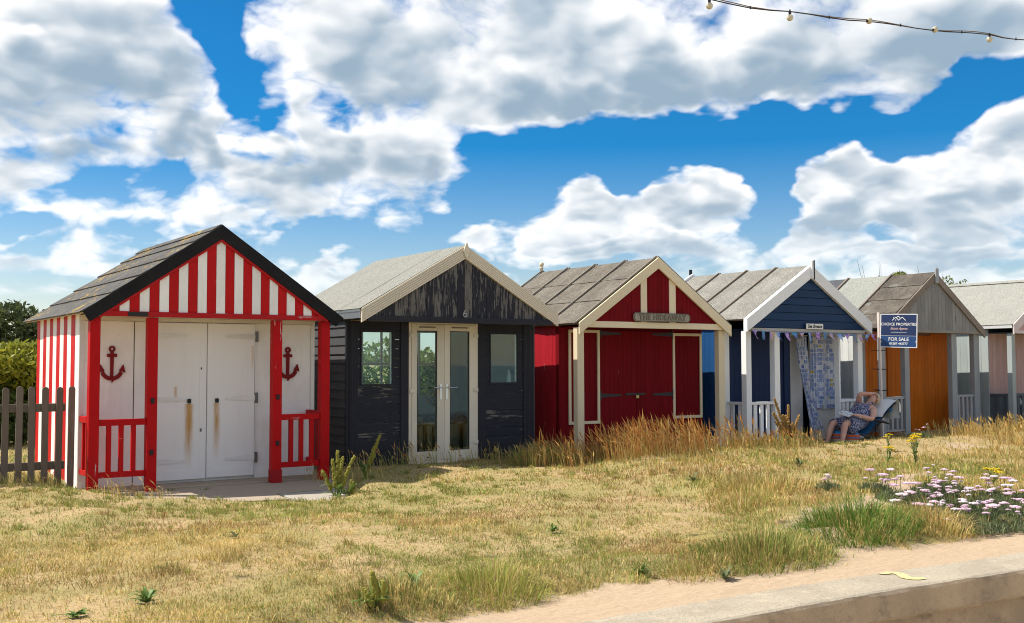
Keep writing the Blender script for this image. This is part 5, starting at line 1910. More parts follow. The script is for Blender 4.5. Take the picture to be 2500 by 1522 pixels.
# ------------------------------------------------------------------ festoon lights over the promenade edge
def festoon():
    B = [(8.11, 8.19, 5.34), (9.16, 8.0, 5.35), (10.29, 7.84, 5.475), (11.36, 7.71, 5.525), (12.45, 7.65, 5.575)]
    hang = [1, 1, 0, 0, 1]
    root = thing('festoon_lights', 'string of unlit pearly bulbs on a cable against the clouds', 'string lights', (8.11, 8.19, 5.34))
    o = Vector(B[0])
    cab = []
    att = []
    for (x, y, z), h in zip(B, hang):
        att.append(Vector((x, y, z + (0.064 if h else 0.0))))
    left = [att[0] + Vector((-1.08 * k, 0.17 * k, 0.02 * k + 0.02 * k * k)) for k in range(9, 0, -1)]
    right = [att[-1] + Vector((1.08 * k, -0.06 * k, 0.05 * k + 0.02 * k * k)) for k in range(1, 12)]
    pts = left + att + right
    for i in range(len(pts) - 1):
        for t in (0, 0.25, 0.5, 0.75):
            p = pts[i].lerp(pts[i + 1], t)
            p.z += 0.010 * math.sin((i + t) * 5.1) - (0.012 * math.sin(t * math.pi))
            cab.append(p - o)
    m_c = plain('dark_cable', (0.022, 0.018, 0.018), 0.6)
    m_r = plain('tan_catenary', (0.20, 0.14, 0.085), 0.7)
    MB().tube(cab, 0.0065, 6).build('cable', m_c, root, loc=(0, 0, 0))
    MB().tube([p + Vector((0, 0, 0.010 + 0.010 * math.sin(k * 0.9))) for k, p in enumerate(cab)], 0.006, 5).build('support_wire', m_r, root, loc=(0, 0, 0))
    m, nt, bs, _ = new_mat('pearl_bulb')
    raw, g, rnd, oc = coords(nt, None)
    nt.put(bs.inputs['Base Color'], nt.mix(nt.ramp(nt.noise(oc, 40, detail=2), 0.35, 0.65), (0.72, 0.66, 0.48), (0.56, 0.48, 0.30)))
    bs.inputs['Roughness'].default_value = 0.25
    bs.inputs['Transmission Weight'].default_value = 0.25
    allp = [(p, 1, 0.0) for p in left] + [(a, h, 0) for a, h in zip(att, hang)] + [(p, 1, 0) for p in right]
    for p, h, _ in allp:
        p = p - o
        c = p + (Vector((0, 0, -0.064)) if h else Vector((0.040, 0, 0.007)))
        d = Vector((0, 0, -1)) if h else Vector((1, 0, 0.1))
        b = MB().ball((0, 0, 0), 0.038, 16, 10).build('bulb', m, root, loc=tuple(c), smooth=True)
        s0 = p
        MB().tube([s0 - c, s0 - c + d * 0.034], [0.016, 0.015], 8).build('bulb_holder', m_c, b, loc=(0, 0, 0))
    for k in range(4, len(cab) - 6, 2):
        p = cab[k]
        MB().box(-0.006, 0.006, -0.006, 0.006, -0.012, 0.022).build('clip', m_c, root, loc=tuple(p))


festoon()


# ------------------------------------------------------------------ sunbather and her things
def skin_body(name, nodes, edges, mat, root, parent=None, sub=2):
    """one continuous body: joints with radii, grown with a skin modifier"""
    me = bpy.data.meshes.new(name)
    keys = list(nodes)
    me.from_pydata([nodes[k][0] for k in keys], [(keys.index(a), keys.index(b)) for a, b in edges], [])
    o = bpy.data.objects.new(name, me)
    COL.objects.link(o)
    md = o.modifiers.new('skin', 'SKIN')
    md.use_smooth_shade = True
    for i, k in enumerate(keys):
        r = nodes[k][1]
        me.skin_vertices[0].data[i].radius = (r, r) if isinstance(r, (int, float)) else r
        me.skin_vertices[0].data[i].use_root = (k == root)
    s = o.modifiers.new('sub', 'SUBSURF')
    s.levels = sub
    s.render_levels = sub
    bpy.context.view_layer.update()
    dg = bpy.context.evaluated_depsgraph_get()
    m2 = bpy.data.meshes.new_from_object(o.evaluated_get(dg))
    bpy.data.objects.remove(o, do_unlink=True)
    m2.name = name
    m2.polygons.foreach_set('use_smooth', [True] * len(m2.polygons))
    return obj(name, m2, mat, parent)


def loft(rings, n=20):
    """closed tube through ellipses: (centre, across vector, up vector)"""
    vs, fs = [], []
    for c, a, b in rings:
        c, a, b = Vector(c), Vector(a), Vector(b)
        for k in range(n):
            t = 2 * math.pi * k / n
            vs.append(c + a * math.cos(t) + b * math.sin(t))
    for i in range(len(rings) - 1):
        for k in range(n):
            p, q = i * n + k, i * n + (k + 1) % n
            fs.append((p, q, q + n, p + n))
    fs.append(tuple(range(n - 1, -1, -1)))
    fs.append(tuple(range((len(rings) - 1) * n, len(rings) * n)))
    return vs, fs


def sunbather():
    m, nt, bs, _ = new_mat('skin')
    raw, g, rnd, oc = coords(nt, None)
    nt.put(bs.inputs['Base Color'], nt.mix(nt.ramp(nt.noise(oc, 9, detail=4), 0.35, 0.65), (0.66, 0.38, 0.28), (0.56, 0.29, 0.21)))
    bs.inputs['Roughness'].default_value = 0.55
    m_skin = m
    N = {
        'pelvis': ((15.20, 11.99, 0.47), 0.15), 'belly': ((15.33, 11.99, 0.575), 0.15), 'chest': ((15.47, 12.0, 0.685), 0.145),
        'neckb': ((15.575, 12.0, 0.765), 0.062), 'neck': ((15.625, 11.995, 0.805), 0.055), 'jaw': ((15.655, 11.985, 0.845), 0.078),
        'skull': ((15.715, 11.98, 0.885), 0.095), 'crown': ((15.765, 11.98, 0.915), 0.07),
        'lsh': ((15.47, 11.80, 0.705), 0.068), 'lua': ((15.36, 11.73, 0.63), 0.056), 'lelb': ((15.245, 11.67, 0.555), 0.043), 'lfa': ((15.15, 11.725, 0.59), 0.042), 'lwr': ((15.04, 11.79, 0.625), 0.027),
        'lpalm': ((14.975, 11.82, 0.64), (0.036, 0.02)),
        'rsh': ((15.56, 12.19, 0.775), 0.068), 'rua': ((15.525, 12.15, 0.87), 0.054), 'relb': ((15.485, 12.09, 0.975), 0.042), 'rfa': ((15.58, 12.04, 0.975), 0.040), 'rwr': ((15.70, 11.97, 0.975), 0.026),
        'rpalm': ((15.745, 11.935, 0.955), (0.034, 0.02)),
        'lhip': ((15.14, 11.89, 0.455), 0.105), 'lth': ((14.96, 11.865, 0.485), 0.088), 'lkn': ((14.785, 11.85, 0.50), 0.062), 'lca': ((14.715, 11.83, 0.37), 0.058), 'lan': ((14.635, 11.80, 0.205), 0.036),
        'lhe': ((14.63, 11.80, 0.175), 0.032), 'lto': ((14.51, 11.79, 0.165), 0.028),
        'rhip': ((15.15, 12.09, 0.455), 0.105), 'rth': ((14.98, 12.12, 0.475), 0.088), 'rkn': ((14.81, 12.14, 0.485), 0.062), 'rca': ((14.75, 12.145, 0.36), 0.058), 'ran': ((14.69, 12.15, 0.205), 0.036),
        'rhe': ((14.685, 12.15, 0.175), 0.032), 'rto': ((14.565, 12.15, 0.165), 0.028),
    }
    E = [('pelvis', 'belly'), ('belly', 'chest'), ('chest', 'neckb'), ('neckb', 'neck'), ('neck', 'jaw'), ('jaw', 'skull'), ('skull', 'crown'),
         ('chest', 'lsh'), ('lsh', 'lua'), ('lua', 'lelb'), ('lelb', 'lfa'), ('lfa', 'lwr'), ('lwr', 'lpalm'),
         ('chest', 'rsh'), ('rsh', 'rua'), ('rua', 'relb'), ('relb', 'rfa'), ('rfa', 'rwr'), ('rwr', 'rpalm'),
         ('pelvis', 'lhip'), ('lhip', 'lth'), ('lth', 'lkn'), ('lkn', 'lca'), ('lca', 'lan'), ('lan', 'lhe'), ('lhe', 'lto'),
         ('pelvis', 'rhip'), ('rhip', 'rth'), ('rth', 'rkn'), ('rkn', 'rca'), ('rca', 'ran'), ('ran', 'rhe'), ('rhe', 'rto')]
    # five fingers each: left closed on the book, right spread on the brow
    for pre, palm, d, side, curl in (('l', Vector(N['lpalm'][0]), Vector((-0.8, 0.35, 0.0)), Vector((0.35, 0.8, 0.25)), Vector((0, 0.01, -0.02))),
                                     ('r', Vector(N['rpalm'][0]), Vector((0.35, -0.45, -0.8)), Vector((0.8, 0.2, 0.2)), Vector((-0.005, 0.012, -0.012)))):
        d.normalize()
        side.normalize()
        for k, (off, ln) in enumerate(((-0.027, 0.058), (-0.010, 0.068), (0.008, 0.064), (0.025, 0.05))):
            b = palm + side * off + d * 0.022
            c = b + d * ln * 0.5
            t = c + d * ln * 0.4 + curl
            N['%sf%da' % (pre, k)] = (tuple(b), 0.0095)
            N['%sf%db' % (pre, k)] = (tuple(c), 0.0088)
            N['%sf%dc' % (pre, k)] = (tuple(t), 0.0075)
            E += [(pre + 'palm', '%sf%da' % (pre, k)), ('%sf%da' % (pre, k), '%sf%db' % (pre, k)), ('%sf%db' % (pre, k), '%sf%dc' % (pre, k))]
        b = palm - side * 0.034 - d * 0.006
        c = b - side * 0.018 + d * 0.03
        N[pre + 'th0'] = (tuple(b), 0.011)
        N[pre + 'th1'] = (tuple(c), 0.0095)
        E += [(pre + 'palm', pre + 'th0'), (pre + 'th0', pre + 'th1')]
    body = skin_body('person', N, E, m_skin, 'pelvis')
    tag(body, 'woman in a navy patterned sundress asleep in a low chair, arm over her forehead', 'person')
    # face: nose, closed eyes, mouth, ear
    f = Vector((-0.52, -0.06, 0.85)).normalized()
    u = Vector((0.80, 0.0, 0.52)).normalized()
    s = f.cross(u).normalized()
    hc = Vector((15.70, 11.98, 0.875))
    nz = MB()
    P = lambda a, b, c: hc + f * a + u * b + s * c
    nz.add([P(0.112, -0.022, 0), P(0.085, -0.030, 0.017), P(0.085, -0.030, -0.017), P(0.086, 0.03, 0.006), P(0.086, 0.03, -0.006)], [(0, 1, 3), (0, 4, 2), (0, 3, 4), (0, 2, 1)])
    nz.build('nose', m_skin, body, smooth=True)
    m_lid = plain('eyelid', (0.26, 0.12, 0.09), 0.6)
    m_lip = plain('lips', (0.40, 0.12, 0.10), 0.5)
    for sd in (-1, 1):
        MB().tube([P(0.089, 0.028, sd * 0.016), P(0.093, 0.024, sd * 0.03), P(0.084, 0.027, sd * 0.045)], 0.0035, 5).build('eye', m_lid, body)
    MB().tube([P(0.086, -0.052, -0.022), P(0.095, -0.053, 0), P(0.086, -0.052, 0.022)], 0.005, 5).build('mouth', m_lip, body)
    MB().ball(tuple(P(0.01, 0.0, -0.093)), 0.022, 8, 6).build('ear', m_skin, body, smooth=True)
    # short fair hair round the back of the head
    vs, fs = [], []
    rows, seg = 8, 18
    back = (u * 0.75 - f * 0.65).normalized()
    a1 = back.orthogonal().normalized()
    a2 = back.cross(a1)
    rng = random.Random(2)
    for i in range(rows + 1):
        ph = R(108) * i / rows
        for k in range(seg):
            t = 2 * math.pi * k / seg
            r = 0.116 * (1 + rng.uniform(-0.05, 0.05))
            vs.append(hc + u * 0.018 + (back * math.cos(ph) + (a1 * math.cos(t) + a2 * math.sin(t)) * math.sin(ph)) * r)
    for i in range(rows):
        for k in range(seg):
            p, q = i * seg + k, i * seg + (k + 1) % seg
            fs.append((p, q, q + seg, p + seg))
    MB().add(vs, fs).build('hair', plain('fair_hair', (0.50, 0.40, 0.27), 0.7, vary=0.35, scale=60), body, smooth=True)
    # sundress
    m, nt, bs, _ = new_mat('navy_print_dress')
    raw, g, rnd, oc = coords(nt, None)
    wv = nt.vmath('ADD', oc, nt.vmath('SCALE', nt.noise(oc, 16, detail=2, out='Color'), scale=0.09))
    vo = nt.node('ShaderNodeTexVoronoi', feature='DISTANCE_TO_EDGE')
    nt.put(vo.inputs['Vector'], wv)
    vo.inputs['Scale'].default_value = 26.0
    nt.put(bs.inputs['Base Color'], nt.mix(nt.ramp(vo.outputs['Distance'], 0.08, 0.04), (0.020, 0.026, 0.085), (0.46, 0.46, 0.56)))
    bs.inputs['Roughness'].default_value = 0.85
    tx = Vector((0.78, 0, 0.62))                                   # along the spine
    nn = Vector((-0.62, 0, 0.78))                                  # out of the chest
    Yv = Vector((0, 1, 0))
    rings = [((15.545, 12.0, 0.752), Yv * 0.13, nn * 0.075), ((15.50, 12.0, 0.715), Yv * 0.195, nn * 0.125), ((15.44, 11.998, 0.672), Yv * 0.215, nn * 0.172),
             ((15.36, 11.995, 0.61), Yv * 0.208, nn * 0.165), ((15.29, 11.99, 0.555), Yv * 0.215, nn * 0.172),
             ((15.21, 11.99, 0.505), Yv * 0.235, Vector((-0.35, 0, 0.93)) * 0.15), ((15.10, 11.99, 0.485), Yv * 0.255, Vector((-0.1, 0, 1)) * 0.125),
             ((14.99, 11.985, 0.485), Yv * 0.268, Vector((0.0, 0, 1)) * 0.115), ((14.90, 11.98, 0.482), Yv * 0.275, Vector((0.1, 0, 1)) * 0.108), ((14.845, 11.98, 0.475), Yv * 0.278, Vector((0.15, 0, 1)) * 0.108)]
    vs, fs = loft(rings, 28)
    out = []
    for i, p in enumerate(vs):
        ring, k = divmod(i, 28)
        p = Vector(p)
        if ring >= 5:
            fz = min((ring - 5) / 3.0, 1.0)
            near = max(0.0, -(p.y - 11.98) / 0.27)
            if p.z < 0.50:
                p.z -= 0.11 * fz * near                             # cloth hangs on the near side
            p.z += 0.010 * math.sin(k * 2.1 + ring) * fz
            p.x += 0.012 * math.sin(k * 1.7) * fz
        out.append(p)
    MB().add(out, fs).build('dress', m, body, smooth=True)
    for y in (11.87, 12.13):
        MB().tube([(15.44, y, 0.82), (15.54, y + 0.01, 0.835), (15.60, y + 0.01, 0.76)], 0.016, 6).build('strap', m, body)
    MB().tube([(15.055, 11.775, 0.607), (15.075, 11.775, 0.607)], 0.031, 10).build('watch', plain('white_watch', (0.75, 0.74, 0.72), 0.35), body)
    # open book on her lap
    bk = thing('book', 'open paperback resting on the sleeping woman under her hand', 'book', (14.86, 11.86, 0.655), 0.25)
    m, nt, bs, _ = new_mat('book_cover')
    raw, g, rnd, oc = coords(nt, None)
    nt.put(bs.inputs['Base Color'], nt.mix(nt.ramp(nt.noise(oc, 30, detail=3), 0.52, 0.6), (0.62, 0.70, 0.72), (0.42, 0.20, 0.12)))
    cv = MB()
    cv.add([(-0.17, -0.09, -0.035), (0.0, -0.10, 0.012), (0.17, -0.085, -0.02), (-0.17, 0.09, 0.02), (0.0, 0.08, 0.06), (0.17, 0.09, 0.035)], [(0, 1, 4, 3), (1, 2, 5, 4)])
    cv.build('cover', m, bk, loc=(0, 0, 0))
    mp = plain('pages', (0.75, 0.73, 0.68), 0.8)
    for a, b in ((-0.165, -0.004), (0.004, 0.165)):
        za, zb2 = (-0.037, 0.007) if a < 0 else (0.007, -0.022)
        pg = MB()
        pg.add([(a, -0.088, za - 0.012), (b, -0.094, zb2 - 0.012), (b, 0.078, zb2 + 0.036), (a, 0.086, za + 0.043),
                (a, -0.088, za - 0.001), (b, -0.094, zb2 - 0.001), (b, 0.078, zb2 + 0.047), (a, 0.086, za + 0.054)],
               [(3, 2, 1, 0), (4, 5, 6, 7), (0, 1, 5, 4), (1, 2, 6, 5), (2, 3, 7, 6), (3, 0, 4, 7)])
        pg.build('pages', mp, bk, loc=(0, 0, 0))
    # low reclining chair
    ch = thing('folding_chair', 'low black folding chair that the sleeping woman lies in', 'chair', (15.3, 12.0, 0.14))
    mt = plain('black_tube', (0.015, 0.015, 0.017), 0.4)
    mf = plain('blue_sling', (0.03, 0.16, 0.34), 0.8)
    sl = MB()
    prof = [(14.93, 0.335), (15.02, 0.30), (15.16, 0.285), (15.27, 0.325), (15.45, 0.45), (15.65, 0.59), (15.85, 0.73), (15.96, 0.81)]
    vv, ff = [], []
    for x, z in prof:
        vv += [(x - 15.3, -0.24, z), (x - 15.3, 0.24, z)]
    for i in range(len(prof) - 1):
        ff.append((2 * i, 2 * i + 1, 2 * i + 3, 2 * i + 2))
    sl.add(vv, ff).build('sling', mf, ch, smooth=True)
    for y in (-0.26, 0.26):
        MB().tube([(x - 15.3, y, z) for x, z in prof], 0.012, 8).build('side_tube', mt, ch)
        MB().tube([(-0.34, y * 1.04, 0.335), (0.18, y * 1.08, 0.145)], 0.012, 8).build('leg', mt, ch)
        MB().tube([(0.28, y * 1.08, 0.52), (-0.22, y * 1.08, 0.145)], 0.012, 8).build('leg', mt, ch)
        MB().tube([(-0.02, y * 1.22, 0.55), (0.25, y * 1.22, 0.51), (0.42, y * 1.2, 0.47)], [0.02, 0.024, 0.016], 8).build('arm_rest', mt, ch, smooth=True)
        MB().tube([(0.05, y * 1.22, 0.54), (0.10, y * 1.1, 0.25)], 0.009, 6).build('arm_strut', mt, ch)
    for x, z in ((-0.22, 0.15), (0.18, 0.15), (0.66, 0.81)):
        MB().tube([(x, -0.28, z), (x, 0.28, z)], 0.011, 8).build('cross_bar', mt, ch)
    # white towel over the chair back
    tw = MB()
    prof = [(15.56, 0.575), (15.66, 0.655), (15.78, 0.74), (15.90, 0.825), (15.965, 0.865), (16.01, 0.845), (16.025, 0.77), (16.03, 0.68), (16.04, 0.60), (16.035, 0.53)]
    vv, ff = [], []
    ny = 12
    for i, (x, z) in enumerate(prof):
        for j in range(ny + 1):
            y = 11.71 + 0.56 * j / ny
            wv = 0.010 * math.sin(j * 1.3 + i * 0.7) + (0.02 * math.sin(j * 0.9 + 1) if i > 6 else 0)
            vv.append((x + wv * 0.6 + 0.012, y + (0.02 * math.sin(i * 1.1) if j in (0, ny) else 0), z + wv * 0.5 + 0.010))
    for i in range(len(prof) - 1):
        for j in range(ny):
            a = i * (ny + 1) + j
            ff.append((a, a + 1, a + ny + 2, a + ny + 1))
    t = tw.add(vv, ff).build('towel', plain('white_towel', (0.72, 0.71, 0.69), 0.95, vary=0.15, scale=80), smooth=True)
    tag(t, 'white towel draped over the back of the folding chair', 'towel')
    cu = MB().ball((15.92, 11.86, 0.70), 0.085, 14, 10, 0.7).build('cushion', plain('blue_cushion', (0.03, 0.17, 0.38), 0.8), smooth=True)
    tag(cu, 'small round blue cushion tucked beneath the white towel', 'cushion')
    # striped beach bag under her knees
    bg = thing('beach_bag', 'blue and orange striped beach bag on the grass beneath her knees', 'bag', (14.93, 12.0, 0.15))
    m, nt, bs, _ = new_mat('striped_bag')
    raw, g, rnd, oc = coords(nt, None)
    oz = nt.sep(oc)[2]
    c = nt.mix(nt.ramp(oz, 0.155, 0.165), (0.60, 0.10, 0.02), (0.03, 0.22, 0.45))
    c = nt.mix(nt.ramp(oz, 0.075, 0.07), c, (0.62, 0.58, 0.52))
    c = nt.mix(nt.math('MULTIPLY', nt.ramp(oz, 0.095, 0.10), nt.ramp(oz, 0.12, 0.115)), c, (0.05, 0.20, 0.40))
    nt.put(bs.inputs['Base Color'], c)
    bs.inputs['Roughness'].default_value = 0.8
    vs, fs = loft([((0, 0, 0.0), (0, 0.27, 0), (0.12, 0, 0)), ((0, 0, 0.08), (0, 0.31, 0), (0.15, 0, 0)), ((0, 0, 0.15), (0, 0.31, 0), (0.14, 0, 0)), ((0, 0, 0.21), (0, 0.26, 0), (0.09, 0, 0)), ((0, 0, 0.225), (0, 0.2, 0), (0.04, 0, 0))], 22)
    MB().add(vs, fs).build('bag_body', m, bg, loc=(0, 0, 0), smooth=True)
    for x in (-0.06, 0.06):
        MB().tube([(x, -0.14, 0.2), (x * 1.3, -0.12, 0.235), (x * 1.3, 0.12, 0.235), (x, 0.14, 0.2)], 0.010, 6).build('strap', mf, bg, loc=(0, 0, 0))


sunbather()


# ------------------------------------------------------------------ grasses
RNG = np.random.default_rng(20)
STRAW = np.array([0.60, 0.435, 0.150])
PALE = np.array([0.70, 0.54, 0.225])
GREEN = np.array([0.235, 0.29, 0.055])
OLIVE = np.array([0.37, 0.325, 0.095])
BROWN = np.array([0.40, 0.245, 0.10])
RUST = np.array([0.53, 0.26, 0.075])


def blades(P, h, w, az, lean, col, tipcol=None, droop=0.35, faceaz=None):
    """grass blades: three levels, bending over in direction az; returns verts, loops, totals, colours"""
    n = len(P)
    d = np.stack([np.cos(az), np.sin(az), np.zeros(n)], 1)
    fa = RNG.uniform(0, 2 * np.pi, n) if faceaz is None else faceaz
    s = np.stack([np.cos(fa), np.sin(fa), np.zeros(n)], 1) * (w / 2)[:, None]
    l = lean[:, None]
    hh = h[:, None]
    up = np.array([0, 0, 1.0])
    mid = P + up * hh * 0.55 * np.sqrt(np.maximum(1 - (l * 0.5) ** 2, 0.1)) + d * hh * 0.42 * l * 0.7
    tip = P + up * hh * np.maximum(1.0 - 0.62 * l ** 1.5 - droop * 0.2 * l, 0.12) + d * hh * np.minimum(l * 0.95, 1.0)
    V = np.empty((n, 5, 3))
    V[:, 0], V[:, 1] = P - s, P + s
    V[:, 2], V[:, 3] = mid - s * 0.8, mid + s * 0.8
    V[:, 4] = tip
    base = (np.arange(n) * 5)[:, None]
    loops = (base + np.array([0, 1, 3, 2, 2, 3, 4])).ravel()
    tot = np.tile(np.array([4, 3]), n)
    C = np.repeat(col[:, None, :], 5, 1)
    if tipcol is not None:
        C[:, 4] = tipcol
        C[:, 2] = col * 0.6 + tipcol * 0.4
        C[:, 3] = C[:, 2]
    return V.reshape(-1, 3), loops, tot, C.reshape(-1, 3), tip, mid


def join(parts):
    V, L, T, Cc, o = [], [], [], [], 0
    for v, l, t, c in parts:
        V.append(v)
        L.append(l + o)
        T.append(t)
        Cc.append(c)
        o += len(v)
    return np.concatenate(V), np.concatenate(L), np.concatenate(T), np.concatenate(Cc)


def grass_colours(n, green, brown, pale=0.25, jit=0.22):
    """mix of living and dried blades; green and brown are 0..1 per blade"""
    r = RNG.random(n)
    c = np.where((r < green)[:, None], GREEN, STRAW)
    r2 = RNG.random(n)
    c = np.where(((r2 < 0.35) & (r < green + 0.25))[:, None], OLIVE, c)
    c = np.where(((r2 > 1 - pale) & (r >= green))[:, None], PALE, c)
    c = np.where((RNG.random(n) < brown)[:, None], BROWN, c)
    return c * (1 + jit * (RNG.random(n) - 0.5) * 2)[:, None]


M_GRASS = leafy('grass_blades', 0.28, 0.7)


def rough_x(y):
    return np.interp(y, [4.5, 5.67, 6.58, 7.83, 10.36, 11.6, 12.4, 13.2], [6.6, 6.74, 7.03, 7.5, 8.53, 8.9, 9.3, 9.3])


def in_view(x, y, margin=0.26):
    d = np.arctan2(x, y) - YAW
    return np.abs(d) < 0.4466 + margin


def hut_block(x, y):
    """ground covered by buildings"""
    b = np.zeros(np.shape(x), bool)
    for c, w, yw in ((4.205, 1.44, 12.9), (7.584, 1.5, 12.85), (11.02, 1.45, 12.9), (14.52, 1.5, 12.9), (18.03, 1.5, 12.95), (21.6, 1.5, 12.55)):
        b |= (np.abs(x - c) < w) & (y > yw) & (y < yw + 2.6)
    return b


def green_field(x, y):
    g = 0.30 + 0.66 * sstep(0.42, 0.66, vnoise(x, y, 0.5, 3, 51))
    g = g + 0.25 * sstep(0.5, 0.75, vnoise(x, y, 1.7, 3, 57))
    # greener along the edge of the mown turf, round the pad and at the foot of the huts
    g = g + 0.40 * np.exp(-((x - rough_x(y) + 0.15) / 0.30) ** 2) * (y > 5.6)
    g = g + 0.45 * np.exp(-(poly_dist(x, y, _PAD) / 0.25) ** 2)
    g = g + 0.30 * np.exp(-((y - 12.1) / 0.5) ** 2) * (x > 5.6) * (x < 9.3)
    g = g + 0.45 * (x < 2.9) * np.exp(-((y - 12.55) / 0.35) ** 2)
    g = g - 0.28 * np.exp(-((x - 2.6) / 1.2) ** 2 - ((y - 7.4) / 0.9) ** 2)
    g = g - 0.25 * sstep(13, 16, x)
    return np.clip(g, 0.03, 0.92)


def scatter(x0, x1, y0, y1, rho_max, kk=2.3e6):
    """points whose density falls off with distance from the photograph's viewpoint"""
    n = int((x1 - x0) * (y1 - y0) * rho_max)
    x = RNG.uniform(x0, x1, n)
    y = RNG.uniform(y0, y1, n)
    r = np.hypot(x, y)
    keep = (RNG.random(n) < np.minimum(rho_max, kk / r ** 3) / rho_max) & in_view(x, y) & ~hut_block(x, y)
    return x[keep], y[keep]


def build_turf():
    parts = []
    segs = [scatter(-2.5, 9.5, 4.7, 9.0, 5600), scatter(-2.0, 14.0, 9.0, 13.2, 1900), scatter(9.5, 14.0, 4.2, 9.0, 2200, 2.8e6), scatter(14.0, 26.0, 4.0, 13.2, 900, 3.2e6), scatter(-1.0, 6.0, 13.2, 24.0, 500)]
    x = np.concatenate([s[0] for s in segs])
    y = np.concatenate([s[1] for s in segs])
    sand = sand_amount(x, y)
    keep = (RNG.random(len(x)) > sand * 1.15) & (poly_dist(x, y, _PAD) > 0.10 * RNG.random(len(x)) - 0.03)
    # thin the cover in worn spots
    worn = sstep(0.49, 0.66, vnoise(x, y, 1.1, 4, 71)) * 0.68
    worn = np.maximum(worn, 0.6 * sstep(0.62, 0.72, vnoise(x, y, 4.5, 2, 73)))
    keep &= RNG.random(len(x)) > worn
    x, y = x[keep], y[keep]
    n = len(x)
    r = np.hypot(x, y)
    rough = sstep(-0.15, 0.25, x - rough_x(y))
    far = sstep(13.0, 14.0, y)
    h = RNG.uniform(0.018, 0.048, n) * (1 - rough) + RNG.uniform(0.035, 0.11, n) * rough
    clump = vnoise(x, y, 3.0, 3, 81)
    h *= 0.35 + 1.3 * clump
    h *= 1 + 1.5 * sstep(0.66, 0.8, vnoise(x, y, 4.0, 2, 171)) * (1 - rough)
    calm = np.exp(-((x - 13.6) / 2.2) ** 2 - ((y - 10.8) / 1.3) ** 2)
    h *= 1 - 0.5 * calm
    # longer tufts left uncut along the mown edge and by the sand
    h *= 1 + 1.0 * np.exp(-((x - rough_x(y)) / 0.2) ** 2) * (1 - rough)
    edge = 1 - sstep(0.0, 0.55, y - np.interp(x, _SE[:, 0], _SE[:, 1]))
    h *= 1 + 0.7 * edge * (clump > 0.45)
    h *= 1 + 0.6 * far
    w = np.maximum(0.0034, 0.00052 * r) * RNG.uniform(0.7, 1.3, n)
    az = RNG.uniform(0, 2 * np.pi, n)
    lean = np.clip(RNG.normal(0.75, 0.3, n) * (1 - rough) + RNG.normal(0.55, 0.25, n) * rough, 0.05, 1.15)
    g = green_field(x, y)
    br = 0.10 + 0.55 * sstep(0.50, 0.68, vnoise(x, y, 0.75, 4, 91))
    br = br * (1 - 0.6 * sstep(13, 16, x))
    col = grass_colours(n, g, br, pale=0.18 + 0.25 * sstep(12, 16, x).mean())
    patch = 0.645 + 0.55 * vnoise(x, y, 1.3, 4, 151) + 0.45 * (vnoise(x, y, 5.5, 2, 161) - 0.5)
    col = col * patch[:, None]
    gold = sstep(11.5, 15, x)[:, None]
    col = col * (1 - gold * 0.5) + np.array([0.50, 0.36, 0.14]) * gold * 0.5
    P = np.stack([x, y, zground(x, y) - 0.004], 1)
    v, l, t, c, _, _ = blades(P, h, w, az, lean, col, col * RNG.uniform(0.9, 1.25, (n, 1)))
    parts.append((v, l, t, c))
    # denser tufts that the mower left
    m = 2600
    tx = RNG.uniform(-0.5, 14.0, m)
    ty = RNG.uniform(5.0, 12.2, m)
    k = in_view(tx, ty) & (sand_amount(tx, ty) < 0.5) & (poly_dist(tx, ty, _PAD) > 0.05) & ~hut_block(tx, ty) & (RNG.random(m) < 0.25 + 1.1 * sstep(0.4, 0.7, vnoise(tx, ty, 0.9, 3, 181)))
    tx, ty = tx[k], ty[k]
    m = len(tx)
    nb = 26
    rad = np.repeat(RNG.uniform(0.02, 0.075, m), nb)
    hb = np.repeat(RNG.uniform(0.035, 0.085, m), nb)
    gr = np.repeat(np.clip(green_field(tx, ty) + RNG.normal(0.12, 0.28, m), 0, 1), nb)
    tone = np.repeat(RNG.uniform(0.72, 1.12, m), nb)
    aa = RNG.uniform(0, 2 * np.pi, m * nb)
    qq = np.sqrt(RNG.random(m * nb))
    bx = np.repeat(tx, nb) + rad * qq * np.cos(aa)
    by = np.repeat(ty, nb) + rad * qq * np.sin(aa)
    cc = grass_colours(m * nb, gr, np.full(m * nb, 0.10)) * tone[:, None]
    v, l, t, c, _, _ = blades(np.stack([bx, by, zground(bx, by) - 0.004], 1), hb * RNG.uniform(0.6, 1.2, m * nb), np.maximum(0.0036, 0.0005 * np.hypot(bx, by)),
                              aa + RNG.normal(0, 0.6, m * nb), np.clip(0.25 + 0.6 * qq + RNG.normal(0, 0.15, m * nb), 0.05, 1.1), cc, cc * 1.08)
    parts.append((v, l, t, c))
    V, L, T, C = join(parts)
    o = big_mesh('short_grass', V, L, T, M_GRASS, C)
    tag(o, 'short dry turf of straw and green blades', 'grass', kind='stuff')
    return n


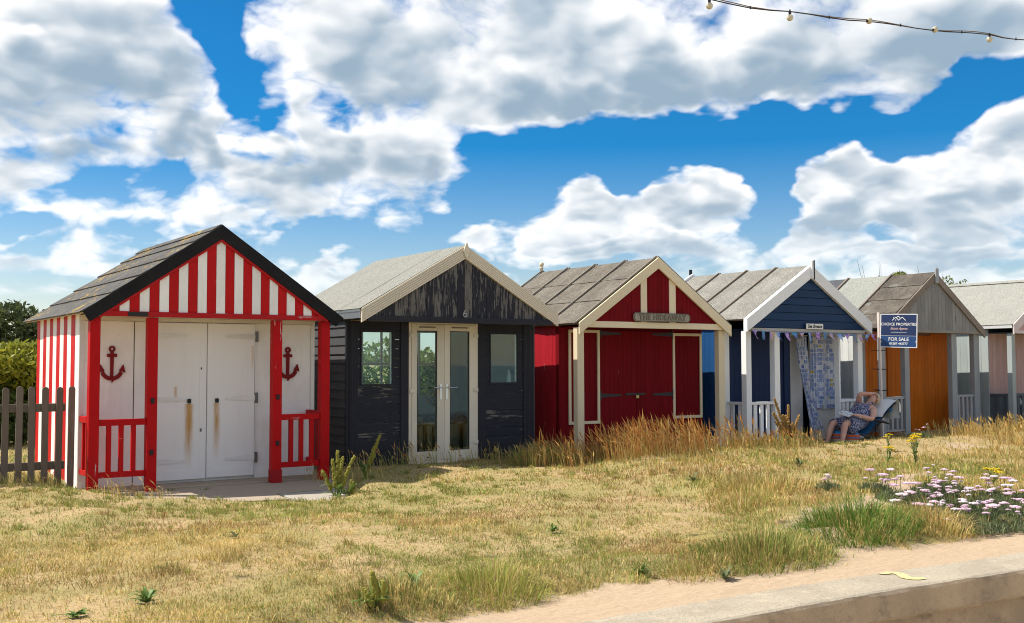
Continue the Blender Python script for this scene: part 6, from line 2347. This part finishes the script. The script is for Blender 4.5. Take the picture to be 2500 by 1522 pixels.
def tall_patch(x, y, h, colmix, wind=2.6, seeds=0.35, wbase=0.0045, rust=0.5, lean_m=0.35):
    n = len(x)
    r = np.hypot(x, y)
    P = np.stack([x, y, zground(x, y) - 0.01], 1)
    az = RNG.normal(wind, 0.8, n)
    lean = np.clip(RNG.normal(lean_m, 0.2, n), 0.02, 1.0)
    w = np.maximum(wbase, 0.00045 * r) * RNG.uniform(0.7, 1.3, n)
    v, l, t, c, tip, mid = blades(P, h, w, az, lean, colmix, colmix * 1.1)
    parts = [(v, l, t, c)]
    # seed heads on some of the stalks
    k = RNG.random(n) < seeds
    if k.any():
        d = tip[k] - mid[k]
        ln = np.linalg.norm(d, axis=1)
        hd = np.maximum(0.35 * h[k], 0.05)
        q = tip[k] - d / ln[:, None] * (hd * 0.8)[:, None]
        m = k.sum()
        cc = np.where((RNG.random(m) < rust)[:, None], RUST, STRAW) * RNG.uniform(0.8, 1.25, (m, 1))
        for a in (0.0, 1.57):
            f = RNG.uniform(0, 6.28, m) + a
            s = np.stack([np.cos(f), np.sin(f), np.zeros(m)], 1) * (np.maximum(0.006, 0.0006 * r[k]) * RNG.uniform(0.7, 1.3, m))[:, None]
            dd = d / ln[:, None] * hd[:, None]
            VV = np.empty((m, 5, 3))
            VV[:, 0], VV[:, 1] = q - s * 0.2, q + s * 0.2
            VV[:, 2], VV[:, 3] = q + dd * 0.4 - s, q + dd * 0.4 + s
            VV[:, 4] = q + dd + np.array([0, 0, -0.01])
            b = (np.arange(m) * 5)[:, None]
            parts.append((VV.reshape(-1, 3), (b + np.array([0, 1, 3, 2, 2, 3, 4])).ravel(), np.tile(np.array([4, 3]), m), np.repeat(cc[:, None, :], 5, 1).reshape(-1, 3)))
    return parts


def build_tall():
    parts = []

    def region(n, x0, x1, y0, y1, hlo, hhi, green, rust, seeds, prob=None, wind=2.6, lean=0.35, brown=0.12):
        x = RNG.uniform(x0, x1, n)
        y = RNG.uniform(y0, y1, n)
        cl = vnoise(x, y, 2.2, 3, 131)
        keep = (RNG.random(n) < sstep(0.32, 0.6, cl)) & ~hut_block(x, y)
        if prob is not None:
            keep &= RNG.random(n) < prob(x, y)
        x, y, cl = x[keep], y[keep], cl[keep]
        h = RNG.uniform(hlo, hhi, len(x)) * (0.55 + 0.8 * cl)
        c = grass_colours(len(x), np.full(len(x), green), np.full(len(x), brown), pale=0.3)
        if brown > 0.3:
            k = RNG.random(len(x)) < 0.4
            c[k] = RUST * RNG.uniform(0.8, 1.2, (k.sum(), 1))
        parts.extend(tall_patch(x, y, h, c, wind=wind, seeds=seeds, rust=rust, lean_m=lean))

    # the rusty stand of grass before the burgundy hut, running on to the navy one
    region(4000, 8.0, 11.6, 10.55, 11.45, 0.22, 0.54, 0.22, 0.75, 0.42, lambda x, y: 0.25 + 0.75 * np.exp(-((x - 9.6) / 1.2) ** 2), brown=0.32)
    region(2600, 8.2, 12.2, 10.0, 11.2, 0.06, 0.20, 0.40, 0.5, 0.2)
    region(1500, 7.9, 9.2, 11.2, 12.2, 0.12, 0.34, 0.55, 0.3, 0.15, wind=3.6)
    region(1300, 11.2, 12.9, 10.7, 11.5, 0.12, 0.32, 0.35, 0.6, 0.4)
    # thin stems along the foot of the charcoal hut and beside the pad
    region(420, 6.0, 9.2, 12.35, 12.8, 0.10, 0.34, 0.45, 0.2, 0.5, lean=0.3)
    region(420, 2.75, 3.6, 11.2, 12.3, 0.12, 0.30, 0.3, 0.3, 0.4, lambda x, y: (poly_dist(x, y, _PAD) > -0.05) * 1.0, lean=0.55)
    region(160, 5.3, 5.9, 11.3, 12.5, 0.12, 0.3, 0.6, 0.2, 0.2)
    # golden grass towards the end of the row
    region(9000, 14.8, 22.5, 9.2, 11.3, 0.14, 0.38, 0.04, 0.15, 0.35, lambda x, y: sstep(15.8, 17.6, x + 0.6 * (y - 10)))
    region(3000, 12.6, 20.0, 6.8, 9.8, 0.07, 0.22, 0.06, 0.2, 0.25)
    # rough turf on the bank
    region(3600, 7.0, 13.0, 5.6, 10.4, 0.06, 0.17, 0.40, 0.4, 0.12, lambda x, y: (x > rough_x(y)) * (1 - sand_amount(x, y)))
    region(900, 1.8, 3.1, 12.3, 13.1, 0.06, 0.18, 0.7, 0.2, 0.1)
    V, L, T, C = join(parts)
    o = big_mesh('tall_grass', V, L, T, M_GRASS, C)
    tag(o, 'long dry grass with rusty seed heads before the huts', 'grass', kind='stuff')


def tussock(x, y, rx, ry, h, n, green, label, brown=0.12, lean=0.7, gcol=None):
    a = RNG.uniform(0, 2 * np.pi, n)
    q = np.sqrt(RNG.random(n)) * (1 + 0.45 * RNG.random(n) ** 4)
    px, py = x + rx * q * np.cos(a), y + ry * q * np.sin(a)
    lump = 0.55 + 0.9 * vnoise(px, py, 6.0, 2, 191)
    hh = h * np.maximum(1.1 - 0.55 * q ** 2, 0.3) * RNG.uniform(0.35, 1.25, n) * lump
    out = np.arctan2(py - y, px - x) + RNG.normal(0, 0.7, n)
    ln = np.clip(lean * (0.3 + 0.9 * q) + RNG.normal(0, 0.18, n), 0.05, 1.1)
    r = np.hypot(px, py)
    w = np.maximum(0.0038, 0.00055 * r) * RNG.uniform(0.7, 1.3, n)
    c = grass_colours(n, np.full(n, green), np.full(n, brown), pale=0.25)
    if gcol is not None:
        k = RNG.random(n) < green
        c[k] = np.array(gcol) * RNG.uniform(0.75, 1.3, (k.sum(), 1))
    z0 = float(zground(x, y))
    P = np.stack([px - x, py - y, zground(px, py) - z0 - 0.01], 1)
    v, l, t, cc, _, _ = blades(P, hh, w, out, ln, c, c * 1.1)
    o = big_mesh('grass_tussock', v, l, t, M_GRASS, cc)
    o.location = (x, y, z0)
    tag(o, label, 'grass tussock', 'grass tussocks at the edge of the sand')


build_turf()
build_tall()
tussock(7.12, 5.60, 0.55, 0.40, 0.31, 3200, 0.66, 'bright green tussock bulging over the sand beside the pink flowers', gcol=(0.105, 0.20, 0.03), lean=0.85)
tussock(7.72, 5.34, 0.40, 0.26, 0.25, 1400, 0.22, 'straw-coloured tussock between the bright green one and the pink flowers', 0.25)
tussock(5.66, 5.26, 0.66, 0.30, 0.20, 3000, 0.55, 'long dark green tussock at the tip of the lawn by the sand', gcol=(0.16, 0.20, 0.04))
tussock(5.0, 5.22, 0.28, 0.18, 0.15, 700, 0.45, 'small olive tussock at the lawn edge left of the long dark one')
tussock(3.52, 5.38, 0.36, 0.24, 0.19, 1500, 0.55, 'yellow-green tussock of fine grass at the lawn edge near the sand', gcol=(0.33, 0.34, 0.07))
tussock(2.86, 5.36, 0.40, 0.24, 0.15, 1500, 0.42, 'dry brown tussock at the bottom edge of the lawn', 0.40, gcol=(0.14, 0.17, 0.04))
tussock(8.0, 7.35, 0.7, 0.35, 0.20, 1500, 0.35, 'faded tussock on the bank above the bare sand trail', 0.3)
tussock(7.35, 7.0, 0.4, 0.28, 0.18, 900, 0.5, 'greenish tussock on the slope where the mown turf ends')
tussock(8.45, 11.6, 0.5, 0.3, 0.36, 1200, 0.55, 'leafy green grass clump at the corner of the burgundy hut', lean=0.8)


# ------------------------------------------------------------------ weeds and flowers
def leaf_strip(mb, p, az, L, w, rise, seg=4, wave=0.0):
    """a lance-shaped leaf arching out from p"""
    d = Vector((math.cos(az), math.sin(az), 0))
    s = Vector((-d.y, d.x, 0))
    vs, fs = [], []
    for i in range(seg + 1):
        f = i / seg
        c = Vector(p) + d * L * f + Vector((0, 0, rise * math.sin(f * 2.4) * L))
        ww = w * math.sin(min(f * 1.15 + 0.12, 1.0) * math.pi) * 0.5 + 0.001
        z = wave * math.sin(f * 9)
        vs += [c - s * ww + Vector((0, 0, 0.25 * ww + z)), c, c + s * ww + Vector((0, 0, 0.25 * ww - z))]
    for i in range(seg):
        a = 3 * i
        fs += [(a, a + 1, a + 4, a + 3), (a + 1, a + 2, a + 5, a + 4)]
    mb.add(vs, fs)


M_WEED = leafy('weed_leaf', 0.2, 0.5, (0.15, 0.23, 0.055))
M_WEED2 = leafy('weed_leaf_dull', 0.2, 0.6, (0.125, 0.145, 0.06))
M_DOCK = leafy('dock_seed', 0.2, 0.8, (0.30, 0.28, 0.05))
M_DOCKR = leafy('dock_seed_rusty', 0.2, 0.8, (0.42, 0.26, 0.085))
M_STEM = leafy('stem', 0.1, 0.7, (0.13, 0.16, 0.05))
M_STEMR = leafy('stem_red', 0.1, 0.7, (0.24, 0.15, 0.06))


def rosette(x, y, r, n, label, mat=None, seed=0, rise=0.3):
    rng = random.Random(seed * 31 + 7)
    z = float(zground(x, y))
    o = thing('weed', label, 'weed', (x, y, z), 0, 'low weeds in the turf')
    n = int(n * 1.6)
    for k in range(n):
        mb = MB()
        leaf_strip(mb, (0, 0, 0.01), rng.uniform(0, 6.28), r * rng.uniform(0.25, 0.9), r * rng.uniform(0.12, 0.24), rise * rng.uniform(0.0, 1.8), wave=0.004)
        mb.build('leaf', mat or M_WEED, o, loc=(0, 0, 0), smooth=True)


_ROS = [
    (1.71, 6.20, 0.17, 16, 'dark green weed rosette low on the left of the lawn', M_WEED, 0.55), (1.31, 6.10, 0.16, 14, 'bright green weed rosette in the bottom left corner of the lawn', M_WEED, 0.3),
    (2.78, 7.75, 0.12, 9, 'small weed with a reddish leaf in the middle of the left lawn', M_WEED2, 0.3), (5.08, 6.94, 0.12, 10, 'small green weed in the middle of the mown turf', M_WEED, 0.5),
    (8.51, 9.29, 0.16, 12, 'fresh green weed rosette on the bank below the burgundy hut', M_WEED, 0.3), (7.95, 8.35, 0.14, 11, 'dark weed rosette on the lip of the mown turf', M_WEED2, 0.6),
    (10.23, 8.90, 0.20, 13, 'dull green weed rosette on the sandy bank below the navy hut', M_WEED2, 0.5), (10.42, 8.45, 0.12, 8, 'faint weed in the sandy turf beside the dull green rosette', M_WEED2, 0.4),
    (5.05, 5.02, 0.13, 14, 'dark leafy weed hanging over the sand edge', M_WEED2, 0.5), (4.62, 5.35, 0.15, 12, 'green leafy weed at the lawn edge above the sand', M_WEED, 0.5),
    (3.98, 12.18, 0.11, 10, 'green weed growing at the foot of the white doors, left', M_WEED, 0.5), (4.35, 12.0, 0.10, 9, 'brownish weed in the crack before the white doors', M_WEED2, 0.5),
    (3.62, 12.30, 0.13, 11, 'green weed beside the foot of the red post', M_WEED, 0.4), (5.99, 10.31, 0.10, 8, 'small weed on the grass right of the pad', M_WEED, 0.4),
    (3.05, 5.52, 0.15, 12, 'dark green weed beside the yellow-green tussock', M_WEED, 0.6), (6.1, 5.9, 0.09, 8, 'tiny weed at the far right of the mown turf', M_WEED2, 0.4),
    (2.0, 6.9, 0.07, 7, 'tiny weed in the straw-coloured turf at left', M_WEED2, 0.3), (4.9, 10.55, 0.09, 9, 'tuft of weed in the joint of the paving slabs', M_WEED, 0.6),
]
for _i, (_x, _y, _r, _n, _lab, _mat, _rise) in enumerate(_ROS):
    rosette(_x, _y, _r * 0.85, _n, _lab, _mat, _i, _rise)


def dock(x, y, h, stems, label, seedm, stemm, seed, lean=(0, 0)):
    rng = random.Random(seed)
    z = float(zground(x, y))
    o = thing('dock_plant', label, 'plant', (x, y, z), 0, 'seeding dock plants')
    for k in range(stems):
        hh = h * (1.0 if k == 0 else rng.uniform(0.45, 0.9))
        a = rng.uniform(0, 6.28)
        sp = rng.uniform(0.10, 0.36) * h if k else 0.03
        lk = rng.uniform(0.3, 1.5)
        top = Vector((sp * math.cos(a) + lean[0] * hh * lk, sp * math.sin(a) + lean[1] * hh * lk, hh))
        base = Vector((rng.uniform(-0.03, 0.03), rng.uniform(-0.03, 0.03), 0))
        cv = [base.lerp(top, t) + Vector((0, 0, 0.05 * h * math.sin(t * 3.1))) for t in (0, 0.25, 0.5, 0.75, 1.0)]
        st = MB().tube(cv, [0.006, 0.0055, 0.005, 0.004, 0.002], 6).build('stem', stemm, o, loc=(0, 0, 0))
        sd = MB()
        nb = int(70 * hh / h) + 20
        for i in range(nb):
            t = 0.30 + 0.70 * i / nb
            p = base.lerp(top, t) + Vector((0, 0, 0.05 * h * math.sin(t * 3.1)))
            rr = 0.028 * h * (1.25 - t) + 0.008
            whorl = 0.6 + 0.4 * math.sin(i * 1.9)
            for _ in range(2):
                b = rng.uniform(0, 6.28)
                q = p + Vector((rr * math.cos(b) * whorl, rr * math.sin(b) * whorl, rng.uniform(-0.012, 0.012)))
                sd.ball(tuple(q), rng.uniform(0.008, 0.014) * (0.8 + 0.4 * h), 5, 3)
        sd.build('seed_spike', seedm, st)
    for k in range(9):
        mb = MB()
        leaf_strip(mb, (0, 0, rng.uniform(0.02, 0.30) * h), rng.uniform(0, 6.28), rng.uniform(0.14, 0.26) * (0.6 + 0.5 * h), rng.uniform(0.035, 0.06), rng.uniform(0.1, 0.6), wave=0.006)
        mb.build('leaf', M_WEED, o, loc=(0, 0, 0), smooth=True)


dock(4.98, 10.72, 0.53, 6, 'yellow-green dock plant in seed beside the concrete pad', M_DOCK, M_STEM, 3)
dock(5.72, 11.55, 0.50, 2, 'tall single dock stalk leaning in front of the charcoal hut', M_DOCK, M_STEM, 8, lean=(0.22, -0.1))
dock(5.25, 11.0, 0.16, 3, 'low leafy dock behind the seeding dock plant', M_DOCK, M_STEM, 14)
dock(12.5, 11.05, 0.74, 11, 'rusty brown dock plant leaning before the white railing', M_DOCKR, M_STEMR, 5, lean=(-0.28, 0.08))
dock(2.66, 5.24, 0.20, 4, 'small pale dock at the bottom edge of the lawn', M_DOCK, M_STEMR, 17)


def thistle(x, y, h, label, seed):
    rng = random.Random(seed)
    z = float(zground(x, y))
    o = thing('thistle', label, 'plant', (x, y, z), 0, 'thistles by the burgundy doors')
    st = MB().tube([(0, 0, 0), (0.01, 0, h * 0.5), (0.0, 0.01, h)], [0.006, 0.005, 0.003], 6).build('stem', M_STEM, o, loc=(0, 0, 0))
    for k in range(26):
        mb = MB()
        leaf_strip(mb, (0, 0, h * (0.1 + 0.85 * k / 26)), rng.uniform(0, 6.28), 0.15 * (1.15 - k / 30) * (0.5 + h), 0.028, rng.uniform(0.2, 0.8), seg=3)
        mb.build('leaf', M_WEED2, o, loc=(0, 0, 0))
    for k in range(3):
        MB().ball((rng.uniform(-0.03, 0.03), rng.uniform(-0.03, 0.03), h + rng.uniform(-0.05, 0.02)), 0.014, 7, 5).build('flower', leafy('thistle_purple', 0.1, 0.8, (0.30, 0.14, 0.32)) if k == 0 else bpy.data.materials['thistle_purple'], o, loc=(0, 0, 0))


thistle(11.25, 12.35, 0.52, 'dark green thistle standing before the burgundy doors', 1)
thistle(10.75, 12.3, 0.40, 'shorter thistle with a mauve flower left of the dark green one', 4)


def ragwort(x, y, h, heads, label, seed, spread=0.12):
    rng = random.Random(seed)
    z = float(zground(x, y))
    o = thing('ragwort', label, 'flower', (x, y, z), 0, 'yellow ragwort plants')
    my = bpy.data.materials.get('ragwort_yellow') or leafy('ragwort_yellow', 0.15, 0.7, (0.70, 0.50, 0.012))
    for k in range(heads):
        a, hh = rng.uniform(0, 6.28), h * rng.uniform(0.72, 1.0)
        top = Vector((spread * rng.uniform(0.2, 1) * math.cos(a), spread * rng.uniform(0.2, 1) * math.sin(a), hh))
        st = MB().tube([(0, 0, 0), tuple(top * 0.5 + Vector((0, 0, 0.02))), tuple(top)], [0.005, 0.004, 0.003], 5).build('stem', M_STEM, o, loc=(0, 0, 0))
        fl = MB()
        for i in range(16):
            b, rr = rng.uniform(0, 6.28), 0.055 * math.sqrt(rng.random())
            fl.ball((top.x + rr * math.cos(b), top.y + rr * math.sin(b), top.z + 0.012 - rr * 0.25 + rng.uniform(-0.006, 0.006)), rng.uniform(0.008, 0.013), 6, 4, 0.6)
        fl.build('flower_head', my, st)
        for i in range(7):
            mb = MB()
            t = rng.uniform(0.1, 0.85)
            leaf_strip(mb, tuple(top * t), rng.uniform(0, 6.28), rng.uniform(0.05, 0.10), 0.022, 0.4, seg=3)
            mb.build('leaf', M_WEED, o, loc=(0, 0, 0))


ragwort(12.1, 8.6, 0.42, 7, 'tall yellow ragwort in flower on the bank before the orange doors', 2)
ragwort(11.8, 8.8, 0.24, 3, 'low yellow ragwort just left of the tall one', 6, 0.08)
ragwort(13.9, 10.35, 0.26, 2, 'single yellow ragwort in the turf near the sleeping woman', 9, 0.06)
ragwort(10.35, 6.45, 0.20, 3, 'short yellow ragwort among the pink flowers', 12, 0.10)


def yarrow(x, y, r, heads, label, seed):
    rng = random.Random(seed)
    z = float(zground(x, y))
    o = thing('yarrow', label, 'flower', (x, y, z), 0, 'pink yarrow clumps by the sand')
    # feathery foliage
    n = int(1300 * r / 0.3)
    a = RNG.uniform(0, 2 * np.pi, n)
    q = np.sqrt(RNG.random(n)) * r
    P = np.stack([q * np.cos(a), q * np.sin(a), np.zeros(n)], 1)
    h = RNG.uniform(0.05, 0.16, n) * (1.1 - 0.5 * q / r)
    c = np.where((RNG.random(n) < 0.75)[:, None], np.array([0.115, 0.145, 0.065]), np.array([0.22, 0.23, 0.12])) * RNG.uniform(0.7, 1.3, (n, 1))
    v, l, t, cc, _, _ = blades(P, h, np.full(n, 0.008), RNG.uniform(0, 6.28, n), np.clip(RNG.normal(0.6, 0.25, n), 0.1, 1.1), c)
    f = big_mesh('foliage', v, l, t, M_GRASS, cc, o)
    f.location = (0, 0, 0)
    for k in range(heads):
        b, rr = rng.uniform(0, 6.28), r * math.sqrt(rng.random()) * 1.0
        top = Vector((rr * math.cos(b), rr * math.sin(b), rng.uniform(0.10, 0.24)))
        st = MB().tube([(top.x * 0.7, top.y * 0.7, 0.02), tuple(top)], [0.003, 0.002], 4).build('stem', M_STEM, o, loc=(0, 0, 0))
        hd = rng.choice((0.016, 0.022, 0.028, 0.034, 0.046)) * rng.uniform(0.8, 1.2)
        fl = MB()
        m = 9
        fl.ball((top.x, top.y, top.z), hd * 0.62, 8, 4, 0.35)
        for i in range(m):
            bb = 2 * math.pi * i / m + rng.uniform(-0.3, 0.3)
            fl.ball((top.x + hd * 0.75 * math.cos(bb), top.y + hd * 0.75 * math.sin(bb), top.z - 0.004 + rng.uniform(-0.004, 0.004)), hd * rng.uniform(0.28, 0.40), 6, 3, 0.5)
        fl.build('flower_head', M_YARROW[rng.randrange(3)], st)


M_YARROW = [leafy('yarrow_pink', 0.2, 0.8, (0.74, 0.53, 0.61)), leafy('yarrow_pale', 0.2, 0.8, (0.80, 0.68, 0.71)), leafy('yarrow_mauve', 0.2, 0.8, (0.68, 0.46, 0.56))]
_YA = [(8.12, 5.25, 0.27, 8, 'nearest dark clump of pink yarrow overhanging the sand'), (8.52, 5.22, 0.28, 10, 'pink yarrow clump at the right edge of the photo above the sand'),
       (8.22, 5.62, 0.22, 8, 'pink yarrow clump just behind the nearest one'), (8.62, 5.58, 0.27, 12, 'broad pink yarrow clump in the thick of the patch'),
       (9.02, 5.42, 0.28, 13, 'dense pink yarrow clump by the right edge of the photo'), (8.40, 5.95, 0.22, 9, 'pink yarrow clump left of the middle of the patch'),
       (8.80, 5.92, 0.26, 12, 'pink yarrow clump in the middle of the patch'), (9.25, 5.78, 0.28, 13, 'pink yarrow clump towards the back of the patch at right'),
       (8.58, 6.30, 0.20, 8, 'pink yarrow clump at the back left of the patch'), (9.05, 6.25, 0.25, 10, 'pink yarrow clump at the back of the patch below the ragwort'),
       (9.62, 5.95, 0.27, 11, 'hindmost pink yarrow clump at right'), (8.75, 6.68, 0.16, 6, 'small pink yarrow clump reaching up the bank at left'),
       (9.4, 6.4, 0.22, 8, 'small pink yarrow clump under the tall ragwort'), (7.98, 5.52, 0.11, 4, 'little pink yarrow sprig at the left end of the patch beside the sand'),
       (15.6, 11.0, 0.2, 4, 'few pale yarrow heads in the grass before the orange doors'), (8.45, 7.0, 0.12, 3, 'scattered pink yarrow heads highest up the bank')]
for _i, (_x, _y, _r, _n, _lab) in enumerate(_YA):
    yarrow(_x, _y, _r, _n, _lab, 40 + _i)


# ------------------------------------------------------------------ hedge and trees behind the huts
def leaf_cloud(centres, n, size, c1, c2, seed, shell=0.55):
    """leaf-sized faces through the volume of a few overlapping lumps: (x, y, z, rx, ry, rz)"""
    rg = np.random.default_rng(seed)
    cs = np.array(centres, float)
    vol = cs[:, 3] * cs[:, 4] * cs[:, 5]
    pick = rg.choice(len(cs), n, p=vol / vol.sum())
    d = rg.normal(size=(n, 3))
    d /= np.linalg.norm(d, axis=1)[:, None]
    rr = (shell + (1 - shell) * rg.random(n)) ** 0.7
    rr *= 1 + 0.22 * (vnoise(d[:, 0] * 3 + pick, d[:, 2] * 3 + d[:, 1] * 2, 1.3, 3, seed) - 0.5) * 2
    P = cs[pick, :3] + d * cs[pick, 3:] * rr[:, None]
    P = P[P[:, 2] > 0.05]
    n = len(P)
    a = rg.normal(size=(n, 3))
    a /= np.linalg.norm(a, axis=1)[:, None]
    b = np.cross(a, rg.normal(size=(n, 3)))
    b /= np.linalg.norm(b, axis=1)[:, None]
    s = size * rg.uniform(0.6, 1.4, n)[:, None]
    V = np.stack([P - a * s, P + b * s * 0.45, P + a * s, P - b * s * 0.45], 1).reshape(-1, 3)
    L = np.arange(n * 4)
    T = np.full(n, 4)
    k = np.clip(rg.random(n) * 0.6 + (vnoise(P[:, 0] * 1.5, P[:, 2] * 1.5, 1.0, 3, seed + 5) - 0.3), 0, 1)[:, None]
    C = np.repeat(np.array(c1) * (1 - k) + np.array(c2) * k, 4, 0)
    return V, L, T, C


M_LEAF = leafy('hedge_leaves', 0.35, 0.5)
M_BARK = paint('bark', (0.09, 0.07, 0.05), 'z', rough=0.9, grain=0.6, dirt=0.4)


def bush(name, x, y, lumps, n, size, c1, c2, label, cat, seed, group, th=0.05):
    z = float(zground(x, y))
    o = thing(name, label, cat, (x, y, z), 0, group)
    V, L, T, C = leaf_cloud(lumps, n, size, c1, c2, seed)
    big_mesh('crown', V, L, T, M_LEAF, C, o).location = (0, 0, 0)
    rng = random.Random(seed)
    tr = MB()
    top = max(l[2] for l in lumps)
    tr.tube([(0, 0, -0.1), (0.03, 0.02, top * 0.45), (0.0, 0.03, top)], [th, th * 0.8, th * 0.3], 7)
    for l in lumps:
        tr.tube([(0.02, 0.02, top * 0.3), (l[0] * 0.5, l[1] * 0.5, l[2] * 0.75), (l[0], l[1], l[2])], [th * 0.6, th * 0.45, th * 0.2], 6)
    tr.build('trunk', M_BARK, o, loc=(0, 0, 0))
    return o


DKG, MDG, YLG = (0.040, 0.070, 0.018), (0.10, 0.15, 0.035), (0.40, 0.37, 0.04)
_HG = 'hedge bushes behind the huts'
bush('hedge_bush', 3.1, 20.3, [(0, 0, 0.75, 1.3, 0.9, 0.95), (-0.9, 0.1, 0.7, 1.0, 0.8, 0.85), (0.6, 0.2, 0.9, 0.8, 0.7, 0.8)], 15000, 0.055, DKG, MDG, 'dark green bramble bush behind the picket fence', 'bush', 1, _HG)
bush('hedge_bush', 3.4, 20.0, [(0, 0, 1.35, 1.4, 0.7, 0.45), (-1.2, 0.2, 1.3, 1.0, 0.6, 0.42)], 9000, 0.06, (0.20, 0.23, 0.035), YLG, 'yellow-green hedge bush above the dark bramble by the fence', 'bush', 2, _HG)
bush('tree', 3.9, 24.5, [(0, 0, 1.9, 0.9, 0.8, 0.8), (-0.8, 0.2, 1.7, 0.8, 0.7, 0.8), (0.5, 0, 1.6, 0.7, 0.6, 0.7), (-1.5, 0.3, 1.4, 0.7, 0.6, 0.7)], 9000, 0.07, (0.05, 0.07, 0.028), (0.11, 0.13, 0.045), 'dark small tree rising behind the yellow-green hedge at left', 'tree', 3, 'small trees behind the huts', 0.09)
for _k, (_x, _y, _h, _lab) in enumerate([(0.2, 21.0, 1.0, 'hedge bush out towards the left edge of the photo'), (8.9, 17.4, 1.05, 'green hedge bush seen through the left window of the charcoal hut'), (11.2, 17.6, 1.05, 'green hedge bush seen through the left glass door'),
                                         (13.4, 20.2, 1.0, 'green hedge bush behind the burgundy hut'), (17.0, 20.4, 1.1, 'green hedge bush behind the navy hut'), (21.5, 20.8, 1.2, 'green hedge bush behind the orange-doored hut')]):
    bush('hedge_bush', _x, _y, [(0, 0, 0.8 * _h, 1.3, 0.8, 0.9 * _h), (-1.0, 0.1, 0.7 * _h, 0.9, 0.7, 0.8 * _h), (1.0, 0.1, 0.75 * _h, 0.9, 0.7, 0.8 * _h)], 6500, 0.065, (0.08, 0.135, 0.03), (0.20, 0.26, 0.05), _lab, 'bush', 20 + _k, _HG)


def twiggy(x, y, h, label, seed):
    """thin leafy shoots showing over the roofs"""
    rng = random.Random(seed)
    z = float(zground(x, y))
    o = thing('shrub', label, 'bush', (x, y, z), 0, 'wispy shrubs showing over the roofs')
    for k in range(11):
        a = rng.uniform(0, 6.28)
        r = rng.uniform(0.1, 1.5)
        hh = h * rng.uniform(0.84, 1.04)
        MB().tube([(0, 0, 0), (r * 0.5 * math.cos(a), r * 0.3 * math.sin(a), hh * 0.6), (r * math.cos(a), r * 0.6 * math.sin(a), hh)], [0.025, 0.012, 0.004], 5).build('branch', M_BARK, o, loc=(0, 0, 0))
    V, L, T, C = leaf_cloud([(rng.uniform(-1.4, 1.4), rng.uniform(-0.5, 0.5), h * rng.uniform(0.78, 0.93), 0.22, 0.2, 0.16) for _ in range(9)] + [(0, 0, h * 0.62, 1.4, 0.6, h * 0.22)], 5000, 0.06, (0.08, 0.12, 0.03), (0.24, 0.26, 0.05), seed)
    big_mesh('crown', V, L, T, M_LEAF, C, o).location = (0, 0, 0)


twiggy(29.4, 22.0, 4.6, 'wispy shrub with bare twigs showing over the grey hut roof', 3)
twiggy(33.0, 22.5, 4.6, 'twiggy shrub behind the roof of the pink hut', 8)
